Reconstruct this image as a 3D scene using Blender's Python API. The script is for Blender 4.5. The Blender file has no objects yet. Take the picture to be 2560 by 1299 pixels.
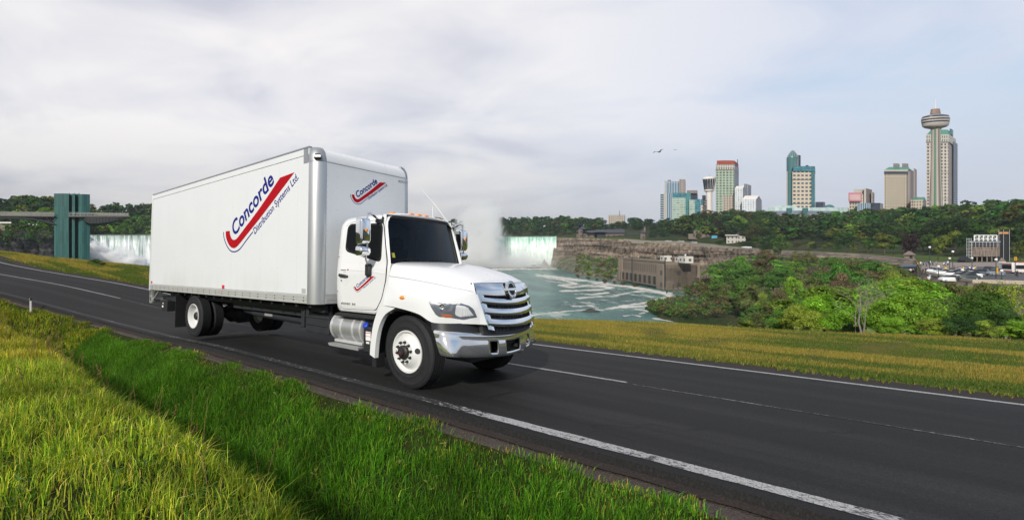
import bpy, bmesh, math, random
import numpy as np
from mathutils import Matrix, Vector
R = math.radians
random.seed(7); rng = np.random.default_rng(7)
SC = bpy.context.scene
COL = SC.collection
# ------------------------------------------------------------------ camera
F, CX, CY = 1183.0857815, 863.2435762, 600.4785519      # focal length and optical centre, in 2560-px units
cam = bpy.data.cameras.new('camera'); cam_o = bpy.data.objects.new('camera', cam); COL.objects.link(cam_o)
cam_o.location = (0, 0, 0); cam_o.rotation_euler = (R(90), 0, 0)
cam.sensor_width = 36; cam.lens = F / 2560 * 36
cam.shift_x = (1280 - CX) / 2560; cam.shift_y = (CY - 649.5) / 2560
cam.clip_start = 0.05; cam.clip_end = 9000
SC.camera = cam_o
# ------------------------------------------------------------------ sun, sky, exposure
SUN_DIR = Vector((-0.42, -0.73, 0.50)).normalized()       # towards the sun: behind and left of the camera
sun = bpy.data.lights.new('sun', 'SUN'); sun.energy = 3.5; sun.angle = R(2.0); sun.color = (1.0, 0.95, 0.85)
sun_o = bpy.data.objects.new('sun', sun); COL.objects.link(sun_o)
sun_o.rotation_euler = SUN_DIR.to_track_quat('Z', 'Y').to_euler()
W = bpy.data.worlds.new('World'); SC.world = W; W.use_nodes = True
SC.view_settings.view_transform = 'Standard'; SC.view_settings.look = 'None'
SC.view_settings.exposure = 0.0; SC.view_settings.gamma = 1.0; SC.view_settings.use_curve_mapping = False
SC.cycles.use_denoising = True
try:
    SC.cycles.denoiser = 'OPENIMAGEDENOISE'; SC.cycles.denoising_input_passes = 'RGB_ALBEDO_NORMAL'
except Exception: pass
SC.cycles.max_bounces = 8; SC.cycles.diffuse_bounces = 3; SC.cycles.transparent_max_bounces = 8
SC.cycles.volume_bounces = 16; SC.cycles.volume_step_rate = 1.0; SC.cycles.volume_max_steps = 96

class NT:
    """tiny node-tree writer"""
    def __init__(s, tree): s.t = tree; s.n = tree.nodes; s.l = tree.links
    def new(s, kind, **kw):
        n = s.n.new('ShaderNode' + kind)
        for k, v in kw.items():
            if k.startswith('_'): setattr(n, k[1:], v)
        for k, v in kw.items():
            if not k.startswith('_'):
                key = int(k[1:]) if k[0] == 'i' and k[1:].isdigit() else k.replace('__', ' ')
                s.put(n.inputs[key], v)
        return n
    def put(s, inp, v):
        if isinstance(v, bpy.types.NodeSocket): s.l.new(v, inp)
        elif isinstance(v, bpy.types.Node): s.l.new(v.outputs[0], inp)
        else:
            if hasattr(inp, 'default_value') and not isinstance(inp.default_value, (int, float)) and isinstance(v, tuple) and len(v) == 3 and len(inp.default_value) == 4: v = v + (1,)
            inp.default_value = v
    def math(s, op, a, b=0.0, c=None, clamp=False):
        n = s.n.new('ShaderNodeMath'); n.operation = op; n.use_clamp = clamp
        s.put(n.inputs[0], a); s.put(n.inputs[1], b)
        if c is not None: s.put(n.inputs[2], c)
        return n.outputs[0]
    def mix(s, f, a, b, mode='MIX'):
        n = s.n.new('ShaderNodeMix'); n.data_type = 'RGBA'; n.blend_type = mode
        s.put(n.inputs[0], f); s.put(n.inputs[6], a); s.put(n.inputs[7], b)
        return n.outputs[2]
    def noise(s, vec, scale, detail=3, rough=.55, dist=0.0):
        n = s.n.new('ShaderNodeTexNoise'); n.noise_dimensions = '3D'
        if vec is not None: s.put(n.inputs['Vector'], vec)
        n.inputs['Scale'].default_value = scale; n.inputs['Detail'].default_value = detail
        n.inputs['Roughness'].default_value = rough; n.inputs['Distortion'].default_value = dist
        return n.outputs[0]
    def ramp(s, f, stops, interp='LINEAR'):
        n = s.n.new('ShaderNodeValToRGB'); n.color_ramp.interpolation = interp
        e = n.color_ramp.elements
        while len(e) < len(stops): e.new(.5)
        for k, (p, c) in enumerate(stops):
            e[k].position = p; e[k].color = (c, c, c, 1) if isinstance(c, (int, float)) else tuple(c) + (1,)
        s.put(n.inputs[0], f); return n.outputs[0]
    def mapv(s, vec, scale=(1, 1, 1), loc=(0, 0, 0), rot=(0, 0, 0)):
        n = s.n.new('ShaderNodeMapping'); s.put(n.inputs[0], vec)
        n.inputs['Location'].default_value = loc; n.inputs['Rotation'].default_value = rot; n.inputs['Scale'].default_value = scale
        return n.outputs[0]
    def sep(s, vec):
        n = s.n.new('ShaderNodeSeparateXYZ'); s.put(n.inputs[0], vec); return n.outputs
    def step(s, v, lo, hi):
        n = s.n.new('ShaderNodeMapRange'); n.interpolation_type = 'SMOOTHSTEP'
        s.put(n.inputs[0], v); s.put(n.inputs[1], lo); s.put(n.inputs[2], hi); return n.outputs[0]

# world: clear Nishita sky behind a broken, bright cloud deck
w = NT(W.node_tree); w.n.clear()
sky = w.new('TexSky', _sky_type='NISHITA', _sun_disc=False, _sun_elevation=math.asin(SUN_DIR.z),
            _sun_rotation=math.atan2(SUN_DIR.x, SUN_DIR.y), _altitude=180.0, _air_density=1.2, _dust_density=1.5)
tc = w.new('TexCoord'); d = w.sep(tc.outputs['Generated'])
zz = w.math('ADD', w.math('MAXIMUM', d[2], 0.0), 0.22)
cmb = w.new('CombineXYZ', X=w.math('DIVIDE', d[0], zz), Y=w.math('DIVIDE', d[1], zz), Z=0.0)
big = w.noise(w.mapv(cmb, (.55, .9, 1), (2.3, 1.1, 0)), 0.75, 4, .5, .3)
fine = w.noise(w.mapv(cmb, (1.0, 1.25, 1), (5.3, 3.7, 1), (0, 0, .35)), 1.5, 5, .52, .5)
cl = w.math('ADD', w.math('MULTIPLY', big, .62), w.math('MULTIPLY', fine, .38))
shade = w.ramp(cl, [(.37, (.50, .51, .58)), (.44, (.66, .66, .735)), (.50, (.82, .81, .85)), (.58, (.98, .945, .93))])
low = w.step(d[2], -.02, .27)                              # the deck darkens towards the horizon, as seen through more cloud
shade = w.mix(low, w.mix(.68, shade, (.47, .455, .465)), shade)
shade = w.mix(w.math('MULTIPLY', w.step(d[0], .15, .85), .60), shade, (.56, .64, .83))
shade = w.mix(w.math('MULTIPLY', w.step(d[1], .15, -.45), .55), shade, (.22, .235, .27))   # added darkening of the unseen sky behind the viewer, cutting the fill light
az = w.math('ADD', w.math('MULTIPLY', d[0], 1.0), w.math('MULTIPLY', d[1], -.35))
thin = w.math('MULTIPLY', w.math('MULTIPLY', w.step(az, .05, .75), w.step(d[2], .06, .3)), w.step(cl, .62, .42))   # thinner cloud to the right lets the blue through
cloud = w.new('Background', Color=shade, Strength=1.02)
blue = w.new('Background', Color=sky, Strength=0.15)
mx = w.n.new('ShaderNodeMixShader')
w.put(mx.inputs[0], w.math('SUBTRACT', .93, w.math('MULTIPLY', thin, .8))); w.put(mx.inputs[1], blue); w.put(mx.inputs[2], cloud)
wo = w.new('OutputWorld'); w.l.new(mx.outputs[0], wo.inputs[0])

# ------------------------------------------------------------------ materials
MATS = {}
def newmat(name):
    m = bpy.data.materials.new(name); m.use_nodes = True; nt = NT(m.node_tree); nt.n.clear()
    MATS[name] = m; return m, nt
def finish(nt, bsdf, disp=None):
    o = nt.new('OutputMaterial'); nt.l.new(bsdf.outputs[0], o.inputs[0])
def bump(nt, h, dist, strength=1.0):
    b = nt.n.new('ShaderNodeBump'); b.inputs['Strength'].default_value = strength; b.inputs['Distance'].default_value = dist
    nt.put(b.inputs['Height'], h); return b.outputs[0]
def simple(name, col, rough=.5, metal=0.0, var=.12, scale=6.0, bmp=0.0, coat=0.0, spec=.5, rvar=.1, emis=None):
    m, nt = newmat(name)
    tc = nt.new('TexCoord'); no = nt.noise(tc.outputs['Object'], scale, 4)
    c = nt.mix(no, tuple(max(0, x * (1 - var)) for x in col) + (1,), tuple(min(1, x * (1 + var)) for x in col) + (1,))
    ro = nt.math('ADD', rough - rvar / 2, nt.math('MULTIPLY', no, rvar), clamp=True)
    b = nt.new('BsdfPrincipled', Base__Color=c, Roughness=ro, Metallic=metal)
    b.inputs['Coat Weight'].default_value = coat; b.inputs['Coat Roughness'].default_value = .05
    b.inputs['Specular IOR Level'].default_value = spec
    if bmp: nt.put(b.inputs['Normal'], bump(nt, nt.noise(tc.outputs['Object'], scale * 4, 4), bmp))
    finish(nt, b); return m

# ------------------------------------------------------------------ mesh builder
class MB:
    def __init__(s): s.v = []; s.f = []; s.m = []; s.n = 0
    def add(s, vs, fs, mi=0, mtx=None):
        vs = [Vector(p) for p in vs]
        if mtx is not None: vs = [mtx @ p for p in vs]
        s.v += [tuple(p) for p in vs]; s.f += [tuple(i + s.n for i in q) for q in fs]; s.m += [mi] * len(fs); s.n += len(vs)
        return s
    def box(s, c, size, mi=0, mtx=None, taper=1.0):
        x, y, z = (q / 2 for q in size); t = taper
        vs = [(-x, -y, -z), (x, -y, -z), (x, y, -z), (-x, y, -z), (-x * t, -y * t, z), (x * t, -y * t, z), (x * t, y * t, z), (-x * t, y * t, z)]
        vs = [(a + c[0], b + c[1], e + c[2]) for a, b, e in vs]
        return s.add(vs, [(3, 2, 1, 0), (4, 5, 6, 7), (0, 1, 5, 4), (1, 2, 6, 5), (2, 3, 7, 6), (3, 0, 4, 7)], mi, mtx)
    def b2(s, x0, x1, y0, y1, z0, z1, mi=0, mtx=None):
        return s.box(((x0 + x1) / 2, (y0 + y1) / 2, (z0 + z1) / 2), (abs(x1 - x0), abs(y1 - y0), abs(z1 - z0)), mi, mtx)
    def cyl(s, p0, p1, r0, r1=None, n=16, mi=0, caps=True):
        p0, p1 = Vector(p0), Vector(p1); r1 = r0 if r1 is None else r1
        q = (p1 - p0).to_track_quat('Z', 'Y'); vs = []
        for p, r in ((p0, r0), (p1, r1)):
            vs += [p + q @ Vector((r * math.cos(2 * math.pi * k / n), r * math.sin(2 * math.pi * k / n), 0)) for k in range(n)]
        fs = [(k, (k + 1) % n, n + (k + 1) % n, n + k) for k in range(n)]
        if caps: fs += [tuple(range(n - 1, -1, -1)), tuple(range(n, 2 * n))]
        return s.add(vs, fs, mi)
    def tube(s, pts, r, n=8, mi=0, caps=True):
        pts = [Vector(p) for p in pts]; rs = r if isinstance(r, (list, tuple)) else [r] * len(pts); vs = []
        for k, p in enumerate(pts):
            t = (pts[min(k + 1, len(pts) - 1)] - pts[max(k - 1, 0)]); q = t.to_track_quat('Z', 'Y')
            vs += [p + q @ Vector((rs[k] * math.cos(2 * math.pi * j / n), rs[k] * math.sin(2 * math.pi * j / n), 0)) for j in range(n)]
        fs = [(k * n + j, k * n + (j + 1) % n, (k + 1) * n + (j + 1) % n, (k + 1) * n + j) for k in range(len(pts) - 1) for j in range(n)]
        if caps: fs += [tuple(range(n - 1, -1, -1)), tuple(range((len(pts) - 1) * n, len(pts) * n))]
        return s.add(vs, fs, mi)
    def lathe(s, prof, c=(0, 0, 0), axis=(0, 0, 1), n=32, mi=0, mis=None, sx=1.0):
        q = Vector(axis).to_track_quat('Z', 'Y'); c = Vector(c); vs = []
        for r, h in prof:
            vs += [c + q @ Vector((r * math.cos(2 * math.pi * k / n) * sx, r * math.sin(2 * math.pi * k / n), h)) for k in range(n)]
        for k in range(len(prof) - 1):
            s.add(vs[k * n:(k + 2) * n], [(j, (j + 1) % n, n + (j + 1) % n, n + j) for j in range(n)], mis[k] if mis else mi)
        return s
    def grid(s, rows, mi=0, flip=False, closed=False):
        nr, nc = len(rows), len(rows[0]); vs = [p for r in rows for p in r]
        fs = []
        for i in range(nr - 1):
            for j in range(nc if closed else nc - 1):
                q = (i * nc + j, i * nc + (j + 1) % nc, (i + 1) * nc + (j + 1) % nc, (i + 1) * nc + j)
                fs.append(q[::-1] if flip else q)
        return s.add(vs, fs, mi)
    def prism(s, poly, axis, a, b, mi=0, mtx=None):
        """poly: 2-D outline; axis 0/1/2 = extrusion axis, from a to b"""
        n = len(poly)
        def p3(p, h): return {0: (h, p[0], p[1]), 1: (p[0], h, p[1]), 2: (p[0], p[1], h)}[axis]
        vs = [p3(p, a) for p in poly] + [p3(p, b) for p in poly]
        fs = [(k, (k + 1) % n, n + (k + 1) % n, n + k) for k in range(n)] + [tuple(range(n - 1, -1, -1)), tuple(range(n, 2 * n))]
        return s.add(vs, fs, mi, mtx)
    def build(s, name, mats, parent=None, smooth=35, bevel=0, seg=2, loc=None, subsurf=0, norm=True):
        me = bpy.data.meshes.new(name); me.from_pydata(s.v, [], s.f); me.update()
        mats = mats if isinstance(mats, (list, tuple)) else [mats]
        for m in mats: me.materials.append(MATS[m] if isinstance(m, str) else m)
        me.polygons.foreach_set('material_index', np.array(s.m, np.int32))
        if norm:
            bm = bmesh.new(); bm.from_mesh(me); bmesh.ops.remove_doubles(bm, verts=bm.verts, dist=1e-5)
            bmesh.ops.recalc_face_normals(bm, faces=bm.faces); bm.to_mesh(me); bm.free()
        if smooth:
            me.polygons.foreach_set('use_smooth', np.ones(len(me.polygons), bool)); me.set_sharp_from_angle(angle=R(smooth))
        o = bpy.data.objects.new(name, me); COL.objects.link(o)
        if parent is not None: o.parent = parent
        if loc is not None: o.location = loc
        if bevel:
            b = o.modifiers.new('bevel', 'BEVEL'); b.width = bevel; b.segments = seg; b.limit_method = 'ANGLE'; b.angle_limit = R(40)
        if subsurf:
            u = o.modifiers.new('sub', 'SUBSURF'); u.levels = subsurf; u.render_levels = subsurf
        return o
def npmesh(name, V, faces_list, mats, parent=None, colors=None, uv=None, smooth=False, midx=None):
    """fast mesh: V (n,3), faces_list = list of (m,k) int arrays"""
    me = bpy.data.meshes.new(name); V = np.asarray(V, np.float32)
    me.vertices.add(len(V)); me.vertices.foreach_set('co', V.ravel())
    loops = np.concatenate([f.ravel() for f in faces_list]).astype(np.int32)
    tot = np.concatenate([np.full(len(f), f.shape[1]) for f in faces_list]).astype(np.int32)
    st = np.concatenate([[0], np.cumsum(tot)[:-1]]).astype(np.int32)
    me.loops.add(len(loops)); me.loops.foreach_set('vertex_index', loops)
    me.polygons.add(len(tot)); me.polygons.foreach_set('loop_start', st); me.polygons.foreach_set('loop_total', tot)
    mats = mats if isinstance(mats, (list, tuple)) else [mats]
    for m in mats: me.materials.append(MATS[m] if isinstance(m, str) else m)
    if midx is not None: me.polygons.foreach_set('material_index', np.asarray(midx, np.int32))
    me.polygons.foreach_set('use_smooth', np.full(len(tot), bool(smooth)))
    me.update(calc_edges=True)
    if colors is not None:
        a = me.color_attributes.new('tint', 'FLOAT_COLOR', 'POINT'); a.data.foreach_set('color', np.asarray(colors, np.float32).ravel())
    if uv is not None:
        l = me.uv_layers.new(name='site'); l.data.foreach_set('uv', np.asarray(uv, np.float32)[loops].ravel())
    o = bpy.data.objects.new(name, me); COL.objects.link(o)
    if parent is not None: o.parent = parent
    return o
def tag(o, label=None, cat=None, group=None, kind=None):
    if label: o['label'] = label
    if cat: o['category'] = cat
    if group: o['group'] = group
    if kind: o['kind'] = kind
    return o
def empty(name, loc=(0, 0, 0), rz=0.0, label=None, cat=None, group=None, mtx=None):
    o = bpy.data.objects.new(name, None); COL.objects.link(o); o.empty_display_size = .3
    if mtx is not None: o.matrix_world = mtx
    else: o.location = loc; o.rotation_euler = (0, 0, rz)
    return tag(o, label, cat, group)
def at(u, v, D): return Vector(((u - CX) / F * D, D, -(v - CY) / F * D))   # a point D metres ahead along a line of sight
def lerp_tab(tab, x): return float(np.interp(x, [p[0] for p in tab], [p[1] for p in tab]))

# ------------------------------------------------------------------ road site frame (the road is slightly tilted and climbs away to the left)
SM = Matrix(((0.6712331147, 0.7411850215, 0.0095325564, 1.73512505), (-0.7399758128, 0.6692745669, 0.0671368047, 7.5843639),
             (0.0433808965, -0.0521183077, 0.9976982408, -2.18988604), (0, 0, 0, 1)))
SMn = np.array(SM)
KX = [-200, -60, -40, -28, -20, -14, -9, -5, 0, 8, 60]
KE = [23, 7.166, 4.716, 2.126, .883, -.028, -.21, 0, 0, 0, 0]
KC = [-45, -16.39, -12.076, -7.816, -3.045, -.244, .436, 0, 0, 0, 0]
def hermite(xk, yk):
    xk = np.array(xk, float); yk = np.array(yk, float); s = np.diff(yk) / np.diff(xk)
    m = np.concatenate([[s[0]], [(s[i] * (xk[i + 1] - xk[i]) + s[i + 1] * (xk[i + 2] - xk[i + 1])) / (xk[i + 2] - xk[i]) for i in range(len(s) - 1)], [s[-1]]])
    def fn(x):
        x = np.clip(np.asarray(x, float), xk[0], xk[-1]); i = np.clip(np.searchsorted(xk, x) - 1, 0, len(xk) - 2)
        h = xk[i + 1] - xk[i]; t = (x - xk[i]) / h
        return (2*t**3-3*t**2+1)*yk[i] + (t**3-2*t**2+t)*h*m[i] + (-2*t**3+3*t**2)*yk[i+1] + (t**3-t**2)*h*m[i+1]
    return fn
road_e = hermite(KX, KE); road_c = hermite(KX, KC)
NEAR_PROF = [(-60, .5), (-12, .3), (-6.5, .05), (-5.2, -.02), (-4.6, -.10), (-4.25, -.26), (-3.85, -.72), (-3.5, -.86), (-3.2, -.78), (-2.6, -.42), (-2.15, -.15), (-1.95, -.075), (-1.72, -.055), (-1.66, -.05)]
near_z = hermite([p[0] for p in NEAR_PROF], [p[1] for p in NEAR_PROF])
def hnoise(X, Y, s, seed=0):
    X = np.asarray(X, float) / s; Y = np.asarray(Y, float) / s
    def h(i, j): 
        k = (np.sin(i * 127.1 + j * 311.7 + seed * 17.3) * 43758.5453); return k - np.floor(k)
    i, j = np.floor(X), np.floor(Y); a, b = X - i, Y - j; a = a*a*(3-2*a); b = b*b*(3-2*b)
    return (h(i, j)*(1-a)+h(i+1, j)*a)*(1-b) + (h(i, j+1)*(1-a)+h(i+1, j+1)*a)*b
def site(X, d, z=0.0, follow=True):
    """site coordinates (along, across from the road line, height) -> world, vectorised"""
    X = np.asarray(X, float); d = np.asarray(d, float)
    Y = d + road_c(X); Z = road_e(X) + z
    P = np.stack(np.broadcast_arrays(X, Y, Z, np.ones_like(X + d)), -1)
    return (P @ SMn.T)[..., :3]
def bank_z(X, d):
    z = near_z(d); g = np.clip((-2.0 - d) / .8, 0, 1)
    return z + g * ((hnoise(X, d, 1.7, 1) - .5) * .16 + (hnoise(X, d, .6, 2) - .5) * .07) 
# ------------------------------------------------------------------ ground materials
def uvnode(nt):
    n = nt.n.new('ShaderNodeUVMap'); n.uv_map = 'site'; return n.outputs[0]
m, nt = newmat('asphalt')
uv = uvnode(nt); g = nt.noise(uv, 95, 3, .75); g2 = nt.noise(uv, 38, 2, .6)
tracks = nt.noise(nt.mapv(uv, (.05, 1.6, 1)), 1.0, 3, .6); patch = nt.noise(nt.mapv(uv, (.35, .9, 1)), .8, 5, .6)
c = nt.ramp(nt.math('ADD', nt.math('MULTIPLY', g, .6), nt.math('MULTIPLY', g2, .4)), [(.34, .003), (.5, .0125), (.62, .027), (.72, .075)])
c = nt.mix(1.0, c, nt.ramp(nt.math('ADD', nt.math('MULTIPLY', tracks, .65), nt.math('MULTIPLY', patch, .35)), [(.32, .50), (.5, .95), (.68, 1.9)]), 'MULTIPLY')
vc = nt.n.new('ShaderNodeTexVoronoi'); vc.feature = 'DISTANCE_TO_EDGE'; nt.put(vc.inputs[0], nt.mapv(nt.mix(.12, uv, nt.noise(uv, 3, 4)), (.22, .5, 1))); vc.inputs['Scale'].default_value = 1.0
ck = nt.math('MULTIPLY', nt.step(vc.outputs[0], .010, .002), nt.step(patch, .48, .56)); c = nt.mix(nt.math('MULTIPLY', ck, .8), c, (.006, .006, .006, 1))
b = nt.new('BsdfPrincipled', Base__Color=c, Roughness=nt.math('ADD', .72, nt.math('MULTIPLY', g2, .2)))
b.inputs['Specular IOR Level'].default_value = .3
nt.put(b.inputs['Normal'], bump(nt, nt.math('ADD', nt.math('MULTIPLY', g, .6), g2), .006)); finish(nt, b)

def paint_line(name, worn_lo, worn_hi, bright, crack=24):
    """road paint with the asphalt showing through where it has worn off; wear follows the run of the line (uv x)"""
    m, nt = newmat(name); uv = uvnode(nt); s = nt.sep(uv)
    n1 = nt.noise(nt.mapv(uv, (.55, 1, 1)), crack, 4, .7); n2 = nt.noise(nt.mapv(uv, (.3, .4, 1)), 2.2, 3, .6)
    vor = nt.n.new('ShaderNodeTexVoronoi'); vor.feature = 'DISTANCE_TO_EDGE'; nt.put(vor.inputs[0], nt.mapv(uv, (.7, 1, 1))); vor.inputs['Scale'].default_value = 48
    wear = nt.math('ADD', nt.math('MULTIPLY', n1, .75), nt.math('MULTIPLY', n2, .35))
    if worn_lo == worn_hi: th = nt.math('ADD', worn_lo, 0.0)
    else:                                              # worn hardest where the trucks cross the line, whole further on
        th = nt.math('ADD', worn_hi, nt.math('MULTIPLY', nt.math('SUBTRACT', worn_lo, worn_hi), nt.step(s[0], .6, 1.7)))
        th = nt.math('ADD', th, nt.math('MULTIPLY', nt.step(s[0], -8.0, -14.0), .05))
    keep = nt.step(nt.math('SUBTRACT', wear, th), -.035, .035)
    keep = nt.math('MULTIPLY', keep, nt.step(vor.outputs[0], .005, .06))
    g = nt.noise(uv, 120, 3, .7)
    col = nt.mix(keep, nt.ramp(g, [(.35, .012), (.65, .06)]), nt.mix(g, (bright * .75,) * 3, (bright * 1.1,) * 3))
    b = nt.new('BsdfPrincipled', Base__Color=col, Roughness=.75); b.inputs['Specular IOR Level'].default_value = .3
    nt.put(b.inputs['Normal'], bump(nt, nt.math('ADD', keep, g), .003)); finish(nt, b)
paint_line('edge_paint_worn', .50, .632, .52); paint_line('edge_paint', .34, .34, .46, 30); paint_line('centre_paint', .43, .43, .44, 34); paint_line('centre_thin', .575, .575, .36, 30)

m, nt = newmat('gravel'); uv = uvnode(nt)
vor = nt.n.new('ShaderNodeTexVoronoi'); nt.put(vor.inputs[0], uv); vor.inputs['Scale'].default_value = 42
n1 = nt.noise(uv, 3.0, 5, .65); n2 = nt.noise(uv, 70, 3, .7)
c = nt.mix(n1, (.030, .020, .015, 1), (.095, .068, .056, 1)); c = nt.mix(nt.math('MULTIPLY', vor.outputs[1], .45), c, (.15, .125, .115, 1))
c = nt.mix(1.0, c, nt.ramp(n2, [(.3, .35), (.65, 1.3)]), 'MULTIPLY')
b = nt.new('BsdfPrincipled', Base__Color=c, Roughness=.95); nt.put(b.inputs['Normal'], bump(nt, nt.math('ADD', n2, vor.outputs[0]), .02)); finish(nt, b)
m, nt = newmat('dirt_and_edge_shade'); uv = uvnode(nt); n1 = nt.noise(uv, 3.0, 5, .65); n2 = nt.noise(uv, 45, 4, .7)
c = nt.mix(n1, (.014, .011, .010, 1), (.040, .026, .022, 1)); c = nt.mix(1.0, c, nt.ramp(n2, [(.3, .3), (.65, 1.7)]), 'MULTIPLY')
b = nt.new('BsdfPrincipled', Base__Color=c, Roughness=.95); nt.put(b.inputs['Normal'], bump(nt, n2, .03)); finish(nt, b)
m, nt = newmat('turf'); tcn = nt.new('TexCoord'); n1 = nt.noise(tcn.outputs['Object'], .9, 5, .6); n2 = nt.noise(tcn.outputs['Object'], 30, 3, .7)
c = nt.mix(n1, (.010, .020, .004, 1), (.035, .040, .010, 1)); c = nt.mix(1.0, c, nt.ramp(n2, [(.3, .4), (.65, 1.4)]), 'MULTIPLY')
b = nt.new('BsdfPrincipled', Base__Color=c, Roughness=1.0); b.inputs['Specular IOR Level'].default_value = .1; finish(nt, b)
m, nt = newmat('meadow_turf'); tcn = nt.new('TexCoord'); n1 = nt.noise(nt.mapv(tcn.outputs['Object'], (.25, .8, 1), rot=(0, 0, .6)), .9, 5, .6); n2 = nt.noise(tcn.outputs['Object'], 14, 3, .7)
c = nt.mix(n1, (.030, .060, .010, 1), (.15, .12, .022, 1)); c = nt.mix(1.0, c, nt.ramp(n2, [(.3, .5), (.65, 1.4)]), 'MULTIPLY')
b = nt.new('BsdfPrincipled', Base__Color=c, Roughness=1.0); b.inputs['Specular IOR Level'].default_value = .1; finish(nt, b)
m, nt = newmat('scrub_ground'); tcn = nt.new('TexCoord'); n1 = nt.noise(tcn.outputs['Object'], .05, 6, .65); n2 = nt.noise(tcn.outputs['Object'], .9, 4, .7)
c = nt.mix(nt.ramp(n1, [(.38, 0.), (.62, 1.)]), (.020, .040, .010, 1), (.050, .052, .026, 1)); c = nt.mix(1.0, c, nt.ramp(n2, [(.3, .55), (.7, 1.5)]), 'MULTIPLY')
b = nt.new('BsdfPrincipled', Base__Color=c, Roughness=1.0); b.inputs['Specular IOR Level'].default_value = .1; finish(nt, b)
m, nt = newmat('lawn'); tcn = nt.new('TexCoord'); n1 = nt.noise(tcn.outputs['Object'], .06, 5, .65)
c = nt.mix(n1, (.045, .085, .016, 1), (.10, .13, .035, 1))
b = nt.new('BsdfPrincipled', Base__Color=c, Roughness=1.0); b.inputs['Specular IOR Level'].default_value = .1; finish(nt, b)
def rock_mat(name, a, c2, dark, sc=1.0):
    m, nt = newmat(name); tcn = nt.new('TexCoord'); P = tcn.outputs['Object']
    lay = nt.noise(nt.mapv(P, (.012 * sc, .012 * sc, .32 * sc)), 1.0, 6, .62, .4); blk = nt.noise(nt.mapv(P, (.16 * sc, .16 * sc, .05 * sc)), 1.0, 5, .6)
    st = nt.noise(nt.mapv(P, (.35 * sc, .35 * sc, .22 * sc)), 1.0, 4, .7)
    c = nt.mix(nt.ramp(lay, [(.36, 0.), (.60, 1.)]), a, c2); c = nt.mix(nt.ramp(blk, [(.46, 0.), (.70, .6)]), c, dark)
    c = nt.mix(1.0, c, nt.ramp(st, [(.34, .35), (.5, .9), (.64, 1.35)]), 'MULTIPLY')
    b = nt.new('BsdfPrincipled', Base__Color=c, Roughness=.95); nt.put(b.inputs['Normal'], bump(nt, nt.math('ADD', lay, nt.math('MULTIPLY', st, .6)), 2.0)); finish(nt, b)
rock_mat('cliff_rock', (.080, .062, .050, 1), (.29, .225, .17, 1), (.050, .055, .036, 1))
rock_mat('shale', (.030, .032, .034, 1), (.085, .080, .080, 1), (.016, .022, .012, 1), 1.3)
rock_mat('talus', (.10, .115, .055, 1), (.19, .165, .125, 1), (.055, .075, .03, 1), .5)

# ------------------------------------------------------------------ road, markings, verges
XS = np.concatenate([np.linspace(-150, -62, 12), np.linspace(-60, -12, 80), np.linspace(-11.5, 7, 60), np.linspace(7.5, 45, 20)])
def strip(name, xs, ds, zs, mat, jitter=None, kind='structure'):
    xs = np.asarray(xs, float); rows = []; uvs = []
    for k, (dd, zz_) in enumerate(zip(ds, zs)):
        D = np.full_like(xs, dd)
        if jitter and jitter[k]: D = D + (hnoise(xs, xs * 0 + k, .35, 3 + k) - .5) * jitter[k] + (hnoise(xs, xs * 0 + k, .09, 9 + k) - .5) * jitter[k] * .5
        rows.append(site(xs, D, zz_)); uvs.append(np.stack([xs, D], -1))
    n, mcount = len(ds), len(xs); V = np.concatenate(rows); U = np.concatenate(uvs)
    i = np.arange(n - 1)[:, None] * mcount + np.arange(mcount - 1)[None]
    Fq = np.stack([i, i + 1, i + mcount + 1, i + mcount], -1).reshape(-1, 4)
    o = npmesh(name, V, [Fq], mat, uv=U); return tag(o, kind=kind)
fineX = np.concatenate([np.linspace(-150, -40, 60), np.linspace(-39.8, -12, 240), np.linspace(-11.9, 7, 420), np.linspace(7.2, 45, 60)])
road = strip('road', fineX, [-1.70, -1.66, -1.0, 1.7, 4.0, 4.70, 4.74], [-.07, 0, 0, 0, 0, 0, -.05], 'asphalt', [.02, .02, 0, 0, 0, .03, .03])
strip('road_edge_line', fineX, [-1.51, -1.33], [.004, .004], 'edge_paint_worn', [.02, .02])
strip('road_edge_line', fineX, [4.39, 4.51], [.004, .004], 'edge_paint', [.012, .012])
strip('road_centre_line', fineX, [1.690, 1.722], [.004, .004], 'centre_thin', [.01, .01])
for a, b_ in ((-34.0, -17.3), (-4.9, 1.95), (26, 33)):
    strip('road_centre_line', np.linspace(a, b_, 160), [1.728, 1.815], [.004, .004], 'centre_paint', [.012, .012])
strip('gravel_verge', fineX, [-2.5, -2.2, -1.95, -1.69], [-.62, -.27, -.11, -.10], 'gravel', [0, .05, .03, .0])
SHO = 5.30
strip('road_edge_shade', fineX, [-1.80, -1.695], [-.085, -.062], 'dirt_and_edge_shade', [.03, .01])  # strip paints the asphalt overhang's shadow, using the shoulder's dirt colour
strip('dirt_shoulder', fineX, [4.70, 4.95, SHO, 5.9], [-.02, -.03, -.02, -.09], 'dirt_and_edge_shade', [.02, .06, .08, 0])
# near bank with the ditch; reaches far behind the camera
dd = np.concatenate([np.linspace(-60, -8, 14), np.linspace(-7.6, -2.05, 60)]); xx = np.concatenate([np.linspace(-150, -40, 40), np.linspace(-39.5, -12, 90), np.linspace(-11.8, 8, 150), np.linspace(8.5, 45, 30)])
XX, DD = np.meshgrid(xx, dd); V = site(XX.ravel(), DD.ravel(), bank_z(XX.ravel(), DD.ravel()))
i = np.arange(len(dd) - 1)[:, None] * len(xx) + np.arange(len(xx) - 1)[None]
bank = tag(npmesh('bank', V, [np.stack([i, i + 1, i + len(xx) + 1, i + len(xx)], -1).reshape(-1, 4)], 'turf', smooth=True), kind='structure')

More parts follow.
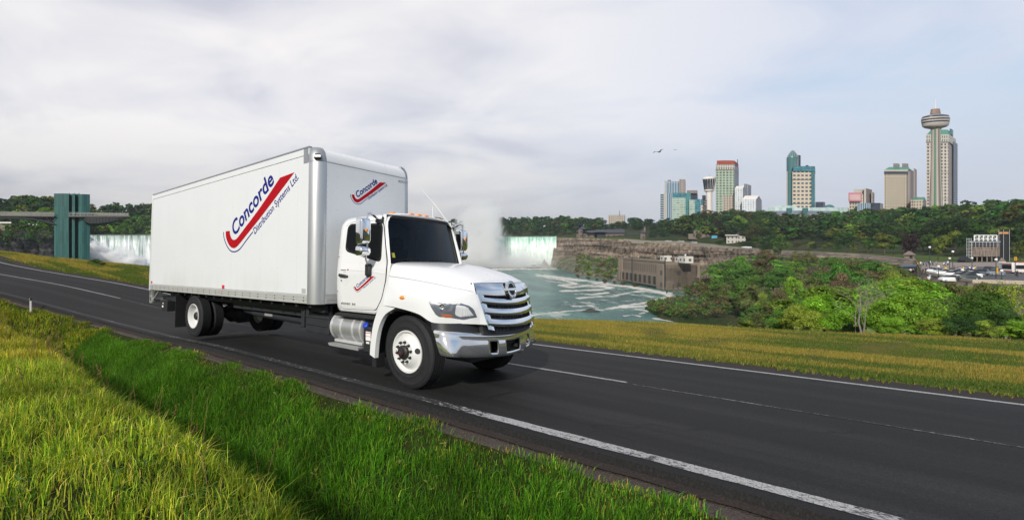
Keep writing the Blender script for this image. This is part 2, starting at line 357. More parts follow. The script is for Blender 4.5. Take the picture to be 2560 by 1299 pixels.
# ------------------------------------------------------------------ meadow and the gorge country beyond, laid out by bearing (u) and distance
ss = site(XS, np.full_like(XS, SHO), -.02); su = CX + F * ss[:, 0] / ss[:, 1]; ok = ss[:, 1] > 1.0
su, sD, sz = su[ok], ss[ok, 1], ss[ok, 2]; od = np.argsort(su); su, sD, sz = su[od], sD[od], sz[od]
EU = [-900, -300, 0, 150, 370, 800, 1200, 1340, 1640, 1900, 2060, 2560, 2900, 3600]
EV = [590, 612, 628, 645, 665, 715, 781, 797, 805, 822, 830, 850, 862, 885]
ED = [58, 50, 42, 38, 32, 25, 18.5, 17.5, 16.7, 14.9, 14.2, 12.8, 12, 11]
PU = [-900, 140, 222, 380, 700, 1130, 1240, 1385, 1450, 1545, 1640, 1700, 1760, 1850, 1960, 2150, 2290, 2420, 2560, 3600]
PD = dict(
 B=[62, 62, 60, 55, 45, 36, 34, 34, 34, 34, 34, 34, 32, 30, 28, 28, 28, 28, 28, 28],
 C=[150, 150, 150, 150, 140, 130, 120, 110, 110, 105, 105, 100, 95, 90, 75, 60, 50, 45, 45, 45],
 S1=[190, 190, 190, 190, 180, 170, 165, 160, 158, 156, 152, 150, 150, 158, 110, 82, 68, 58, 58, 58],
 S2=[325, 333, 415, 415, 562, 628, 622, 578, 434, 372, 340, 272, 226, 186, 160, 120, 95, 80, 78, 78],
 T=[328, 336, 419, 419, 568, 632, 627, 589, 549, 509, 479, 459, 434, 404, 357, 287, 212, 118, 93, 93],
 R=[330, 338, 421, 421, 570, 634, 629, 600, 560, 520, 490, 470, 445, 415, 370, 300, 225, 126, 101, 101],
 Pm=[385, 385, 520, 520, 700, 760, 740, 650, 610, 565, 530, 505, 480, 455, 415, 345, 300, 255, 245, 245],
 H1=[450, 450, 600, 600, 760, 830, 820, 730, 690, 640, 590, 550, 520, 500, 470, 430, 380, 335, 305, 305],
 H2=[520, 520, 690, 690, 850, 900, 900, 860, 830, 760, 660, 600, 580, 570, 550, 530, 490, 455, 425, 425],
 X=[2500] * 20)
PZ = dict(
 B=[-9, -9, -9, -9, -8, -8, -8, -8.5, -9, -9, -9, -9, -8.4, -7.4, -6.6, -6.4, -6.4, -6.4, -6.6, -6.6],
 C=[-30, -30, -30, -30, -30, -30, -30, -30, -30, -30, -29, -28, -26, -22, -15.5, -11.6, -9.6, -9.0, -9.2, -9.2],
 S1=[-36, -36, -36, -36, -36, -36, -36, -36, -36, -36, -35.5, -35.2, -34.6, -33.8, -22, -14.5, -11.5, -10.6, -10.8, -10.8],
 S2=[-36, -36, -36, -36, -36, -36, -35, -34.5, -33.2, -33.2, -33.2, -33.2, -33.2, -32, -24, -16.5, -13, -11.6, -11.8, -11.8],
 T=[-32, -32, -36, -36, -36, -36, -30, -21.2, -18.3, -22.2, -25.7, -26.2, -24.8, -20.3, -14.9, -12.0, -10.7, -11.4, -11.6, -11.6],
 R=[7, 7, 4.6, 4.6, 4.8, 5, 4.8, 3.6, 2.5, 1.2, -2.0, -2.6, -4.5, -7.0, -8.7, -9.4, -9.6, -9.5, -9.4, -9.4],
 Pm=[8, 8, 5, 5, 5, 5.5, 5, 4.5, 4, 3, 0, -1, -3, -6, -8.2, -9, -9.2, -9.2, -9.2, -9.2],
 H1=[20, 20, 22, 22, 16, 14, 14, 13, 12, 12, 8, 8, 8, 6, 5, 7, 6, 5, 8, 10],
 H2=[32, 32, 33, 33, 28, 24, 25, 25, 24, 24, 20, 20, 20, 19, 19, 20, 20, 21, 26, 30],
 X=[36] * 10 + [24] * 10)
for _u, _o in ((1379, dict(T=-35.)), (2284, {}), (2293, dict(R=152., T=142., S2=104.)), (2312, dict(R=137., T=128., S2=98.)), (2352, dict(R=121., T=112., S2=88.)), (2419, dict(R=108., T=99., S2=80.))):
    k_ = int(np.searchsorted(PU, _u)); vals = {n_: (float(np.interp(_u, PU, PD[n_])), float(np.interp(_u, PU, PZ[n_]))) for n_ in PD}
    if _u == 2284: vals['R'] = (222., -9.6); vals['T'] = (212., -11.)
    for n_ in PD: PD[n_].insert(k_, vals[n_][0]); PZ[n_].insert(k_, vals[n_][1])
    for n_, v_ in _o.items():
        if _u == 1379: PZ[n_][k_] = v_
        else: PD[n_][k_] = v_
    PU.insert(k_, _u)
for n_, v_ in (('R', 106.), ('T', 97.)): PD[n_][PU.index(2420)] = v_
NAMES = ['B', 'C', 'S1', 'S2', 'T', 'R', 'Pm', 'H1', 'H2', 'X']
def prof(u):
    d = [float(np.interp(u, su, sD)), float(np.interp(u, EU, ED))]; z = [float(np.interp(u, su, sz)), -(float(np.interp(u, EU, EV)) - CY) / F * d[1]]
    for k in NAMES: d.append(float(np.interp(u, PU, PD[k]))); z.append(float(np.interp(u, PU, PZ[k])))
    return d, z
def ground(u, D):
    d, z = prof(u); return float(np.interp(D, d, z))
def gz(x, y): return ground(CX + F * x / y, y)
UG = np.concatenate([np.linspace(-900, -60, 15), np.linspace(-50, 1300, 120), np.linspace(1304, 2700, 420), np.linspace(2750, 3600, 12)])
SUBD = [12, 5, 8, 4, 5, 9, 24, 4, 5, 5, 3]; TM = [0, 1, 1, 1, 1, 2, 3, 4, 1, 1, 1]
V = []; FM = []; cols = len(UG); FA = []
mead = []
for u in UG:
    d, z = prof(u); col = []
    for k in range(len(d) - 1):
        for j in range(SUBD[k]):
            t = j / SUBD[k]; D = d[k] + (d[k + 1] - d[k]) * t; Z = z[k] + (z[k + 1] - z[k]) * t
            if k == 0: Z += (float(hnoise(u / 60, D, 1.3, 5)) - .5) * .12 * math.sin(math.pi * t) - .015 * (1 - t)
            if k in (2, 3, 5) and u > 1300: Z += (float(hnoise(u / 14., D / 7., 1.0, 6)) - .5) * min(3.0, D * .012)
            if k == 6 and (u > 1395 or u < 190):                      # ledges and buttresses of the cliff
                cl_ = min(1, 2.5 * t, 2.5 * (1 - t)) * (min(1, (u - 1395) / 45) if u > 1395 else .35) * min(1, abs(z[7] - z[6]) / 13) ** 1.5; D += ((float(hnoise(u / 11., t * 2.2, 1.0, 8)) - .5) * 8.0 + (float(hnoise(u / 3.2, t * 5, 1.0, 13)) - .5) * 5.0 + (float(hnoise(u / 1.6, t * 11, 1.0, 14)) - .5) * 2.0 + (float(hnoise(u / 60, t * 9, 1.0, 23)) - .5) * 6.0) * cl_
            col.append(((u - CX) / F * D, D, Z))
    D, Z = d[-1], z[-1]; col.append(((u - CX) / F * D, D, Z)); V.append(col)
V = np.array(V); nr = V.shape[1]
seg_of = np.concatenate([[k] * SUBD[k] for k in range(len(SUBD))])
i = np.arange(cols - 1)[:, None] * nr + np.arange(nr - 1)[None]
Fq = np.stack([i, i + nr, i + nr + 1, i + 1], -1)
MI = np.array(TM)[seg_of][None].repeat(cols - 1, 0)
lo = MI == 3; lo &= (UG[:-1] < 700)[:, None]; MI = MI.copy(); MI[lo] = 5
nm = SUBD[0]
tag(npmesh('meadow', V[:, :nm + 1].reshape(-1, 3), [np.stack([(j := np.arange(cols - 1)[:, None] * (nm + 1) + np.arange(nm)[None]), j + nm + 1, j + nm + 2, j + 1], -1).reshape(-1, 4)], 'meadow_turf', smooth=True), kind='structure')
tag(npmesh('terrain', V.reshape(-1, 3), [Fq[:, nm:].reshape(-1, 4)], ['turf', 'scrub_ground', 'talus', 'cliff_rock', 'lawn', 'shale'], midx=MI[:, nm:].ravel()), kind='structure')
SPU = [1617, 1650, 1700, 1760, 1830, 1900]
def spit(u):
    vl, vu = np.interp(u, SPU, [772, 795, 806, 812, 818, 825]), np.interp(u, SPU, [768, 763, 759, 748, 735, 730]); return 32.5 * F / (vl - CY), 33 * F / (vu - CY)
rows_ = []
for u in np.linspace(1612, 1905, 60):
    a_, b_ = spit(u); hh = np.interp(u, [1612, 1640, 1760, 1905], [.1, 1.6, 3.6, 7]); rows_.append([((u - CX) / F * D_, D_, -34 + (1.2 + hh * math.sin(math.pi * min(1, t * 1.0)) ** .7 + (float(hnoise(u / 7, t * 5, 1, 50)) - .5) * 1.6 * (0 < t < 1)) * (1 if 0 < t < 1 else 0)) for t, D_ in ((t, a_ + (b_ - a_) * t) for t in np.linspace(0, 1, 14))])
tag(MB().grid(rows_).build('river_spit', 'scrub_ground', smooth=60), kind='structure')
# ground sheet out to the horizon, below everything
gm = MB().grid([[(-6000, -3000, -60), (6000, -3000, -60)], [(-6000, 6000, -60), (6000, 6000, -60)]]); tag(gm.build('ground', 'scrub_ground', smooth=0), kind='structure')

# ------------------------------------------------------------------ river, rapids and foam
FOAM = [(9, [(1380, 700), (1450, 712), (1520, 722), (1600, 735), (1650, 742)], .55), (7, [(1420, 760), (1500, 755), (1580, 750), (1640, 740)], .5), (6, [(1500, 772), (1600, 775), (1690, 760)], .42), (3.2, [(1345, 688), (1400, 693), (1450, 700), (1490, 706), (1540, 713), (1600, 721), (1650, 730), (1692, 744)]),
 (2.6, [(1360, 692), (1410, 701), (1440, 709), (1400, 713), (1430, 718), (1475, 712), (1500, 706)]),
 (2.2, [(1404, 727), (1450, 726), (1500, 724), (1530, 718), (1480, 715), (1530, 711), (1580, 716), (1620, 723), (1645, 727)]),
 (2.4, [(1446, 745), (1490, 741), (1540, 739), (1562, 733), (1600, 727), (1640, 727), (1676, 733), (1668, 742), (1640, 748), (1612, 757), (1560, 764), (1530, 770), (1505, 774)]),
 (1.6, [(1440, 734), (1480, 736), (1520, 731)]), (2.0, [(1434, 765), (1470, 764), (1494, 769), (1486, 774)]),
 (1.5, [(1328, 788), (1370, 782), (1420, 777), (1470, 774), (1505, 775)]), (2.0, [(1556, 768), (1600, 765), (1640, 762), (1686, 761)]),
 (1.5, [(1562, 789), (1580, 786), (1600, 790)]), (2.5, [(1636, 796), (1690, 802), (1760, 810), (1840, 817)]), (1.6, [(1590, 772), (1620, 778), (1600, 784)]),
 (4.0, [(1240, 672), (1300, 670), (1385, 670)])]
ug = np.arange(-500, 1960, 5.0); vg = np.concatenate([np.arange(650, 700, 1.0), np.arange(700, 830, 1.4)])
UU, VV = np.meshgrid(ug, vg); Dw = 33.0 * F / (VV - CY); Xw = (UU - CX) / F * Dw
foam = np.zeros_like(UU)
for wd, pl, *am in FOAM:
    for (a, b_), (c_, d_) in zip(pl[:-1], pl[1:]):
        ex, ey = (c_ - a) * .35, d_ - b_; L = ex * ex + ey * ey + 1e-9
        px, py = (UU - a) * .35, VV - b_
        t = np.clip((px * ex + py * ey) / L, 0, 1); q = (px - t * ex) ** 2 + (py - t * ey) ** 2
        foam = np.maximum(foam, (am[0] if am else 1.0) * np.exp(-q / (2 * wd * wd)))
VW = np.stack([Xw, Dw, np.full_like(Xw, -33.0)], -1).reshape(-1, 3)
i = np.arange(len(vg) - 1)[:, None] * len(ug) + np.arange(len(ug) - 1)[None]
ca = np.ones((len(VW), 4), np.float32); ca[:, 0] = foam.ravel()
m, nt = newmat('river_water'); tcn = nt.new('TexCoord'); P = tcn.outputs['Object']
fa = nt.n.new('ShaderNodeVertexColor'); fa.layer_name = 'tint'; fo = nt.sep(fa.outputs[0])[0]
n1 = nt.noise(nt.mapv(P, (.10, .045, 1)), 1.0, 6, .65, .6); n2 = nt.noise(nt.mapv(P, (.02, .008, 1)), 1.0, 4, .6, 1.2); n3 = nt.noise(nt.mapv(P, (.5, .22, 1)), 1.0, 4, .7)
n4 = nt.noise(nt.mapv(P, (.30, .16, 1)), 1.0, 6, .72, .8); fm = nt.step(nt.math('ADD', nt.math('MULTIPLY', fo, .50), nt.math('ADD', nt.math('MULTIPLY', nt.math('SUBTRACT', n1, .5), .9), nt.math('MULTIPLY', nt.math('SUBTRACT', n4, .5), .9))), .24, .52)
fl = nt.math('MULTIPLY', nt.step(nt.math('ADD', n2, nt.math('MULTIPLY', nt.math('SUBTRACT', n1, .5), .8)), .64, .76), .55)
fm = nt.math('MAXIMUM', fm, fl)
wc = nt.mix(nt.ramp(n2, [(.38, 0.), (.60, 1.)]), (.026, .100, .092, 1), (.075, .205, .172, 1)); wc = nt.mix(1.0, wc, nt.ramp(n3, [(.3, .75), (.7, 1.2)]), 'MULTIPLY')
b = nt.new('BsdfPrincipled', Base__Color=nt.mix(fm, wc, (.72, .68, .62, 1)), Roughness=nt.math('ADD', .22, nt.math('MULTIPLY', fm, .6)))
b.inputs['IOR'].default_value = 1.33; b.inputs['Specular IOR Level'].default_value = .35; nt.put(b.inputs['Normal'], bump(nt, nt.math('ADD', n3, nt.math('MULTIPLY', n1, 2.0)), 1.6)); finish(nt, b)
tag(npmesh('river', VW, [np.stack([i, i + 1, i + len(ug) + 1, i + len(ug)], -1).reshape(-1, 4)], 'river_water', colors=ca), kind='structure')
simple('upper_water', (.28, .36, .35), .35, var=.35, scale=.05, bmp=.4)
for nm_, us, z_, k0 in (('upper_river', [150, 222, 380, 700], 5.02, 0), ('upper_river', [1060, 1130, 1240, 1385], 5.25, 0)):
    rows = []
    for u in us:
        d, z = prof(u); rows.append([((u - CX) / F * D, D, zz_) for D, zz_ in ((d[7] - 3.2, z_ - .25), (d[7], z_), (d[8] + 6, z_ + .3))])
    tag(MB().grid(rows).build(nm_, 'upper_water', smooth=0), kind='structure')

# ------------------------------------------------------------------ the two waterfalls
m, nt = newmat('falling_water'); uv = uvnode(nt); s = nt.sep(uv)
st = nt.noise(nt.mapv(uv, (.45, .035, 1)), 1.0, 6, .7, .15); st2 = nt.noise(nt.mapv(uv, (1.6, .07, 1)), 1.0, 4, .7); cl2 = nt.noise(nt.mapv(uv, (.16, .12, 1)), 1.0, 4, .6)
wh = nt.math('ADD', nt.math('MULTIPLY', st, .62), nt.math('MULTIPLY', st2, .38))
glassy = nt.step(s[1], 13, 1.0)                                  # unbroken green water just over the lip, aerated below
f1 = nt.math('SUBTRACT', nt.math('ADD', wh, nt.math('MULTIPLY', nt.math('SUBTRACT', cl2, .5), .35)), nt.math('MULTIPLY', glassy, .13))
c = nt.ramp(f1, [(.28, (.16, .38, .30)), (.38, (.40, .62, .52)), (.48, (.76, .86, .81)), (.58, (.93, .95, .94))])
b = nt.new('BsdfPrincipled', Base__Color=c, Roughness=.6); b.inputs['Specular IOR Level'].default_value = .2
nt.put(b.inputs['Normal'], bump(nt, wh, 1.2)); finish(nt, b)
m, nt = newmat('falling_water_rock'); uv = uvnode(nt); s = nt.sep(uv)
st = nt.noise(nt.mapv(uv, (.30, .03, 1)), 1.0, 6, .7, .2); st2 = nt.noise(nt.mapv(uv, (1.5, .09, 1)), 1.0, 4, .7); wh = nt.math('ADD', nt.math('MULTIPLY', st, .6), nt.math('MULTIPLY', st2, .4))
c = nt.ramp(nt.math('SUBTRACT', wh, nt.math('MULTIPLY', nt.step(s[1], 8, .5), .10)), [(.33, (.12, .18, .16)), (.42, (.36, .46, .42)), (.50, (.74, .79, .79)), (.60, (.94, .95, .95))])
b = nt.new('BsdfPrincipled', Base__Color=c, Roughness=.65); b.inputs['Specular IOR Level'].default_value = .2
nt.put(b.inputs['Normal'], bump(nt, wh, 1.2)); finish(nt, b)
def falls(name, u0, u1, n, z0, mat, amp, label, off=0):
    us = np.linspace(u0, u1, n); V = []; U = []; along = 0; last = None
    hs = [-.5, 0, 1.2, 3, 6, 10, 15, 20, 25, 30, 34, 39]
    for u in us:
        d, z = prof(u); Dc = d[7] - 4.5 + off; x = (u - CX) / F * Dc
        if last is not None: along += math.hypot(x - last[0], Dc - last[1])
        last = (x, Dc)
        r = (float(hnoise(along / 5, 0, 1, 11)) - .5) * amp + (float(hnoise(along / 1.6, 0, 1, 12)) - .5) * amp * .4
        for h in hs:
            bulge = -1.1 * math.sqrt(max(h, 0)) - r * min(1, max(h, 0) / 5)
            D = Dc + 2.5 + bulge + (3.2 if h < 0 else 0); V.append(((u - CX) / F * D, D, z0 - max(h, 0) + (.1 if h < 0 else 0))); U.append((along, max(h, 0)))
    k = len(hs); i = np.arange(n - 1)[:, None] * k + np.arange(k - 1)[None]
    o = npmesh(name, V, [np.stack([i, i + k, i + k + 1, i + 1], -1).reshape(-1, 4)], mat, uv=U, smooth=True)
    return tag(o, label, 'waterfall')
falls('waterfall', 1090, 1391, 260, 5.0, 'falling_water', 2.2, 'wide pale green curtain waterfall with mist at its foot, right of the truck')
falls('waterfall', 196, 620, 300, 4.8, 'falling_water_rock', 3.4, 'white streaked waterfall between the teal tower and the truck box')

# ------------------------------------------------------------------ spray: real volumes, lit by sun and sky
def spray(name, corner, size, build):
    m, nt = newmat(name); tcn = nt.new('TexCoord'); P = tcn.outputs['Object']; den = build(nt, P)
    v = nt.n.new('ShaderNodeVolumePrincipled'); v.inputs['Color'].default_value = (1, 1, 1, 1); v.inputs['Anisotropy'].default_value = .25
    nt.put(v.inputs['Density'], den); o = nt.new('OutputMaterial'); nt.l.new(v.outputs[0], o.inputs['Volume'])
    mb = MB().b2(0, size[0], 0, size[1], 0, size[2]); o = mb.build('mist', name, smooth=0, loc=corner); return tag(o, kind='stuff')
def plume(nt, P):
    s = nt.sep(P); x, y, z = s[0], s[1], s[2]
    wob = nt.noise(nt.mapv(P, (.035, .02, .03)), 1.0, 5, .6, .5); n = nt.math('SUBTRACT', wob, .5)
    cx = nt.math('ADD', nt.math('ADD', 78.0, nt.math('MULTIPLY', z, .10)), nt.math('MULTIPLY', n, 70))
    rad = nt.math('ADD', 28.0, nt.math('MULTIPLY', z, -.13)); dx = nt.math('DIVIDE', nt.math('SUBTRACT', x, cx), rad)
    col = nt.math('MULTIPLY', nt.step(nt.math('ABSOLUTE', dx), 1.35, .05), nt.step(z, 92, 58))
    base = nt.math('MULTIPLY', nt.step(z, 30, 0), nt.math('ADD', .16, nt.math('MULTIPLY', nt.step(x, 190, 110), 1.1)))
    base = nt.math('MULTIPLY', base, nt.step(x, 312, 285)); edge = nt.math('MULTIPLY', nt.step(y, 0, 12), nt.step(y, 58, 40)); base = nt.math('MULTIPLY', base, nt.step(x, 0, 30))
    f = nt.math('ADD', nt.math('MULTIPLY', col, .12), nt.math('MULTIPLY', base, .075)); fn = nt.step(wob, .34, .62)
    return nt.math('MULTIPLY', nt.math('MULTIPLY', f, edge), nt.math('ADD', .25, nt.math('MULTIPLY', fn, 1.25)))
spray('plume_mist', (80, 558, -33), (325, 60, 96), plume)
def billow(nt, P):
    s = nt.sep(P); x, y, z = s[0], s[1], s[2]
    wob = nt.noise(nt.mapv(P, (.09, .07, .09)), 1.0, 5, .62, .3)
    top = nt.math('ADD', 38.0, nt.math('MULTIPLY', x, -.36)); h = nt.math('ADD', nt.math('DIVIDE', nt.math('SUBTRACT', top, z), 14.0), nt.math('MULTIPLY', nt.math('SUBTRACT', wob, .5), 4.2))
    return nt.math('MULTIPLY', nt.step(h, .10, .60), 1.1)
spray('billow_mist', (-226, 380, -33), (90, 24, 36), billow)
# ------------------------------------------------------------------ the truck (local axes: x forward from the front axle, y to its left, z up)
simple('white_paint', (.745, .76, .78), .28, var=.02, scale=3, coat=.6, rvar=.06)
m, nt = newmat('box_paint'); tcn = nt.new('TexCoord'); P = tcn.outputs['Object']
n1 = nt.noise(nt.mapv(P, (1.2, 1.2, .25)), 1.0, 5, .65); n2 = nt.noise(P, 1.4, 3, .5); gr = nt.sep(P)
grime = nt.math('MULTIPLY', nt.step(gr[2], 1.9, 1.15), nt.ramp(n1, [(.42, 0.), (.7, .35)]))
c = nt.mix(grime, nt.mix(n2, (.69, .72, .755, 1), (.735, .76, .79, 1)), (.50, .49, .47, 1))
b = nt.new('BsdfPrincipled', Base__Color=c, Roughness=.38); b.inputs['Coat Weight'].default_value = .2; b.inputs['Coat Roughness'].default_value = .2
nt.put(b.inputs['Normal'], bump(nt, nt.noise(P, 2.2, 2, .5), .004)); finish(nt, b)
simple('aluminium', (.68, .69, .70), .34, .45, var=.10, scale=5, bmp=.002); simple('dull_aluminium', (.55, .56, .57), .5, .7, var=.15, scale=9)
m, nt = newmat('polished_post'); tcn = nt.new('TexCoord'); P = tcn.outputs['Object']; n1 = nt.noise(nt.mapv(P, (6, 6, .5)), 1, 5, .6); n2 = nt.noise(nt.mapv(P, (1, 1, .35)), 1.2, 3, .5)
b = nt.new('BsdfPrincipled', Base__Color=nt.mix(n2, (.46, .475, .50, 1), (.66, .675, .69, 1)), Metallic=.75, Roughness=nt.math('ADD', .26, nt.math('MULTIPLY', n1, .2))); nt.put(b.inputs['Normal'], bump(nt, n1, .003)); finish(nt, b)
simple('grey_casting', (.34, .36, .39), .45, .5, var=.15, scale=12); simple('dark_seam', (.02, .02, .022), .7, var=.1)
simple('chrome', (.86, .87, .88), .045, 1.0, var=.01, rvar=.02); simple('satin_chrome', (.72, .73, .75), .16, 1.0, var=.03)
simple('rubber', (.016, .017, .019), .78, var=.3, scale=30, bmp=.002, spec=.3); simple('tyre_wall', (.019, .020, .023), .68, var=.35, scale=14, spec=.35, bmp=.001)
simple('black_plastic', (.022, .024, .027), .5, var=.25, scale=10); simple('chassis', (.020, .023, .028), .6, var=.4, scale=6, bmp=.004)
simple('white_wheel', (.72, .73, .73), .4, var=.06, scale=8); simple('stud_black', (.03, .028, .028), .5, .3); simple('hub_red', (.16, .02, .03), .5)
simple('amber', (.85, .28, .03), .25, coat=.5, var=.08); simple('amber_dim', (.42, .12, .045), .25, coat=.5, var=.1); simple('red_lens', (.62, .03, .05), .3, var=.1)
simple('blue_cap', (.02, .07, .50), .45, var=.15); simple('label_white', (.8, .8, .8), .6); simple('label_yellow', (.42, .40, .04), .6)
simple('logo_red', (.40, .0008, .008), .7, var=.05, spec=.2); simple('logo_blue', (.010, .016, .20), .7, var=.05, spec=.2); simple('grey_lens_frame', (.13, .145, .18), .35, .3, var=.1)
simple('lamp_silver', (.78, .80, .83), .35, .4, var=.05); simple('cab_dark', (.015, .016, .018), .8, var=.2); simple('seat_cloth', (.05, .05, .055), .9)
m, nt = newmat('tank_mesh'); tcn = nt.new('TexCoord'); P = tcn.outputs['Object']; s = nt.sep(P)
ang = nt.math('ARCTAN2', nt.math('SUBTRACT', s[2], .72), nt.math('ADD', s[1], .88))
hx = nt.math('MULTIPLY', nt.math('SINE', nt.math('MULTIPLY', s[0], 300)), nt.math('SINE', nt.math('MULTIPLY', ang, 95)))
b = nt.new('BsdfPrincipled', Base__Color=nt.mix(nt.step(hx, .1, .5), (.60, .61, .62, 1), (.22, .22, .225, 1)), Metallic=.6, Roughness=.36); finish(nt, b)
def glassy(name, col, rough=.03):
    m, nt = newmat(name); b = nt.new('BsdfPrincipled', Base__Color=col, Roughness=rough); b.inputs['Transmission Weight'].default_value = 1.0; b.inputs['IOR'].default_value = 1.45; finish(nt, b)
glassy('clear_lens', (1, 1, 1))
m, nt = newmat('tinted_glass')
tr = nt.new('BsdfTransparent', Color=(.05, .055, .06)); gl = nt.new('BsdfGlossy', Color=(.9, .95, 1.0), Roughness=.02); fr = nt.new('Fresnel', IOR=1.36)
mxn = nt.n.new('ShaderNodeMixShader'); nt.put(mxn.inputs[0], nt.math('MULTIPLY', fr, .55)); nt.put(mxn.inputs[1], tr); nt.put(mxn.inputs[2], gl); finish(nt, mxn)
m, nt = newmat('windscreen_glass')
tr = nt.new('BsdfTransparent', Color=(.24, .26, .27)); gl = nt.new('BsdfGlossy', Color=(.9, .95, 1.0), Roughness=.02); fr = nt.new('Fresnel', IOR=1.36)
mxn = nt.n.new('ShaderNodeMixShader'); nt.put(mxn.inputs[0], nt.math('MULTIPLY', fr, 1.0)); nt.put(mxn.inputs[1], tr); nt.put(mxn.inputs[2], gl); finish(nt, mxn)

truck = empty('box_truck', mtx=SM, label='white long-nosed box truck with chrome grille and red swoosh logo driving on the road', cat='truck')
T = truck
def arcpts(c, r, a0, a1, n): return [(c[0] + r * math.cos(R(a0 + (a1 - a0) * k / n)), c[1] + r * math.sin(R(a0 + (a1 - a0) * k / n))) for k in range(n + 1)]

# --- cargo box
BX0, BX1, BW, BZ0, BZ1 = -9.84, -1.947, 1.295, 1.094, 3.92
PR = .225                                               # radius of the corner posts
body = empty('cargo_box', label=None); body.parent = T
mb = MB(); mb.b2(BX0 + .02, BX1 - PR, -BW + .004, BW - .004, 1.25, BZ1 - .03); 
cb = mb.build('body_shell', 'box_paint', body, bevel=.01)
def rivet_row(mb, pts, nrm, r=.009, mi=1):
    nrm = Vector(nrm); t1 = nrm.orthogonal().normalized(); t2 = nrm.cross(t1)
    for p in pts:
        p = Vector(p); ring = [p + (t1 * math.cos(k * math.pi / 3) + t2 * math.sin(k * math.pi / 3)) * r for k in range(6)]
        mb.add(ring + [p + nrm * r * .6], [(k, (k + 1) % 6, 6) for k in range(6)], mi)
mb = MB(); y = -BW - .004
mb.b2(BX0 + .05, BX1 - PR, y, -BW + .0, 1.262, 3.775)               # side skin
for x in np.arange(BX0 + .62, BX1 - .4, .61):
    rivet_row(mb, [(x, y, z) for z in np.arange(1.36, 3.75, .19)], (0, -1, 0), .0075)
    mb.b2(x - .0006, x + .0006, y - .0004, y, 1.27, 3.77, 2)
rivet_row(mb, [(x, y, 3.735) for x in np.arange(BX0 + .15, BX1 - .25, .115)], (0, -1, 0), .006); rivet_row(mb, [(x, y, 1.295) for x in np.arange(BX0 + .15, BX1 - .25, .10)], (0, -1, 0), .006)
mb.build('side_panel', ['box_paint', 'dull_aluminium', 'dull_aluminium'], body, smooth=0)
mb = MB(); yy = BW + .004; mb.b2(BX0 + .05, BX1 - PR, BW, yy, 1.262, 3.775); mb.build('side_panel', 'box_paint', body, smooth=0)
for sgn in (-1, 1):                                              # rails along the top and bottom
    yo = sgn * (BW + .012)
    mb = MB(); mb.b2(BX0 + .03, BX1 - PR, yo, sgn * (BW - .05), 3.783, 3.905); mb.b2(BX0 + .03, BX1 - PR, sgn * (BW + .022), sgn * (BW - .06), 3.905, 3.935, 1)
    mb.build('top_rail', ['box_paint', 'grey_casting'], body, smooth=0, bevel=.004)
    mb = MB(); mb.b2(BX0 + .03, BX1 - PR, yo, sgn * (BW - .06), BZ0, 1.256)
    mb.b2(BX0 + .03, BX1 - PR, sgn * (BW + .019), yo, 1.160, 1.168, 1); mb.b2(BX0 + .03, BX1 - PR, sgn * (BW + .019), yo, 1.205, 1.212, 1)
    if sgn < 0:
        for x in np.arange(BX0 + .25, BX1 - .2, .305): rivet_row(mb, [(x, yo - .007, 1.20), (x, yo - .007, 1.145)], (0, -1, 0), .013, 2)
    mb.build('bottom_rail', ['aluminium', 'dull_aluminium', 'dark_seam'], body, smooth=0, bevel=.003)
mb = MB(); mb.b2(BX0 - .03, BX0 + .03, -BW - .012, BW + .012, BZ0 - .02, 3.93); mb.b2(BX0 - .034, BX0 - .03, -1.15, 1.15, 1.2, 3.75); mb.build('rear_frame', ['white_paint'], body, bevel=.008)
# corner posts (quarter cylinders), front wall, curved nose piece, corner castings
ZC = 3.640
for sgn in (-1, 1):
    cx_, cy_ = BX1 - PR, sgn * (BW - PR + .01)
    q = [(cx_ + (PR + .004) * math.cos(a), cy_ + sgn * (PR + .004) * math.sin(a)) for a in np.linspace(math.pi / 2, 0, 13)]
    inner = [(cx_ + (PR - .03) * math.cos(a), cy_ + sgn * (PR - .03) * math.sin(a)) for a in np.linspace(0, math.pi / 2, 13)]
    mb = MB().prism(q + inner, 2, BZ0 - .005, ZC)
    for a in (math.pi / 2 - .04, .04):
        rivet_row(mb, [(cx_ + (PR + .005) * math.cos(a), cy_ + sgn * (PR + .005) * math.sin(a), z) for z in np.arange(BZ0 + .1, ZC, .085)], (math.cos(a), sgn * math.sin(a), 0), .008, 1)
    mb.build('corner_post', ['polished_post', 'dull_aluminium'], body, smooth=40)
mb = MB(); mb.b2(BX1 - .04, BX1, -BW + PR - .005, BW - PR + .005, 1.262, 3.64)
for yv in np.arange(-.82, 1.0, .42): rivet_row(mb, [(BX1, yv, z) for z in np.arange(2.4, 3.6, .2)], (1, 0, 0), .008)
rivet_row(mb, [(BX1, yv, 3.60) for yv in np.arange(-1.0, 1.05, .06)], (1, 0, 0), .006); rivet_row(mb, [(BX1, yv, z) for yv in (-1.05, 1.05) for z in np.arange(1.3, 3.6, .1)], (1, 0, 0), .007)
mb.build('front_wall', ['box_paint', 'dull_aluminium'], body, smooth=0)
mb = MB(); mb.b2(BX1 - .05, BX1 + .008, -BW + PR, BW - PR, BZ0, 1.256); mb.b2(BX1 + .004, BX1 + .014, -BW + PR, BW - PR, 1.16, 1.168); mb.build('front_rail', 'aluminium', body, smooth=0, bevel=.004)
NR = .285                                                # nose radius
def nose(y): return [(BX1 + .008 - NR + NR * math.cos(a), y, 3.645 + NR * math.sin(a)) for a in np.linspace(0, math.pi / 2, 13)]
mb = MB().grid([nose(-BW + .21), nose(BW - .21)]); mb.grid([[p, (BX1 - .5, p[1], p[2] - .0)] for p in [nose(-BW + .21)[-1], nose(BW - .21)[-1]]])
rivet_row(mb, [(BX1 + .009, yv, 3.665) for yv in np.arange(-1.05, 1.06, .06)], (1, 0, 0), .006, 1)
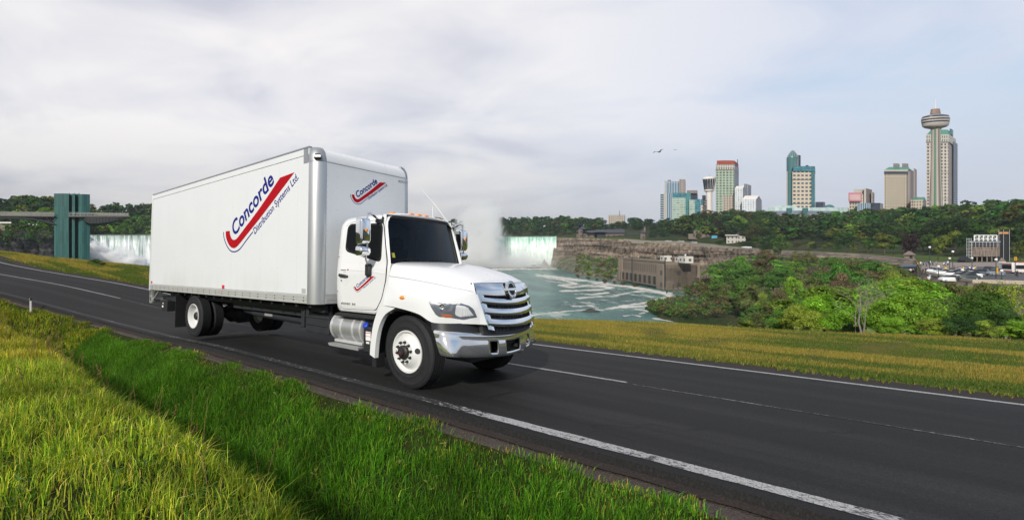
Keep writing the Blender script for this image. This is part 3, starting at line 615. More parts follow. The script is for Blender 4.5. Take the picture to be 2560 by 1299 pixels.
mb.build('nose_cap', ['white_paint', 'dull_aluminium'], body, smooth=40)
mb = MB().b2(BX0 + .03, BX1 - NR - .02, -BW + .04, BW - .04, 3.905, 3.932); mb.build('box_roof', 'white_paint', body, smooth=0)
for sgn in (-1, 1):                                      # ball-shaped corner castings above the posts
    rows = []
    for a in np.linspace(math.pi / 2, 0, 11):
        bx, by = math.cos(a), math.sin(a); row = []
        for e in np.linspace(0, math.pi / 2, 9):
            rr = PR + .006; k = math.cos(e)
            row.append((BX1 - PR - .01 + (rr) * bx * (.25 + .75 * k) + .0, sgn * (BW - PR + .012 + rr * by * (.55 + .45 * k)), 3.645 + NR * math.sin(e)))
        rows.append(row)
    mb = MB().grid(rows); mb.grid([[(BX1 - PR - .02, sgn * (BW + .013), z) for z in (3.64, 3.93)], [(BX1 - NR - .10, sgn * (BW + .013), z) for z in (3.64, 3.93)]])
    cc = mb.build('corner_casting', 'grey_casting', body, smooth=50)
    if sgn < 0:
        q = Matrix.Translation((BX1 - .085, -BW + .085, 3.71)) @ Matrix.Rotation(R(-45), 4, 'Z')
        mb = MB(); mb.box((0, 0, .05), (.16, .10, .022), 0, q); mb.box((0, 0, -.02), (.19, .13, .02), 0, q); mb.box((0, 0, .015), (.17, .115, .05), 1, q); mb.box((0, -.06, .015), (.05, .03, .03), 2, q)
        mb.build('marker_lamp', ['dark_seam', 'aluminium', 'amber'], body, smooth=0, bevel=.004)
mb = MB().b2(-5.33, -5.23, y - .014, y, 1.262, 1.345); mb.build('side_marker', 'red_lens', body, smooth=0, bevel=.006)
mb = MB().b2(-9.72, -9.63, y - .014, y, 1.28, 1.345); mb.build('side_marker', 'red_lens', body, smooth=0, bevel=.006)
mb = MB().b2(-2.34, -2.22, y - .003, y, 1.275, 1.36); mb.build('data_plate', 'aluminium', body, smooth=0)

# --- lettering and emblem: built flat in its own plane, once per panel
def text_mesh(txt, size, bold=0.0, shear=0.0, spacing=1.0):
    cu = bpy.data.curves.new('lettering', 'FONT'); cu.body = txt; cu.size = size; cu.offset = bold; cu.shear = shear; cu.space_character = spacing; cu.resolution_u = 4
    o = bpy.data.objects.new('lettering', cu); COL.objects.link(o); dg = bpy.context.evaluated_depsgraph_get(); dg.update()
    me = bpy.data.meshes.new_from_object(o.evaluated_get(dg)); vs = [tuple(v.co) for v in me.vertices]; fs = [tuple(p.vertices) for p in me.polygons]
    bpy.data.objects.remove(o); bpy.data.curves.remove(cu); bpy.data.meshes.remove(me); return vs, fs
def fit_text(mb, txt, p0, p1, height, mi, to3, bold=.0, shear=.0):
    """letters run from p0 to p1 along their baseline"""
    vs, fs = text_mesh(txt, 1.0, bold, shear); x0, x1 = min(v[0] for v in vs), max(v[0] for v in vs)
    p0, p1 = Vector(p0), Vector(p1); L = (p1 - p0).length; ux = (p1 - p0) / L; uy = Vector((-ux.y, ux.x)); k = L / (x1 - x0)
    mb.add([to3(p0 + ux * ((v[0] - x0) * k) + uy * (v[1] * height / .72)) for v in vs], fs, mi)
def arc_line(pts, wdt):
    L = []; Rr = []
    for k, p in enumerate(pts):
        a = Vector(pts[max(k - 1, 0)]); b_ = Vector(pts[min(k + 1, len(pts) - 1)]); t = (b_ - a).normalized(); n = Vector((-t.y, t.x)) * wdt / 2; p = Vector(p); L.append(p + n); Rr.append(p - n)
    return L + Rr[::-1]
def smooth_pts(pts, n=8):
    out = []
    P = [Vector(pts[0])] + [Vector(p) for p in pts] + [Vector(pts[-1])]
    for i in range(1, len(P) - 2):
        for k in range(n):
            t = k / n; a, b_, c_, d_ = P[i - 1], P[i], P[i + 1], P[i + 2]
            out.append(.5 * ((2 * b_) + (-a + c_) * t + (2 * a - 5 * b_ + 4 * c_ - d_) * t * t + (-a + 3 * b_ - 3 * c_ + d_) * t ** 3))
    out.append(P[-2]); return out
def strip_faces(mb, A, B, mi, to3): 
    n = len(A); mb.add([to3(p) for p in A] + [to3(p) for p in B], [(k, k + 1, n + k + 1, n + k) for k in range(n - 1)], mi)
def logo(name, parent, to3, k, scale=1.0):
    """coordinates are those of the big emblem on the side, hook corner at (0,0); to3 maps the panel plane into the truck"""
    f3 = lambda p: to3(Vector((p[0] * scale, p[1] * scale)), 0)
    mb = MB()
    outer = smooth_pts([(0, 0), (.012, -.12), (.10, -.255), (.235, -.36), (.385, -.395), (.505, -.368), (.66, -.29), (.90, -.14), (1.545, .256), (2.615, .962)], 8)
    inner = smooth_pts([(.185, .0), (.20, -.075), (.245, -.145), (.30, -.190), (.365, -.210), (.44, -.207), (.525, -.176), (.75, -.035), (1.42, .40), (2.135, .925)], 8)
    strip_faces(mb, outer, inner, 0, f3)
    bl = smooth_pts([(-.105, -.01), (-.09, -.11), (-.03, -.22), (.10, -.36), (.25, -.45), (.387, -.474), (.53, -.462), (.68, -.404), (.90, -.255), (1.17, -.078)], 8)
    a = arc_line(bl, .026); n = len(a) // 2; strip_faces(mb, a[:n], a[n:][::-1], 1, f3)
    q = lambda p: f3((p.x, p.y))
    fit_text(mb, 'Concorde', (.40, -.135), (1.945, .865), .335, 1, q, .023, .10)
    fit_text(mb, 'Distribution Systems Ltd.', (1.25, -.140), (2.75, .825), .150, 1, q, .010, .06)
    return mb.build(name, ['logo_red', 'logo_blue'], parent, smooth=0, norm=False)
logo('emblem', body, lambda p, h: (-5.23 + p.x, y - .0035, 2.56 + p.y), 1)
FS = .36
logo('emblem', body, lambda p, h: (BX1 + .0035, -.455 + p.x, 3.125 + p.y * 1.0), 1, FS)
mb = MB(); fit_text(mb, 'MORGAN', (.86, 3.535), (1.17, 3.535), .05, 0, lambda p: (BX1 + .0035, p.x, p.y), .01, .2); mb.build('maker_name', 'grey_casting', body, smooth=0, norm=False)

# --- chassis under the box
ch = empty('chassis'); ch.parent = T
for sgn in (-1, 1):
    mb = MB(); mb.b2(-9.7, .7, sgn * .47, sgn * .40, .80, 1.06); mb.b2(-9.75, -2.0, sgn * .50, sgn * .36, 1.045, 1.092); mb.build('frame_rail', 'chassis', ch, bevel=.008)
mb = MB()
for x in np.arange(-9.6, -2.0, .41): mb.b2(x, x + .05, -1.22, 1.22, 1.02, 1.09)
mb.b2(-7.85, -2.05, -1.0, -.92, .93, 1.09); mb.b2(-5.6, -2.05, -.86, -.80, .80, 1.05); mb.build('cross_members', 'chassis', ch, smooth=0)
mb = MB(); mb.tube([(-2.6, 0, .72), (-6.5, 0, .60)], .07, 12); mb.build('drive_shaft', 'chassis', ch)
mb = MB(); mb.tube([(-6.95, -.95, .52), (-6.95, -.35, .53), (-6.95, -.2, .55), (-6.95, .2, .55), (-6.95, .35, .53), (-6.95, .95, .52)], [.09, .10, .24, .24, .10, .09], 16)
mb.lathe([(.02, .32), (.14, .25), (.22, .1), (.25, 0)], (-6.9, 0, .55), (1, 0, 0), 16); mb.build('rear_axle', 'chassis', ch)
for sgn in (-1, 1):
    mb = MB(); pts = [(-6.95 + xx_, sgn * .52, .80 - .16 * (1 - (xx_ / .75) ** 2)) for xx_ in np.linspace(-.75, .75, 9)]
    for o_ in (0, .03, .06): mb.tube([(p[0], p[1], p[2] + o_) for p in pts], .022, 6)
    mb.build('leaf_spring', 'chassis', ch)
mb = MB(); mb.tube([(-4.9, -.70, .72), (-2.75, -.70, .68)], .075, 12); mb.tube([(-4.9, -.70, .72), (-5.4, -.65, .74)], .05, 10); mb.b2(-4.35, -4.05, -.79, -.774, .70, .75, 1); mb.build('exhaust_pipe', ['chassis', 'dull_aluminium'], ch)
mb = MB(); mb.b2(-2.72, -2.62, -1.02, -.5, .62, 1.05); mb.b2(-2.55, -2.47, -1.04, -.5, .60, 1.0); mb.build('bracket', 'chassis', ch, bevel=.008)
mb = MB(); mb.b2(-2.45, -1.80, -1.10, -.55, .57, .86); mb.b2(-2.47, -1.80, -1.115, -.53, .83, .875); mb.b2(-2.46, -1.85, -1.12, -1.10, .70, .72); mb.build('battery_box', 'chassis', ch, bevel=.012)
mb = MB(); mb.b2(-8.05, -8.03, -1.24, -.62, .14, 1.06); mb.build('mud_flap', 'rubber', ch, smooth=0); mb = MB(); mb.b2(-8.05, -8.03, .62, 1.24, .14, 1.06); mb.build('mud_flap', 'rubber', ch, smooth=0)
mb = MB(); mb.b2(-9.28, -8.86, -1.14, -.62, .50, .80); mb.b2(-9.0, -8.3, -.62, .1, .55, .85); mb.b2(-9.24, -9.14, -1.144, -1.139, .60, .655, 1); mb.b2(-9.20, -9.14, -1.144, -1.139, .70, .73, 1); mb.build('lift_pump_box', ['black_plastic', 'label_white'], ch, bevel=.012)
mb = MB(); mb.b2(-9.7, -8.4, -.95, .95, .80, .92); mb.tube([(-9.4, -.7, .95), (-8.6, -.7, .60)], .05, 8); mb.tube([(-9.4, .7, .95), (-8.6, .7, .60)], .05, 8); mb.b2(-9.0, -8.5, -1.0, -.3, .78, 1.05); mb.build('lift_gate_arms', 'chassis', ch, bevel=.01)
lg = empty('rear_underrun'); lg.parent = T
for sgn in (-1, 1):
    mb = MB()
    for x0, x1 in ((-9.90, -9.865), (-9.745, -9.71)): mb.b2(x0, x1, sgn * 1.20, sgn * 1.27, .70, 1.10)
    for z0, z1 in ((.70, .735), (.865, .93), (1.06, 1.10)): mb.b2(-9.865, -9.745, sgn * 1.20, sgn * 1.27, z0, z1)
    mb.b2(-9.865, -9.745, sgn * 1.205, sgn * 1.21, .735, 1.06, 1)
    mb.tube([(-9.70, sgn * 1.22, .80), (-9.35, sgn * 1.2, 1.07)], .03, 6); mb.b2(-9.72, -9.68, sgn * 1.18, sgn * 1.26, .74, .86); mb.b2(-9.72, -9.3, sgn * 1.18, sgn * 1.24, 1.06, 1.09)
    mb.build('bracket', ['dull_aluminium', 'chassis'], lg, smooth=0, bevel=.006)
mb = MB().b2(-9.88, -9.78, -1.2, 1.2, .72, .82); mb.build('bumper_bar', 'dull_aluminium', lg, bevel=.01)

# --- wheels
def wheel(x, yo, sgn, kind):
    """yo: y of the tyre's outer wall, sgn -1 = truck's right side"""
    wv = empty('wheel'); wv.parent = T; wv.location = (x, yo, .52); wv.rotation_euler = (0, 0, (0 if sgn < 0 else math.pi) + (R(-7) if kind == 'front' else 0))
    ax = (0, -1, 0)                                       # outward
    W_ = .28; prof = [(.300, -W_ + .02), (.34, -W_ + .0), (.44, -W_ + .002), (.495, -W_ + .02)]
    tread = [(.512, -W_ + .035)]
    for gk in range(5):
        h0 = -W_ + .045 + gk * .043
        tread += [(.519, h0), (.519, h0 + .030), (.507, h0 + .033), (.507, h0 + .040)]
    wall = [(.517, -.045), (.505, -.022), (.485, -.010), (.468, -.006), (.462, .000), (.452, .001), (.440, -.003), (.40, .003), (.372, .005), (.366, .010), (.352, .010), (.345, .004), (.325, .003), (.302, -.012)]
    P_ = prof + tread + wall
    mb = MB().lathe(P_, (0, 0, 0), ax, 72, mis=[0] * (len(prof) + len(tread) - 1) + [1] * len(wall))
    if kind == 'rear':                                    # shoulder lugs
        for k in range(60):
            a = 2 * math.pi * k / 60; q = Matrix.Rotation(a, 4, 'Y'); mb.box((.505, .045, 0), (.028, .05, .028), 0, q)
    mb.build('tyre', ['rubber', 'tyre_wall'], wv, smooth=30)
    rm = [(.300, -.24), (.302, -.03), (.306, -.010), (.303, .006), (.290, .008), (.284, -.004), (.276, -.03), (.268, -.05)]
    if kind == 'front': disc = [(.262, -.052), (.245, -.035), (.215, .004), (.185, .030), (.172, .040), (.168, .046), (.10, .046), (.095, .040), (0, .04)]
    else: disc = [(.262, -.07), (.255, -.13), (.235, -.165), (.20, -.175), (.15, -.17), (.12, -.17), (0, -.17)]
    mb = MB().lathe(rm + disc, (0, 0, 0), ax, 64)
    hz = .046 if kind == 'front' else -.17
    for k in range(10):
        a = 2 * math.pi * (k + .3) / 10; mb.lathe([(.022, hz - .004), (.020, hz + .018), (.014, hz + .022), (.012, hz + .045), (0, hz + .047)], (.142 * math.cos(a), 0, .142 * math.sin(a)), ax, 8, 1)
    hb = MB().lathe([(.098, hz - .01), (.098, hz + .04), (.085, hz + .055), (.06, hz + .06), (.055, hz + .085), (.045, hz + .09), (.022, hz + .088), (0, hz + .088)] if kind == 'front' else [(.10, hz), (.10, hz + .10), (.08, hz + .12), (0, hz + .12)], (0, 0, 0), ax, 24, mis=[0, 0, 0, 0, 0, 0, 1] if kind == 'front' else None)
    hb.build('hub', ['stud_black', 'hub_red'], wv, smooth=40)
    if kind == 'front':
        for a in ((R(10), R(190)) if sgn < 0 else (R(100), R(280))):
            c_ = Vector((.222 * math.cos(a), 0, .222 * math.sin(a))); mb.lathe([(.040, .002), (.036, .006), (.0, .004)], c_, (math.cos(a) * .75, -1, math.sin(a) * .75), 14, 2)
    mb.build('rim', ['white_wheel', 'stud_black', 'dark_seam'], wv, smooth=40)
    return wv
wheel(0, -1.145, -1, 'front'); wheel(0, 1.145, 1, 'front')
for sgn in (-1, 1):
    wheel(-6.946, sgn * 1.235, sgn, 'rear')
    wheel(-6.946, sgn * .90, sgn, 'rear')
mb = MB(); mb.tube([(0, -.9, .5), (0, -.6, .45), (0, .6, .45), (0, .9, .5)], .06, 10); mb.build('front_axle', 'chassis', ch)
simple('bumper_chrome', (.88, .89, .91), .09, .90, var=.02, rvar=.05)
# --- cab
CABR, ZB = -1.72, 1.00
def xf(z): return -.47 + (-.17 * (z - 1.82) / .75 if z > 1.82 else 0)
HW = [(1.00, .985), (1.03, 1.01), (1.10, 1.028), (1.35, 1.040), (1.62, 1.045), (1.72, 1.040), (1.80, 1.028), (2.10, .993), (2.40, .955), (2.48, .930), (2.545, .89)]
RT = [(2.60, .83), (2.635, .72), (2.66, .55), (2.675, .3), (2.68, 0)]
def hw(z): return float(np.interp(z, [p[0] for p in HW], [p[1] for p in HW]))
half = [(-w_, z) for z, w_ in HW] + [(-w_, z) for z, w_ in RT]; sec = half + [(-a, b_) for a, b_ in half[-2::-1]]
cab = empty('cab'); cab.parent = T
rows = []
xs_t = [0, .03, .10, .5, .90, .965, 1.0]; ins = [.045, .015, 0, 0, 0, .012, .05]
for t, i_ in zip(xs_t, ins):
    row = []
    for yv, z in sec:
        ww = abs(yv); zz_ = z - i_ * (.6 if z > 2.5 else 0); ftop = -.03 if z > 2.55 else 0
        row.append((CABR + (xf(min(z, 2.55)) + ftop - CABR) * t, math.copysign(max(ww - i_ * (1 if ww > .6 else ww / .6), 0), yv), zz_))
    rows.append(row)
mb = MB().grid(rows); n = len(sec)
mb.add(rows[0], [tuple(range(n))])
# the shell is open at the front for the windscreen; a scuttle closes it below the glass
for z0, z1 in ((1.0, 1.81),):
    k = [j for j, (a, b_) in enumerate(sec) if b_ <= 1.801]; L = [rows[-1][j] for j in k if sec[j][0] < 0]; Rr = [rows[-1][j] for j in k if sec[j][0] > 0][::-1]
    mb.grid([L, Rr])
mb.build('cab_shell', 'white_paint', cab, smooth=38)
def side(x, z, o): return (x, -hw(z) - o, z)
def patch(name, outline, off, mat, parent, th=.012, sgn=-1, mats=None, div=.14, smooth=60):
    """a panel cut to an (x,z) outline that follows the curve of the cab side: rows of constant z"""
    pts = [Vector(p) for p in outline]; zs = sorted(set([round(p.y, 4) for p in pts] + list(np.arange(min(p.y for p in pts), max(p.y for p in pts), div))))
    rows = []
    for z in zs:
        xs_ = []
        for k in range(len(pts)):
            a, b_ = pts[k], pts[(k + 1) % len(pts)]
            if abs(a.y - z) < 1e-5: xs_.append(a.x)
            if (a.y - z) * (b_.y - z) < 0: xs_.append(a.x + (b_.x - a.x) * (z - a.y) / (b_.y - a.y))
        if not xs_: continue
        rows.append([(x, sgn * (hw(z) + off), z) for x in np.linspace(min(xs_), max(xs_), 7)])
    mb = MB().grid(rows, flip=sgn < 0)
    inn = [[(p[0], sgn * (hw(p[2]) + off - th), p[2]) for p in r] for r in rows]
    b0 = [rows[0], inn[0]]; b1 = [rows[-1], inn[-1]]; mb.grid(b0); mb.grid(b1); mb.grid([[r[0] for r in rows], [r[0] for r in inn]]); mb.grid([[r[-1] for r in rows], [r[-1] for r in inn]])
    return mb.build(name, mat, parent, smooth=smooth)
def rnd(poly, r, n=5):
    out = []; P = [Vector(p) for p in poly]
    for k in range(len(P)):
        a, b_, c_ = P[k - 1], P[k], P[(k + 1) % len(P)]; u_ = (a - b_); v_ = (c_ - b_); rr = min(r if not isinstance(r, (list, tuple)) else r[k], u_.length * .45, v_.length * .45)
        s0, s1 = b_ + u_.normalized() * rr, b_ + v_.normalized() * rr
        for t in [k_ / n for k_ in range(n + 1)]: out.append((1 - t) ** 2 * s0 + 2 * t * (1 - t) * b_ + t * t * s1)
    return out
DOOR = [(-1.585, 1.035), (-.74, 1.05), (-.60, 1.25), (-.51, 1.56), (-.50, 1.82), (-.645, 2.44), (-.75, 2.515), (-1.45, 2.53), (-1.56, 2.47), (-1.60, 1.8)]
WIN = [(-1.505, 2.02), (-.625, 1.815), (-.655, 2.45), (-1.495, 2.50)]
def ring(o1, o2, off, sgn):
    mb = MB(); n = len(o1); f_ = lambda p, o: (p.x, sgn * (hw(p.y) + o), p.y)
    mb.add([f_(p, off) for p in o1] + [f_(p, off + .003) for p in o2], [(k, (k + 1) % n, n + (k + 1) % n, n + k) for k in range(n)]); mb.add([f_(p, off) for p in o1] + [f_(p, off - .012) for p in o1], [(k, (k + 1) % n, n + (k + 1) % n, n + k) for k in range(n)]); return mb
for sgn in (-1, 1):
    sd = patch('door_gap', rnd(DOOR, .07), .001, 'dark_seam', T, sgn=sgn)
    door = patch('door', rnd([(x + (.008 if x < -1.2 else -.008), z + (.008 if z < 1.3 else -.008)) for x, z in DOOR], .07), .007, 'white_paint', T, sgn=sgn)
    w_out = rnd(WIN, .10, 6); w_in = rnd([(-1.475, 2.045), (-.652, 1.852), (-.680, 2.42), (-1.468, 2.468)], .085, 6)
    fr_ = ring(w_out, w_in, .010, sgn).build('window_frame', 'rubber', door)
    patch('window_glass', w_in, .0105, 'tinted_glass', door, th=.006, sgn=sgn)
    mb = MB(); yv = sgn * 1.062; mb.tube([(-1.585, yv, 1.605), (-1.55, yv + sgn * .03, 1.61), (-1.42, yv + sgn * .03, 1.60), (-1.375, yv, 1.59)], [.022, .026, .022, .018], 8); mb.build('door_handle', 'black_plastic', door)
    mb = MB(); mb.cyl((-1.535, yv - sgn * .01, 1.52), (-1.535, yv + sgn * .004, 1.52), .014, n=12); mb.build('lock', 'satin_chrome', door)
    mb = MB(); x = -1.555
    for k in range(12):
        if k == 8: x += .03; continue
        wv = .026; mb.b2(x, x + wv - .008, sgn * (hw(1.13) + .006), sgn * (hw(1.13) + .013), 1.112 + (.006 if k % 3 == 1 else 0), 1.145 + (.006 if k % 2 else 0)); x += wv + .004
    mb.add([(-1.555, sgn * (hw(1.13) + .0055), 1.108), (-1.20, sgn * (hw(1.13) + .0055), 1.108), (-1.20, sgn * (hw(1.13) + .0055), 1.112), (-1.555, sgn * (hw(1.13) + .0055), 1.112)], [(0, 1, 2, 3)]); mb.build('model_badge', 'satin_chrome', door, smooth=0)
    # body crease along the door
    mb = MB(); mb.grid([[(x_, sgn * (hw(z_ + dz) + .0075 + o_), z_ + dz) for x_, z_ in ((-1.35, 1.70), (-1.0, 1.69), (-.70, 1.66), (-.53, 1.64))] for dz, o_ in ((-.012, 0), (0, .006), (.012, 0))]); mb.build('door_crease', 'white_paint', door, smooth=80)
    mb = MB().b2(-1.58, -.76, sgn * 1.0, sgn * 1.034, 1.0, 1.035); mb.build('door_sill', 'aluminium', cab, bevel=.004)
    if sgn < 0:
        mb = MB(); mb.b2(-1.57, -1.43, -hw(1.70) - .0085, -hw(1.70) - .0075, 1.685, 1.705, 0); mb.lathe([(.018, 0), (0, .002)], (-1.385, -hw(1.70) - .008, 1.70), (0, -1, 0), 8, 1); mb.b2(-1.5, -1.43, -hw(1.66) - .0085, -hw(1.66) - .0075, 1.655, 1.662, 0); mb.build('door_sticker', ['grey_casting', 'logo_red'], door, smooth=0)
        logo('emblem', door, lambda p, h: (-1.225 + p.x, -hw(1.42 + p.y) - .0095, 1.425 + p.y), 1, .183)
for sgn in (-1, 1):
    for z in (1.34, 1.93): mb = MB(); mb.cyl((-1.66, sgn * (hw(z) - .02), z), (-1.66, sgn * (hw(z) + .006), z), .014, n=10); mb.build('cab_screw', 'dull_aluminium', cab)
# windscreen: surround and glass, bowed in plan
def ws(yv, z, o=0): return (xf(z) + .02 - .13 * (yv / .93) ** 2 * .75 + o, yv, z)
def wsg(y0b, y1t, z0, z1, off, name, mat, n=13, par=None):
    rows = []
    for t in np.linspace(0, 1, 9):
        z = z0 + (z1 - z0) * t; w_ = y0b + (y1t - y0b) * t; rows.append([ws(v, z + .02 * (1 - (v / w_) ** 2) * t, off) for v in np.linspace(-w_, w_, n)])
    return MB().grid(rows).build(name, mat, par or cab, smooth=80)
gl_ = wsg(.945, .875, 1.795, 2.565, .012, 'windscreen', 'windscreen_glass')
mb = MB()
for off_in, off_out in ((.055, 0),):
    O = []; I = []
    B0, B1, Z0, Z1 = .99, .915, 1.775, 2.60
    def oc(t, s): 
        z = Z0 + (Z1 - Z0) * t; w_ = B0 + (B1 - B0) * t; return w_ * s, z
    path = [oc(0, s) for s in np.linspace(-1, 1, 13)] + [oc(t, 1) for t in np.linspace(.1, .94, 9)] + [oc(1, s) for s in np.linspace(.95, -.95, 13)] + [oc(t, -1) for t in np.linspace(.94, .1, 9)]
    ip = [(a * .943, Z0 + .04 + (b_ - Z0) * ((Z1 - Z0 - .09) / (Z1 - Z0))) for a, b_ in path]
    n = len(path)
    mb.add([ws(a, b_, -.015) for a, b_ in path] + [ws(a, b_, .018) for a, b_ in [(p[0] * .985, p[1]) for p in path]] + [ws(a, b_, .016) for a, b_ in ip], [(k, (k + 1) % n, n + (k + 1) % n, n + k) for k in range(n)] + [(n + k, n + (k + 1) % n, 2 * n + (k + 1) % n, 2 * n + k) for k in range(n)])
mb.build('windscreen_seal', 'rubber', cab, smooth=50)
# windscreen pillars and header in body colour fill between shell edge and seal
mb = MB()
for sgn in (-1, 1):
    zs_ = np.linspace(1.78, 2.60, 12); mb.grid([[(rows_x, sgn * hw(min(z, 2.54)) * .985, z) for rows_x, z in ((xf(min(z, 2.55)) - .02, z) for z in zs_)], [ws(sgn * (.99 - .075 * (z - 1.775) / .825) * .985, z, .006) for z in zs_]])
ys_ = np.linspace(-.93, .93, 17)
mb.grid([[(xf(2.55) - .09, v, 2.60 + .07 * (1 - (v / .93) ** 2)) for v in ys_], [(ws(v, 2.6, .012)[0], v, 2.605 + .02 * (1 - (v / .93) ** 2)) for v in ys_], [ws(v, 2.575 + .02 * (1 - (v / .93) ** 2), .0) for v in ys_]])
mb.build('windscreen_pillars', 'white_paint', cab, smooth=60)
for yv in (-.62, -.20, 0.0, .20, .62):
    x0 = ws(yv, 2.6)[0] - .10; zt_ = 2.615 + .05 * (1 - (yv / .93) ** 2)
    mb = MB(); mb.box((x0, yv, zt_ - .004), (.13, .13, .05), 0, None, .72); mb.build('roof_marker', 'amber', cab, bevel=.012)
for sgn in (-1, 1):
    mb = MB(); yb = -.35 if sgn < 0 else .25
    p0, p1, p2 = ws(yb, 1.80, .04), ws(yb - .30, 1.855, .03), ws(yb - .55, 1.845, .025); p3 = ws(yb + .05, 1.86, .028)
    mb.tube([p0, ws(yb - .12, 1.845, .04), ws(yb - .25, 1.86, .03)], .009, 6); mb.tube([ws(yb - .58, 1.84, .02), ws(yb - .25, 1.875, .022), ws(yb + .06, 1.88, .02)], .007, 6); mb.build('wiper', 'rubber', cab)
mb = MB(); mb.add([ws(v, z, .0155) for v, z in ((-.87, 1.90), (-.81, 1.90), (-.815, 1.975), (-.873, 1.975))], [(0, 1, 2, 3)]); mb.build('sticker', 'label_yellow', cab, smooth=0)
mb = MB(); mb.tube([(-1.0, .78, 2.6), (-1.0, .78, 2.92)], .007, 6); mb.build('aerial', 'white_paint', cab)
mb = MB(); mb.tube([(-.62, .86, 2.5), (-.95, .80, 2.95), (-1.22, .76, 3.25)], [.006, .005, .003], 6); mb.build('whip_aerial', 'white_paint', cab)
# interior: dash, wheel, seats, bulkhead
mb = MB(); mb.b2(-.95, -.62, -.95, .95, 1.45, 1.78); mb.build('dashboard', 'cab_dark', cab, bevel=.05)
mb = MB(); mb.lathe([(.20 + .018 * math.cos(a), .018 * math.sin(a)) for a in np.linspace(0, 2 * math.pi, 9)], (-.98, .45, 1.80), (-.55, 0, .83), 24); mb.tube([(-.98, .45, 1.80), (-.75, .45, 1.5)], .03, 8); mb.box((-.98, .45, 1.80), (.05, .36, .03)); mb.build('steering_wheel', 'black_plastic', cab)
for yv in (-.45, .45):
    mb = MB(); mb.b2(-1.55, -1.05, yv - .25, yv + .25, 1.35, 1.52); mb.b2(-1.66, -1.52, yv - .25, yv + .25, 1.5, 2.12); mb.b2(-1.64, -1.54, yv - .14, yv + .14, 2.12, 2.34); mb.build('seat', 'seat_cloth', cab, bevel=.05, seg=3)
mb = MB(); mb.b2(-1.70, -1.69, -.95, .95, 1.1, 1.95); mb.b2(-1.70, -.5, -1.0, 1.0, 1.03, 1.05); mb.build('cab_lining', 'cab_dark', cab, smooth=0)
mb = MB(); mb.grid([[(p[0] + .004, p[1] * .97, p[2] - .035) for p in r] for r in [[q for q in rw if q[2] > 2.5] for rw in rows[1:-1]]]); mb.build('head_lining', 'cab_dark', cab, smooth=50)

# --- bonnet with its wings, one moulding
hood = empty('bonnet'); hood.parent = T
def cat(pts, n=6): return smooth_pts(pts, n)
C = [
 [(-.44, 0, 1.845), (-.1, 0, 1.83), (.3, 0, 1.775), (.6, 0, 1.70), (.80, 0, 1.63), (.90, 0, 1.575)],
 [(-.44, -.55, 1.835), (-.1, -.55, 1.815), (.3, -.53, 1.75), (.6, -.50, 1.675), (.79, -.48, 1.60), (.885, -.47, 1.555)],
 [(-.44, -.82, 1.82), (-.1, -.82, 1.785), (.3, -.76, 1.71), (.6, -.71, 1.63), (.77, -.68, 1.565), (.855, -.665, 1.525)],
 [(-.44, -.98, 1.77), (-.1, -.96, 1.72), (.3, -.89, 1.64), (.6, -.82, 1.56), (.76, -.775, 1.51), (.835, -.745, 1.485)],
 [(-.44, -1.04, 1.61), (-.1, -1.03, 1.575), (.3, -.97, 1.52), (.6, -.89, 1.465), (.78, -.81, 1.43), (.865, -.755, 1.41)],
 [(-.44, -1.045, 1.585), (-.1, -1.045, 1.55), (.3, -1.005, 1.495), (.6, -.93, 1.44), (.79, -.83, 1.405), (.875, -.757, 1.39)],
 [(-.44, -1.09, 1.44), (-.1, -1.165, 1.42), (.3, -1.17, 1.38), (.6, -1.06, 1.335), (.80, -.875, 1.31), (.905, -.745, 1.30)],
 [(-.435, -1.16, 1.28), (-.1, -1.205, 1.28), (.3, -1.21, 1.26), (.6, -1.10, 1.22), (.83, -.885, 1.20), (.935, -.735, 1.19)],
 [(-.43, -1.185, 1.165), (-.1, -1.215, 1.145), (.27, -1.22, 1.085), (.50, -1.155, .975), (.80, -.915, .975), (.945, -.715, .965)]]
rowsC = [cat(c_, 6) for c_ in C]
def across(rowsC, n=4):
    out = []
    for j in range(len(rowsC[0])): out.append(smooth_pts([r[j] for r in rowsC], n))
    return out                                            # per station: points from centre to wing edge
st_ = across(rowsC, 4)
full = [[(p[0], -p[1], p[2]) for p in s_[:0:-1]] + [tuple(p) for p in s_] for s_ in st_]
mb = MB().grid(full)
lip = [[(p[0] - .03, p[1] * .96, p[2] + .01) for p in (s_[0], s_[-1])] for s_ in full]
for e_ in (0, 1): mb.grid([[s_[-e_] for s_ in full], [l_[e_] for l_ in lip]])
mb.build('bonnet_shell', 'white_paint', hood, smooth=50)
mb = MB()                                                 # shut line between bonnet top and wing
for sgn in (-1, 1):
    pts = [Vector((p[0], sgn * abs(p[1]) + sgn * .0015, p[2] - .004)) for p in rowsC[4]]; mb.tube(pts, .0045, 5)
mb.build('bonnet_seam', 'grey_casting', hood)
def wing(s, z):                                           # point on the front-quarter curve at height z; s: 0 wheel arch .. 1 grille
    pts = []
    for r in rowsC[5:]:
        k = s * (len(r) - 1); i_ = min(int(k), len(r) - 2); pts.append(Vector(r[i_]).lerp(Vector(r[i_ + 1]), k - i_))
    zs_ = [p.z for p in pts][::-1]; return Vector((np.interp(z, zs_, [p.x for p in pts][::-1]), np.interp(z, zs_, [p.y for p in pts][::-1]), z))
def wing_n(s, z):
    a = wing(min(s + .02, 1), z) - wing(max(s - .02, 0), z); n_ = a.cross(Vector((0, 0, 1))).normalized(); return n_ if n_.y < 0 else -n_
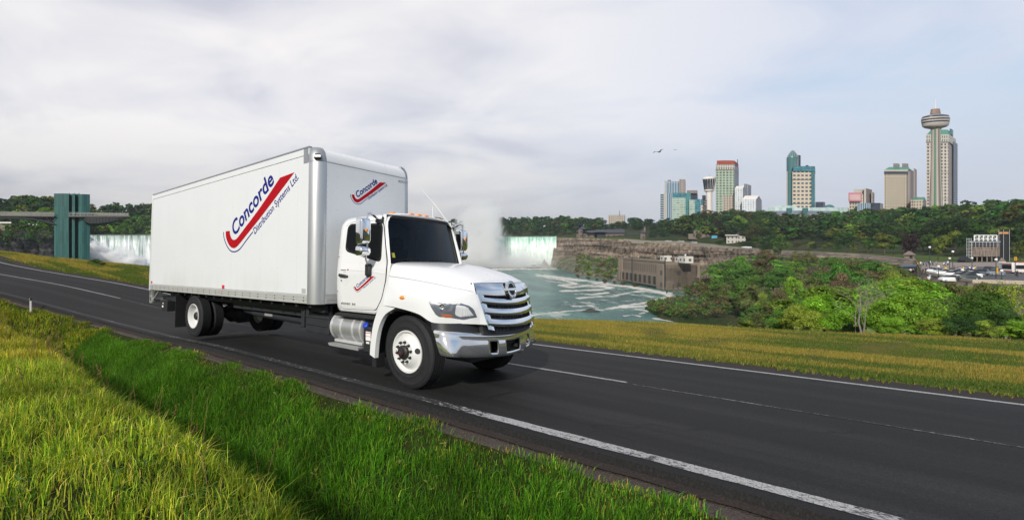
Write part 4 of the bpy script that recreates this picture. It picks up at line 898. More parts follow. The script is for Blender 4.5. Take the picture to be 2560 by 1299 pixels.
# wheel-arch flare behind the wheel, inner arch
for sgn in (-1, 1):
    o_ = [(-.40, 1.165), (-.50, 1.10), (-.60, .88), (-.655, .62), (-.675, .40)]; i_ = [(-.16, 1.14), (-.36, 1.03), (-.48, .85), (-.545, .62), (-.575, .36)]
    oo, ii = smooth_pts(o_, 5), smooth_pts(i_, 5); mb = MB()
    mb.grid([[(p.x, sgn * 1.195, p.y) for p in oo], [(p.x, sgn * 1.225, p.y) for p in oo], [(p.x, sgn * 1.225, p.y) for p in ii], [(p.x + .01, sgn * 1.15, p.y) for p in ii]]); mb.grid([[(p.x - .0, sgn * 1.02, p.y) for p in oo], [(p.x, sgn * 1.20, p.y) for p in oo]])
    mb.build('arch_flare', 'white_paint', hood, smooth=40)
    mb = MB(); a_ = [(-.62, .34), (-.60, .6), (-.52, .86), (-.38, 1.02), (-.15, 1.10), (.12, 1.09), (.34, 1.02), (.47, .93)]
    mb.grid([[(x, sgn * 1.19, z) for x, z in a_], [(x, sgn * .62, z) for x, z in a_]]); mb.build('inner_arch', 'black_plastic', hood, smooth=60)
    mb = MB(); mb.b2(-.66, -.57, sgn * 1.0, sgn * 1.19, .22, .42); mb.build('mud_guard', 'rubber', hood, smooth=0)
    p = wing(.235, 1.30); mb = MB(); mb.lathe([(.046, -.002), (.042, .012), (.025, .020), (0, .022)], (p.x - .0, sgn * abs(p.y) - sgn * .0, p.z), (0, sgn, .12), 16); 
    for k in range(len(mb.v)): v_ = mb.v[k]; mb.v[k] = (p.x + (v_[0] - p.x) * 1.25, v_[1], p.z + (v_[2] - p.z) * .62)
    mb.build('side_repeater', 'amber', hood, smooth=60)
# headlights: bezel, reflector, lens on the front quarter
HL = [(.46, 1.285), (.64, 1.275), (.81, 1.24), (.90, 1.17), (.955, 1.04), (.80, 1.03), (.655, 1.035), (.585, 1.08), (.515, 1.18)]
for sgn in (-1, 1):
    def hp(s, z, o): q = wing(s, z) + wing_n(s, z) * o; return (q.x, q.y * -sgn, q.z)
    hl = empty('headlight'); hl.parent = T
    def hpatch(name, outline, o0, o1, mat, sub=7):
        P_ = [Vector(p) for p in outline]; z0, z1 = min(p.y for p in P_), max(p.y for p in P_); rr = []
        for z in np.linspace(z0 + 1e-4, z1 - 1e-4, 9):
            xs_ = []
            for k in range(len(P_)):
                a, b_ = P_[k], P_[(k + 1) % len(P_)]
                if (a.y - z) * (b_.y - z) < 0: xs_.append(a.x + (b_.x - a.x) * (z - a.y) / (b_.y - a.y))
            rr.append([hp(s_, z, o1) for s_ in np.linspace(min(xs_), max(xs_), sub)])
        mb = MB().grid(rr); rim_ = rr[0] + [r[-1] for r in rr[1:]] + rr[-1][-2::-1] + [r[0] for r in rr[-2:0:-1]]
        c0 = Vector((sum(p[0] for p in rim_) / len(rim_), sum(p[1] for p in rim_) / len(rim_), sum(p[2] for p in rim_) / len(rim_)))
        nn = len(rim_); back = [tuple(Vector(p) + (Vector((-.035, sgn * -.035, 0)) if o0 < 0 else Vector((0, 0, 0)))) for p in rim_]
        mb.add(rim_ + back, [(k, (k + 1) % nn, nn + (k + 1) % nn, nn + k) for k in range(nn)]); return mb.build(name, mat, hl, smooth=40)
    ce = Vector((.78, 1.15)); shr = lambda k, pts: [ce + (Vector(p) - ce) * k for p in pts]
    hpatch('bezel', rnd(HL, .02, 2), -1, .006, 'grey_lens_frame')
    hpatch('reflector', rnd([(.705, 1.235), (.81, 1.205), (.905, 1.075), (.75, 1.065), (.72, 1.10)], .015, 2), -1, .010, 'lamp_silver')
    hpatch('turn_signal', rnd([(.615, 1.10), (.69, 1.098), (.72, 1.06), (.66, 1.055), (.635, 1.072)], .01, 2), -1, .011, 'amber_dim')
    q = Vector(hp(.60, 1.20, .004)); nn_ = Vector(wing_n(.60, 1.19)); nn_.y *= -sgn
    mb = MB().lathe([(.036, .002), (.034, .008), (.022, .003), (.012, .004), (.010, .012), (0, .014)], q, nn_, 16); mb.build('bulb', 'chrome', hl)
    q = Vector(hp(.81, 1.14, .008)); mb = MB()
    for k in range(4): v0 = Vector(hp(.775 + k * .026, 1.075, .013)); v1 = Vector(hp(.765 + k * .018, 1.20, .013)); mb.tube([v0, v1], .004, 4)
    mb.build('reflector_ribs', 'lamp_silver', hl)
    mb = MB()
    for k in range(7): z_ = 1.225 - k * .013; mb.tube([hp(.525 + .012 * k, z_, .008), hp(.69, z_, .008)], .003, 4)
    mb.build('lens_lines', 'satin_chrome', hl)

# --- grille
gr_ = empty('grille'); gr_.parent = T
def gx(yv, z): return .86 + (1.50 - z) * .235 + .11 * (1 - (yv / .74) ** 2)       # bowed, leaning forward at the foot
def gw(z): return .735 - (1.50 - z) * .14
def gslab(z0, z1, w0, w1, off, curve=0.0, n=25, th=.06, lo=0.0):
    """a bowed horizontal slab from z0 to z1 spanning y in [w0,w1]"""
    ys = np.linspace(w0, w1, n); zz_ = np.linspace(0, 1, 5); R_ = []
    for t in zz_:
        z = z0 + (z1 - z0) * t; o_ = off + curve * math.sin(math.pi * t)
        R_.append([(gx(v, z) + o_, v, z - lo * (1 - (v / .74) ** 2)) for v in ys])
    mb = MB().grid(R_)
    bk = [[(p[0] - th, p[1], p[2]) for p in R_[0]], R_[0]]; mb.grid(bk); bk = [R_[-1], [(p[0] - th, p[1], p[2]) for p in R_[-1]]]; mb.grid(bk)
    for e_ in (0, -1): mb.grid([[r[e_] for r in R_], [(r[e_][0] - th, r[e_][1], r[e_][2]) for r in R_]])
    return mb
SAG = .05
tgt = []
for p in full[-1]:
    if p[2] < 1.47: tgt.append((gx(gw(p[2]), p[2]) + .006, math.copysign(gw(p[2]), p[1]), p[2]))
    else: k_ = 1 - (p[1] / .74) ** 2; tgt.append((gx(p[1], 1.525) + .012 - .03 + .004, p[1] * .99, 1.525 + .035 * k_ - SAG * .7 * k_ + .004))
MB().grid([full[-1], tgt]).build('grille_surround', 'white_paint', hood, smooth=50)
gslab(.84, 1.46, -.66, .66, -.075, lo=SAG).build('grille_mesh', 'black_plastic', gr_, smooth=40)
mb = MB()
for v in np.arange(-.56, .57, .07): mb.tube([(gx(v, 1.38) - .055, v, 1.38), (gx(v, .86) - .055, v, .86)], .012 if abs((v / .07) % 4) < .5 else .006, 5)
for z in np.arange(.87, 1.40, .028): mb.tube([(gx(v, z) - .06, v, z - SAG * (1 - (v / .74) ** 2)) for v in np.linspace(-.6, .6, 9)], .004, 4)
mb.build('radiator_guard', 'chassis', gr_)
top = gslab(1.375, 1.525, -.735, .735, .012, .02, lo=SAG * .7); 
for k, v_ in enumerate(top.v):                         # top panel follows the bonnet lip
    t = max(0, (v_[2] - 1.345) / .175); top.v[k] = (v_[0] - t * .03, v_[1], v_[2] + t * .035 * (1 - (v_[1] / .74) ** 2))
top.build('grille_top', 'chrome', gr_, smooth=50)
for sgn in (-1, 1):
    mb = MB(); zs_ = np.linspace(.90, 1.42, 11)
    mb.grid([[(gx(gw(z), z) + .004, sgn * gw(z), z - .0) for z in zs_], [(gx(gw(z) - .04, z) + .014, sgn * (gw(z) - .04), z - .005) for z in zs_], [(gx(gw(z) - .115, z) + .002, sgn * (gw(z) - .115), z - SAG * .4) for z in zs_], [(gx(gw(z) - .115, z) - .07, sgn * (gw(z) - .135), z - SAG * .4) for z in zs_]])
    mb.build('grille_side', 'chrome', gr_, smooth=50)
for z0, z1 in ((1.258, 1.345), (1.112, 1.205), (.960, 1.058)):
    w_ = gw(z0) - .012; mb = gslab(z0, z1, -w_, w_, .012, .016, lo=SAG, th=.075); mb.build('grille_bar', 'chrome', gr_, smooth=40)
ec = Vector((gx(0, 1.42) + .028, 0, 1.435)); en = Vector((1, 0, .20)).normalized()
badge = MB().lathe([(.135, -.02), (.138, .0), (.130, .012), (.116, .014), (.108, .004), (.108, -.01)], ec, en, 40); q = en.to_track_quat('Z', 'Y')
eu = Vector((-en.z, 0, en.x))
def eb(a, b_, h): return ec + eu * a + Vector((0, 1, 0)) * b_ + en * h
badge.add([eb(*p) for p in ((-.02, -.11, .006), (.02, -.11, .006), (.02, .11, .006), (-.02, .11, .006), (-.014, -.11, .013), (.014, -.11, .013), (.014, .11, .013), (-.014, .11, .013))], [(4, 5, 6, 7), (0, 1, 5, 4), (2, 3, 7, 6), (1, 2, 6, 5), (3, 0, 4, 7)])
badge.build('badge_ring', 'chrome', gr_, smooth=40)
mb = MB().lathe([(.112, -.004), (0, -.004)], ec, en, 32); mb.build('badge_backing', 'cab_dark', gr_, smooth=0)
mb = MB()
for sg in (-1, 1): 
    A_ = [eb(sg * (.028 + .078 * math.cos(a)), .088 * math.sin(a), .006) for a in np.linspace(-math.pi / 2, math.pi / 2, 13)]; B_ = [eb(sg * (.028 + .060 * math.cos(a)), .075 * math.sin(a), .006) for a in np.linspace(-math.pi / 2, math.pi / 2, 13)]; mb.grid([A_, B_])
mb.build('badge_lines', 'satin_chrome', gr_, smooth=0)

# --- chrome bumper with its three openings
bp_ = empty('bumper'); bp_.parent = T
BC = smooth_pts([(.53, 1.225), (.64, 1.215), (.74, 1.15), (.83, 1.02), (.90, .84), (.95, .55), (.985, .25), (1.0, 0)], 6)
BC = [(p.x, p.y) for p in BC]; BC = [(x, -yv) for x, yv in BC] + [(x, yv) for x, yv in BC[-2::-1]]
def bz(yv): return .075 * (abs(yv) / 1.22) ** 1.6
prof_b = [(-.10, .80), (-.055, .815), (-.018, .812), (.0, .795), (.004, .76), (-.002, .72), (.004, .70), (.010, .62), (.008, .54), (-.004, .495), (-.03, .475), (-.08, .468)]
hl_ = [(-.50, -.33), (-.13, .29), (.52, .66)]; HZ0, HZ1 = .555, .695
ysb = sorted(set([p[1] for p in BC] + [e for h_ in hl_ for e in h_]))
xb = [float(np.interp(v, [p[1] for p in BC], [p[0] for p in BC])) for v in ysb]
tan = []
for k in range(len(ysb)):
    a, b_ = max(k - 1, 0), min(k + 1, len(ysb) - 1); t_ = Vector((xb[b_] - xb[a], ysb[b_] - ysb[a])).normalized(); tan.append(Vector((t_.y, -t_.x)))
R_ = []
for o_, z in prof_b:
    R_.append([(xb[k] + tan[k].x * o_ + max(0, .80 - z) * .38 * max(0, min(1, (abs(ysb[k]) - 1.0) / .2)), ysb[k] + tan[k].y * o_, z + bz(ysb[k])) for k in range(len(ysb))])
mb = MB(); nr_ = len(prof_b); nc_ = len(ysb); fs = []
for i in range(nr_ - 1):
    for j in range(nc_ - 1):
        ym = (ysb[j] + ysb[j + 1]) / 2; zm = (prof_b[i][1] + prof_b[i + 1][1]) / 2
        if HZ0 - .03 < zm < HZ1 + .01 and prof_b[i][0] > -.003 and prof_b[i + 1][0] > -.003 and any(a < ym < b_ for a, b_ in hl_): continue
        fs.append((i * nc_ + j, i * nc_ + j + 1, (i + 1) * nc_ + j + 1, (i + 1) * nc_ + j))
mb.add([p for r in R_ for p in r], fs); bo = mb.build('bumper_shell', 'bumper_chrome', bp_, smooth=45)
sl = bo.modifiers.new('shell', 'SOLIDIFY'); sl.thickness = .012; sl.offset = -1
for a, b_ in hl_:
    mb = MB(); xm = float(np.interp((a + b_) / 2, ysb, xb)); mb.b2(xm - .16, xm - .10, a - .03, b_ + .03, .50, .74, 0); mb.cyl((xm - .12, a + .06, .60), (xm - .04, a + .06, .60), .03, n=10, mi=1)
    if b_ - a > .3: mb.cyl((xm - .12, b_ - .06, .60), (xm - .03, b_ - .06, .60), .03, n=10, mi=1); mb.b2(xm - .10, xm - .07, a + .1, b_ - .1, .64, .66, 1)
    mb.build('bumper_opening', ['cab_dark', 'chassis'], bp_)
mb = MB(); mb.grid([[(x - .05, yv * .97, .80 + bz(yv)) for x, yv in BC], [(x - .07, yv * .96, .98) for x, yv in BC]]); mb.build('bumper_gap_panel', 'black_plastic', bp_, smooth=60)
mb = MB(); mb.b2(.35, .80, -.7, .7, .42, .56); mb.b2(-.2, .8, -.5, -.4, .5, .8); mb.b2(-.2, .8, .4, .5, .5, .8); mb.b2(-1.6, .6, -.45, .45, .62, 1.2); mb.build('engine_underside', 'chassis', ch, bevel=.02)

# --- fuel tank, steps, fluid tank on the right side
for sgn in (-1, 1):
    tk = empty('fuel_tank'); tk.parent = T; yc = sgn * .88
    mb = MB().lathe([(0, 0), (.20, .0), (.225, .012), (.225, .05), (.218, .052), (.218, .25), (.224, .255), (.224, .29), (.218, .295), (.218, .54), (.224, .545), (.224, .58), (.218, .585), (.218, .73), (.225, .735), (.225, .77), (.20, .78), (0, .78)], (-1.79, yc, .715), (1, 0, 0), 40, mis=[1, 1, 1, 1, 0, 1, 1, 1, 0, 1, 1, 1, 0, 1, 1, 1, 1]); mb.build('tank_shell', ['tank_mesh', 'aluminium'], tk, smooth=30)
    mb = MB(); mb.b2(-1.70, -1.02, sgn * .8, sgn * 1.06, .475, .52); mb.build('tank_cradle', 'aluminium', tk, bevel=.006)
    mb = MB(); mb.b2(-1.75, -1.0, sgn * .86, sgn * 1.16, .425, .45)
    for x in np.arange(-1.72, -1.02, .06): mb.b2(x, x + .03, sgn * .88, sgn * 1.15, .45, .458)
    mb.b2(-1.72, -1.0, sgn * 1.155, sgn * 1.165, .41, .46); mb.build('step', 'dull_aluminium', tk, smooth=0)
    mb = MB(); mb.b2(-1.60, -.68, sgn * .80, sgn * 1.14, .925, .965)
    for x in np.arange(-1.57, -.72, .07): mb.b2(x, x + .035, sgn * .84, sgn * 1.12, .965, .976)
    mb.build('step', 'black_plastic', tk, smooth=0, bevel=.003)
df = empty('fluid_tank'); df.parent = T
mb = MB(); mb.b2(-.97, -.70, -1.09, -.75, .38, .80); mb.build('tank_shell', 'black_plastic', df, bevel=.03, seg=3)
mb = MB(); mb.lathe([(.055, 0), (.058, .03), (.045, .045), (0, .047)], (-.92, -1.06, .80), (-.1, -.75, .65), 14); 
mb.build('filler_cap', 'blue_cap', df, smooth=30)
mb = MB(); mb.b2(-.90, -.79, -1.094, -1.088, .58, .72, 0); mb.b2(-.90, -.79, -1.096, -1.092, .695, .705, 1); mb.b2(-.90, -.79, -1.096, -1.092, .645, .650, 1); mb.b2(-.89, -.82, -1.094, -1.088, .53, .56, 0); mb.build('label_plate', ['label_white', 'logo_red'], df, smooth=0)
mb = MB(); mb.b2(-1.0, -.64, -1.0, -.5, .80, .92); mb.cyl((-.80, -1.0, .88), (-.80, -1.03, .88), .02, n=8); mb.build('mount', 'chassis', df, bevel=.01)

# --- mirrors
for sgn in (-1, 1):
    mr = empty('mirror'); mr.parent = T; yc = sgn * 1.33
    mb = MB(); mb.tube([(-.86, sgn * 1.07, 1.74), (-.85, sgn * 1.12, 1.80), (-.80, sgn * 1.20, 1.87), (-.72, sgn * 1.28, 1.93), (-.67, sgn * 1.30, 2.0), (-.675, sgn * 1.30, 2.45), (-.68, sgn * 1.29, 2.58), (-.69, sgn * 1.20, 2.585), (-.72, sgn * .98, 2.50)], .017, 8); mb.build('mirror_arm', 'satin_chrome', mr)
    mb = MB(); mb.tube([(-.69, sgn * 1.16, 2.565), (-.73, sgn * .97, 2.50)], .018, 8); mb.box((-.73, sgn * .97, 2.49), (.14, .05, .06)); mb.build('arm_bracket', 'black_plastic', mr, bevel=.012)
    mb = MB().box((-.87, sgn * 1.075, 1.70), (.12, .07, .20)); mb.build('mirror_foot', 'black_plastic', mr, bevel=.028, seg=3)
    def shell(z0, z1, w_, dep, name, mat):
        rr = []
        for t, k in ((0, 0.0), (.12, .62), (.3, .86), (.55, .97), (.85, 1.0), (1.0, 1.0)):
            prof_ = rnd([(-w_ / 2 * (.82 + .18 * k), z0 + (1 - k) * .05), (w_ / 2 * (.82 + .18 * k), z0 + (1 - k) * .05), (w_ / 2 * (.82 + .18 * k), z1 - (1 - k) * .05), (-w_ / 2 * (.82 + .18 * k), z1 - (1 - k) * .05)], .045, 4)
            rr.append([(-.655 - t * dep, yc + p.x, p.y) for p in prof_])
        mb = MB().grid(rr, closed=True); mb.add(rr[0], [tuple(range(len(rr[0])))]); return mb.build(name, mat, mr, smooth=60), rr
    o1, r1 = shell(2.09, 2.515, .215, .13, 'mirror_shell', 'chrome'); mb = MB().add([(p[0] + .004, p[1], p[2]) for p in r1[-1]], [tuple(range(len(r1[-1])))]); mb.build('mirror_glass', 'cab_dark', mr, smooth=0)
    o2, r2 = shell(1.915, 2.07, .225, .13, 'convex_mirror_shell', 'chrome'); mb = MB().add([(p[0] + .004, p[1], p[2]) for p in r2[-1]], [tuple(range(len(r2[-1])))]); mb.build('mirror_glass', 'cab_dark', mr, smooth=0)
    mb = MB(); mb.lathe([(.03, 0), (.024, .012), (0, .015)], (-.655, yc + .0, 2.31), (1, 0, 0), 12); mb.build('mirror_marker', 'amber', mr)
# ------------------------------------------------------------------ buildings: outlines are given by bearing and distance, heights in metres
def facade(name, wall, glass, bay, floor, fw, fh, rough=.25, base=None, band=None, vary=.5, strip=False, grime=.12):
    """wall with a regular grid of windows; u runs along the wall, v is height (metres)"""
    m, nt = newmat(name); uv = uvnode(nt); s = nt.sep(uv)
    a = nt.math('DIVIDE', s[0], bay); b_ = nt.math('DIVIDE', s[1], floor); fa = nt.math('FRACT', a); fb = nt.math('FRACT', b_)
    def inside(v, w_): return nt.math('LESS_THAN', nt.math('ABSOLUTE', nt.math('SUBTRACT', v, .5)), w_ / 2)
    k = inside(fa, fw) if fh >= 1 else (inside(fb, fh) if fw >= 1 else nt.math('MULTIPLY', inside(fa, fw), inside(fb, fh)))
    cell = nt.n.new('ShaderNodeCombineXYZ'); nt.put(cell.inputs[0], nt.math('FLOOR', a)); nt.put(cell.inputs[1], nt.math('FLOOR', b_))
    wn = nt.n.new('ShaderNodeTexWhiteNoise'); nt.put(wn.inputs[0], cell)
    no = nt.noise(nt.mapv(uv, (.09, .05, 1)), 1.0, 5, .6)
    wc = nt.mix(no, tuple(x * (1 - grime) for x in wall) + (1,), tuple(min(1, x * (1 + grime)) for x in wall) + (1,))
    if band: wc = nt.mix(nt.math('LESS_THAN', nt.math('FRACT', nt.math('DIVIDE', s[1], band[0])), band[1]), wc, band[2])
    gc = nt.mix(nt.math('MULTIPLY', wn.outputs[0], vary), tuple(glass) + (1,), tuple(min(1, x * 2.6 + .05) for x in glass) + (1,))
    b = nt.new('BsdfPrincipled', Base__Color=nt.mix(k, wc, gc), Roughness=nt.math('SUBTRACT', .8, nt.math('MULTIPLY', k, .8 - rough)))
    b.inputs['Specular IOR Level'].default_value = .4; finish(nt, b)
facade('cream_grid', (.56, .48, .40), (.035, .05, .065), 3.6, 3.3, .50, .52)
facade('cream_grid_fine', (.56, .48, .37), (.022, .030, .038), 3.5, 3.8, .46, .52, vary=.3)
facade('cream_grid_tall', (.60, .54, .47), (.030, .035, .045), 5.0, 4.8, .50, .54, vary=.35, band=(38.0, .03, (.36, .33, .31, 1)))
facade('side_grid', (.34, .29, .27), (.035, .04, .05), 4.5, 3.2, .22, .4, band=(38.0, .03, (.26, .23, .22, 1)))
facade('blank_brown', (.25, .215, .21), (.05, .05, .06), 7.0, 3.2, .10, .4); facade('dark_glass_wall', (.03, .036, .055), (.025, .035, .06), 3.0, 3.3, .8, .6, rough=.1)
facade('teal_glass', (.05, .17, .20), (.04, .16, .21), 2.4, 3.2, .84, .62, rough=.08, vary=.55); facade('teal_grid', (.10, .27, .27), (.03, .13, .15), 2.2, 3.1, .7, .6, rough=.08, vary=.6)
facade('teal_cream', (.50, .53, .44), (.11, .23, .22), 5.0, 3.0, .82, .44, vary=.7); facade('blue_fins', (.50, .58, .64), (.035, .10, .16), 2.3, 60, .60, .99, rough=.1, vary=.3)
facade('blue_bands', (.52, .58, .62), (.02, .06, .11), 60, 3.1, 1.0, .60, rough=.1, vary=.2); facade('green_grid', (.47, .50, .41), (.045, .125, .085), 4.6, 3.6, .62, .62, vary=.6, band=(29.0, .035, (.55, .58, .50, 1)))
facade('cream_upper', (.55, .52, .46), (.05, .06, .06), 3.2, 5.0, .40, .62); facade('white_strip', (.72, .74, .76), (.28, .33, .37), 3.4, 3.1, .50, .62, vary=.5); facade('grey_slab', (.26, .26, .30), (.12, .13, .16), 2.0, 50, .4, .99)
facade('domed_grid', (.62, .52, .41), (.028, .06, .075), 5.4, 5.2, .60, .46, band=(32.0, .035, (.10, .13, .14, 1))); facade('dome_cyl', (.05, .145, .155), (.035, .14, .16), 2.6, 3.4, .74, .62, rough=.08, vary=.5)
facade('podium_white', (.50, .60, .59), (.36, .50, .48), 5.0, 9, .86, .80, rough=.2, vary=.4); facade('podium_grey', (.19, .23, .28), (.16, .20, .26), 3, 60, .86, .99, rough=.15, vary=.15); facade('colonnade', (.46, .40, .36), (.05, .05, .05), 9.0, 60, .78, .92, rough=.5, vary=.1)
facade('arcade_brown', (.40, .33, .28), (.12, .07, .05), 6, 6, .7, .5, rough=.5); facade('stone_house', (.19, .15, .125), (.045, .045, .05), 7.0, 5.0, .34, .42, vary=.3); facade('power_station', (.22, .175, .13), (.07, .06, .05), 2.6, 10.2, .42, .55, rough=.6, vary=.4)
facade('arched_base', (.17, .14, .11), (.03, .028, .025), 6.5, 9, .48, .72, rough=.8, vary=.1); facade('fort_stone', (.22, .18, .14), (.05, .05, .05), 12, 8, .2, .4, rough=.8); facade('white_house', (.60, .57, .52), (.06, .07, .08), 4, 4, .4, .4)
m, nt = newmat('tower_panel'); uv = uvnode(nt); s = nt.sep(uv)
cell = nt.n.new('ShaderNodeCombineXYZ'); nt.put(cell.inputs[0], nt.math('FLOOR', nt.math('DIVIDE', s[0], 1.05))); nt.put(cell.inputs[1], nt.math('FLOOR', nt.math('DIVIDE', s[1], 6.5)))
cell2 = nt.n.new('ShaderNodeCombineXYZ'); nt.put(cell2.inputs[0], nt.math('FLOOR', nt.math('DIVIDE', s[0], 1.05)))
wn = nt.n.new('ShaderNodeTexWhiteNoise'); nt.put(wn.inputs[0], cell); wn2 = nt.n.new('ShaderNodeTexWhiteNoise'); nt.put(wn2.inputs[0], cell2); no = nt.noise(nt.mapv(uv, (.5, .08, 1)), 1.0, 5, .65)
f = nt.math('ADD', nt.math('ADD', nt.math('MULTIPLY', wn.outputs[0], .35), nt.math('MULTIPLY', wn2.outputs[0], .4)), nt.math('MULTIPLY', no, .3))
seam = nt.math('LESS_THAN', nt.math('FRACT', nt.math('DIVIDE', s[0], 1.05)), .12)
c = nt.mix(seam, nt.mix(f, (.006, .050, .056, 1), (.050, .170, .150, 1)), (.006, .028, .034, 1))
b = nt.new('BsdfPrincipled', Base__Color=c, Roughness=.35); finish(nt, b)
for nm_, col_, ro_ in (('copper_green', (.085, .25, .17), .6), ('dome_teal', (.055, .155, .165), .3), ('roof_red', (.36, .075, .045), .7), ('roof_brown', (.20, .155, .13), .8), ('roof_slate', (.050, .055, .075), .7), ('roof_flat', (.30, .30, .30), .8), ('pale_concrete', (.50, .47, .43), .8), ('tower_white', (.74, .70, .67), .6), ('tower_concrete', (.40, .35, .30), .7), ('rib_green', (.05, .20, .12), .4), ('mast_white', (.70, .72, .72), .5),
                       ('pod_band', (.44, .40, .37), .6), ('pod_dark', (.028, .034, .045), .25), ('pod_copper', (.26, .165, .12), .6), ('pod_roof', (.22, .23, .25), .5), ('dark_steel', (.028, .030, .034), .55), ('pale_steel', (.40, .42, .44), .5), ('parapet_stone', (.46, .39, .31), .85), ('boat_white', (.72, .74, .74), .5), ('canopy_blue', (.05, .09, .15), .5), ('black_tent', (.010, .010, .012), .7),
                       ('orange_band', (.62, .30, .10), .6), ('lamp_globe', (.82, .82, .80), .4), ('post_green', (.020, .045, .035), .5), ('sign_yellow', (.70, .36, .02), .5), ('bill_pink', (.55, .20, .24), .6), ('bill_pale', (.62, .42, .42), .6), ('gull_white', (.62, .62, .62), .7), ('gull_grey', (.13, .13, .14), .8), ('kiosk_blue', (.12, .42, .60), .5), ('rock_dark', (.05, .048, .045), .9)):
    simple(nm_, col_, ro_, var=.16, scale=.7)
def wallprism(name, poly, z0, z1, mat, parent, cap='roof_flat', u0=0.0):
    """poly: [(x,y)] anticlockwise from above or not; walls carry (along, height) coordinates"""
    V = []; U = []; Fq = []; MI = []; run = u0; n = len(poly)
    for k in range(n):
        a, b_ = poly[k], poly[(k + 1) % n]; L = math.hypot(b_[0] - a[0], b_[1] - a[1]); i = len(V)
        V += [(a[0], a[1], z0), (b_[0], b_[1], z0), (b_[0], b_[1], z1), (a[0], a[1], z1)]; U += [(run, 0), (run + L, 0), (run + L, z1 - z0), (run, z1 - z0)]; run += L
        Fq.append((i, i + 1, i + 2, i + 3)); MI.append(k if isinstance(mat, list) else 0)
    i = len(V); V += [(p[0], p[1], z1) for p in poly]; U += [(0, 0)] * n
    mats = (mat + [mat[-1]] * (n - len(mat)) if isinstance(mat, list) else [mat]) + [cap]; capi = len(mats) - 1
    faces = [np.array(Fq)]; faces.append(np.array([list(range(i, i + n))])); MI.append(capi)
    return npmesh(name, V, faces, mats, parent, uv=U, midx=MI)
def XY(u, D): return ((u - CX) / F * D, D)
def ZV(v, D): return -(v - CY) / F * D
class Bld:
    """a building: local origin = its front left foot"""
    def __init__(s, name, u, D, zb, label, cat, group=None):
        s.D = D; s.o = Vector((*XY(u, D), zb)); s.e = empty(name, s.o, 0, label, cat, group)
    def pr(s, name, pts, v0, v1, mat, cap='roof_flat', Dr=None, sub=None):
        """pts [(u, extra depth)], v0/v1 = bottom and top lines of sight (at depth Dr)"""
        Dr = Dr or (s.D + min(p[1] for p in pts)); poly = [(XY(u, s.D + d)[0] - s.o.x, s.D + d - s.o.y) for u, d in pts]
        z0 = 0 if v0 is None else ZV(v0, Dr) - s.o.z
        return wallprism(name, poly, z0, ZV(v1, Dr) - s.o.z, mat, sub or s.e, cap)
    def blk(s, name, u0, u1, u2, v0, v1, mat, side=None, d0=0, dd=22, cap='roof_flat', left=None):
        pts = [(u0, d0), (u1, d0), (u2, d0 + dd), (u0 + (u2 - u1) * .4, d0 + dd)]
        return s.pr(name, pts, v0, v1, [mat, side or mat, mat, left or side or mat], cap)
    def rad(s, px, u, k=.55): t = (u - CX) / F; return px * s.D / F / math.sqrt(1 + (t * k) ** 2)
    def drum(s, name, u, dD, prof, mats, mis=None, k=.55, n=32, cap=True):
        """prof: [(half width px, v)] top to bottom, elliptical plan"""
        D = s.D + dD; x, y = XY(u, D); mb = MB(); rows = [(s.rad(p[0], u, k) * D / s.D, ZV(p[1], D) - s.o.z if p[1] is not None else 0) for p in prof]
        for i in range(len(rows) - 1):
            vs = [(x - s.o.x + r * math.cos(a), y - s.o.y + r * k * math.sin(a), z) for r, z in rows[i:i + 2] for a in np.linspace(0, 2 * math.pi, n, endpoint=False)]
            mb.add(vs, [(j, (j + 1) % n, n + (j + 1) % n, n + j) for j in range(n)], mis[i] if mis else 0)
        return mb.build(name, mats, s.e, smooth=35)
def gb(u, D): return ground(u, D) - 1.5
HZ = 22.0
# teal hotel complex on the left of the skyline
D = 640; b = Bld('hotel_tower', 1662, D + 30, HZ, 'slim striped blue glass tower with grey concrete end, behind the low teal hotel', 'hotel')
b.blk('tower_slab', 1662, 1699, 1700, None, 453, 'blue_fins', 'pale_concrete'); b.pr('concrete_core', [(1698, -1), (1713, -1), (1714, 22), (1699, 22)], None, 448, ['side_grid', 'blank_brown'], 'roof_flat'); b.pr('pier', [(1661, -1), (1664.5, -1), (1665, 22), (1661.5, 22)], None, 451, 'pale_concrete'); b.blk('roof_plant', 1669, 1677, 1677.5, 454, 449.5, 'blank_brown', d0=6, dd=8)
b = Bld('hotel', 1651, D, HZ - 6, 'low wide teal and cream glass hotel at the left end of the skyline', 'hotel')
b.blk('left_wing', 1651, 1659, 1660, None, 484, 'blue_bands', 'dark_glass_wall', dd=30); b.pr('stair_pier', [(1659, -2), (1667, -2), (1668, 25), (1660, 25)], None, 483, 'pale_concrete'); b.blk('striped_bay', 1667, 1681, 1682, None, 482, 'blue_fins', dd=25)
b.blk('main_block', 1681, 1715, 1716, None, 494, 'teal_cream', dd=28); b.blk('top_storeys', 1681, 1715, 1716, 494, 482, 'teal_glass', dd=28); b.blk('glass_bay', 1714.5, 1727, 1728, None, 482, 'teal_grid', 'dark_glass_wall', d0=-1, dd=28); b.blk('roof_plant', 1717, 1743, 1744, 483, 475.5, 'blank_brown', d0=3, dd=20)
b.blk('rear_block', 1727, 1743, 1745, None, 482, 'dark_glass_wall', d0=6, dd=24); b.blk('lower_block', 1723, 1749, 1751, None, 499, 'teal_cream', 'teal_glass', d0=-6, dd=14); b.blk('lower_glass', 1738, 1750, 1751.5, None, 497.5, 'teal_glass', 'dark_glass_wall', d0=-7, dd=12)
b = Bld('hotel_annex', 1752, D - 4, HZ - 4, 'small teal and pale annex beside the white flared tower stem', 'building')
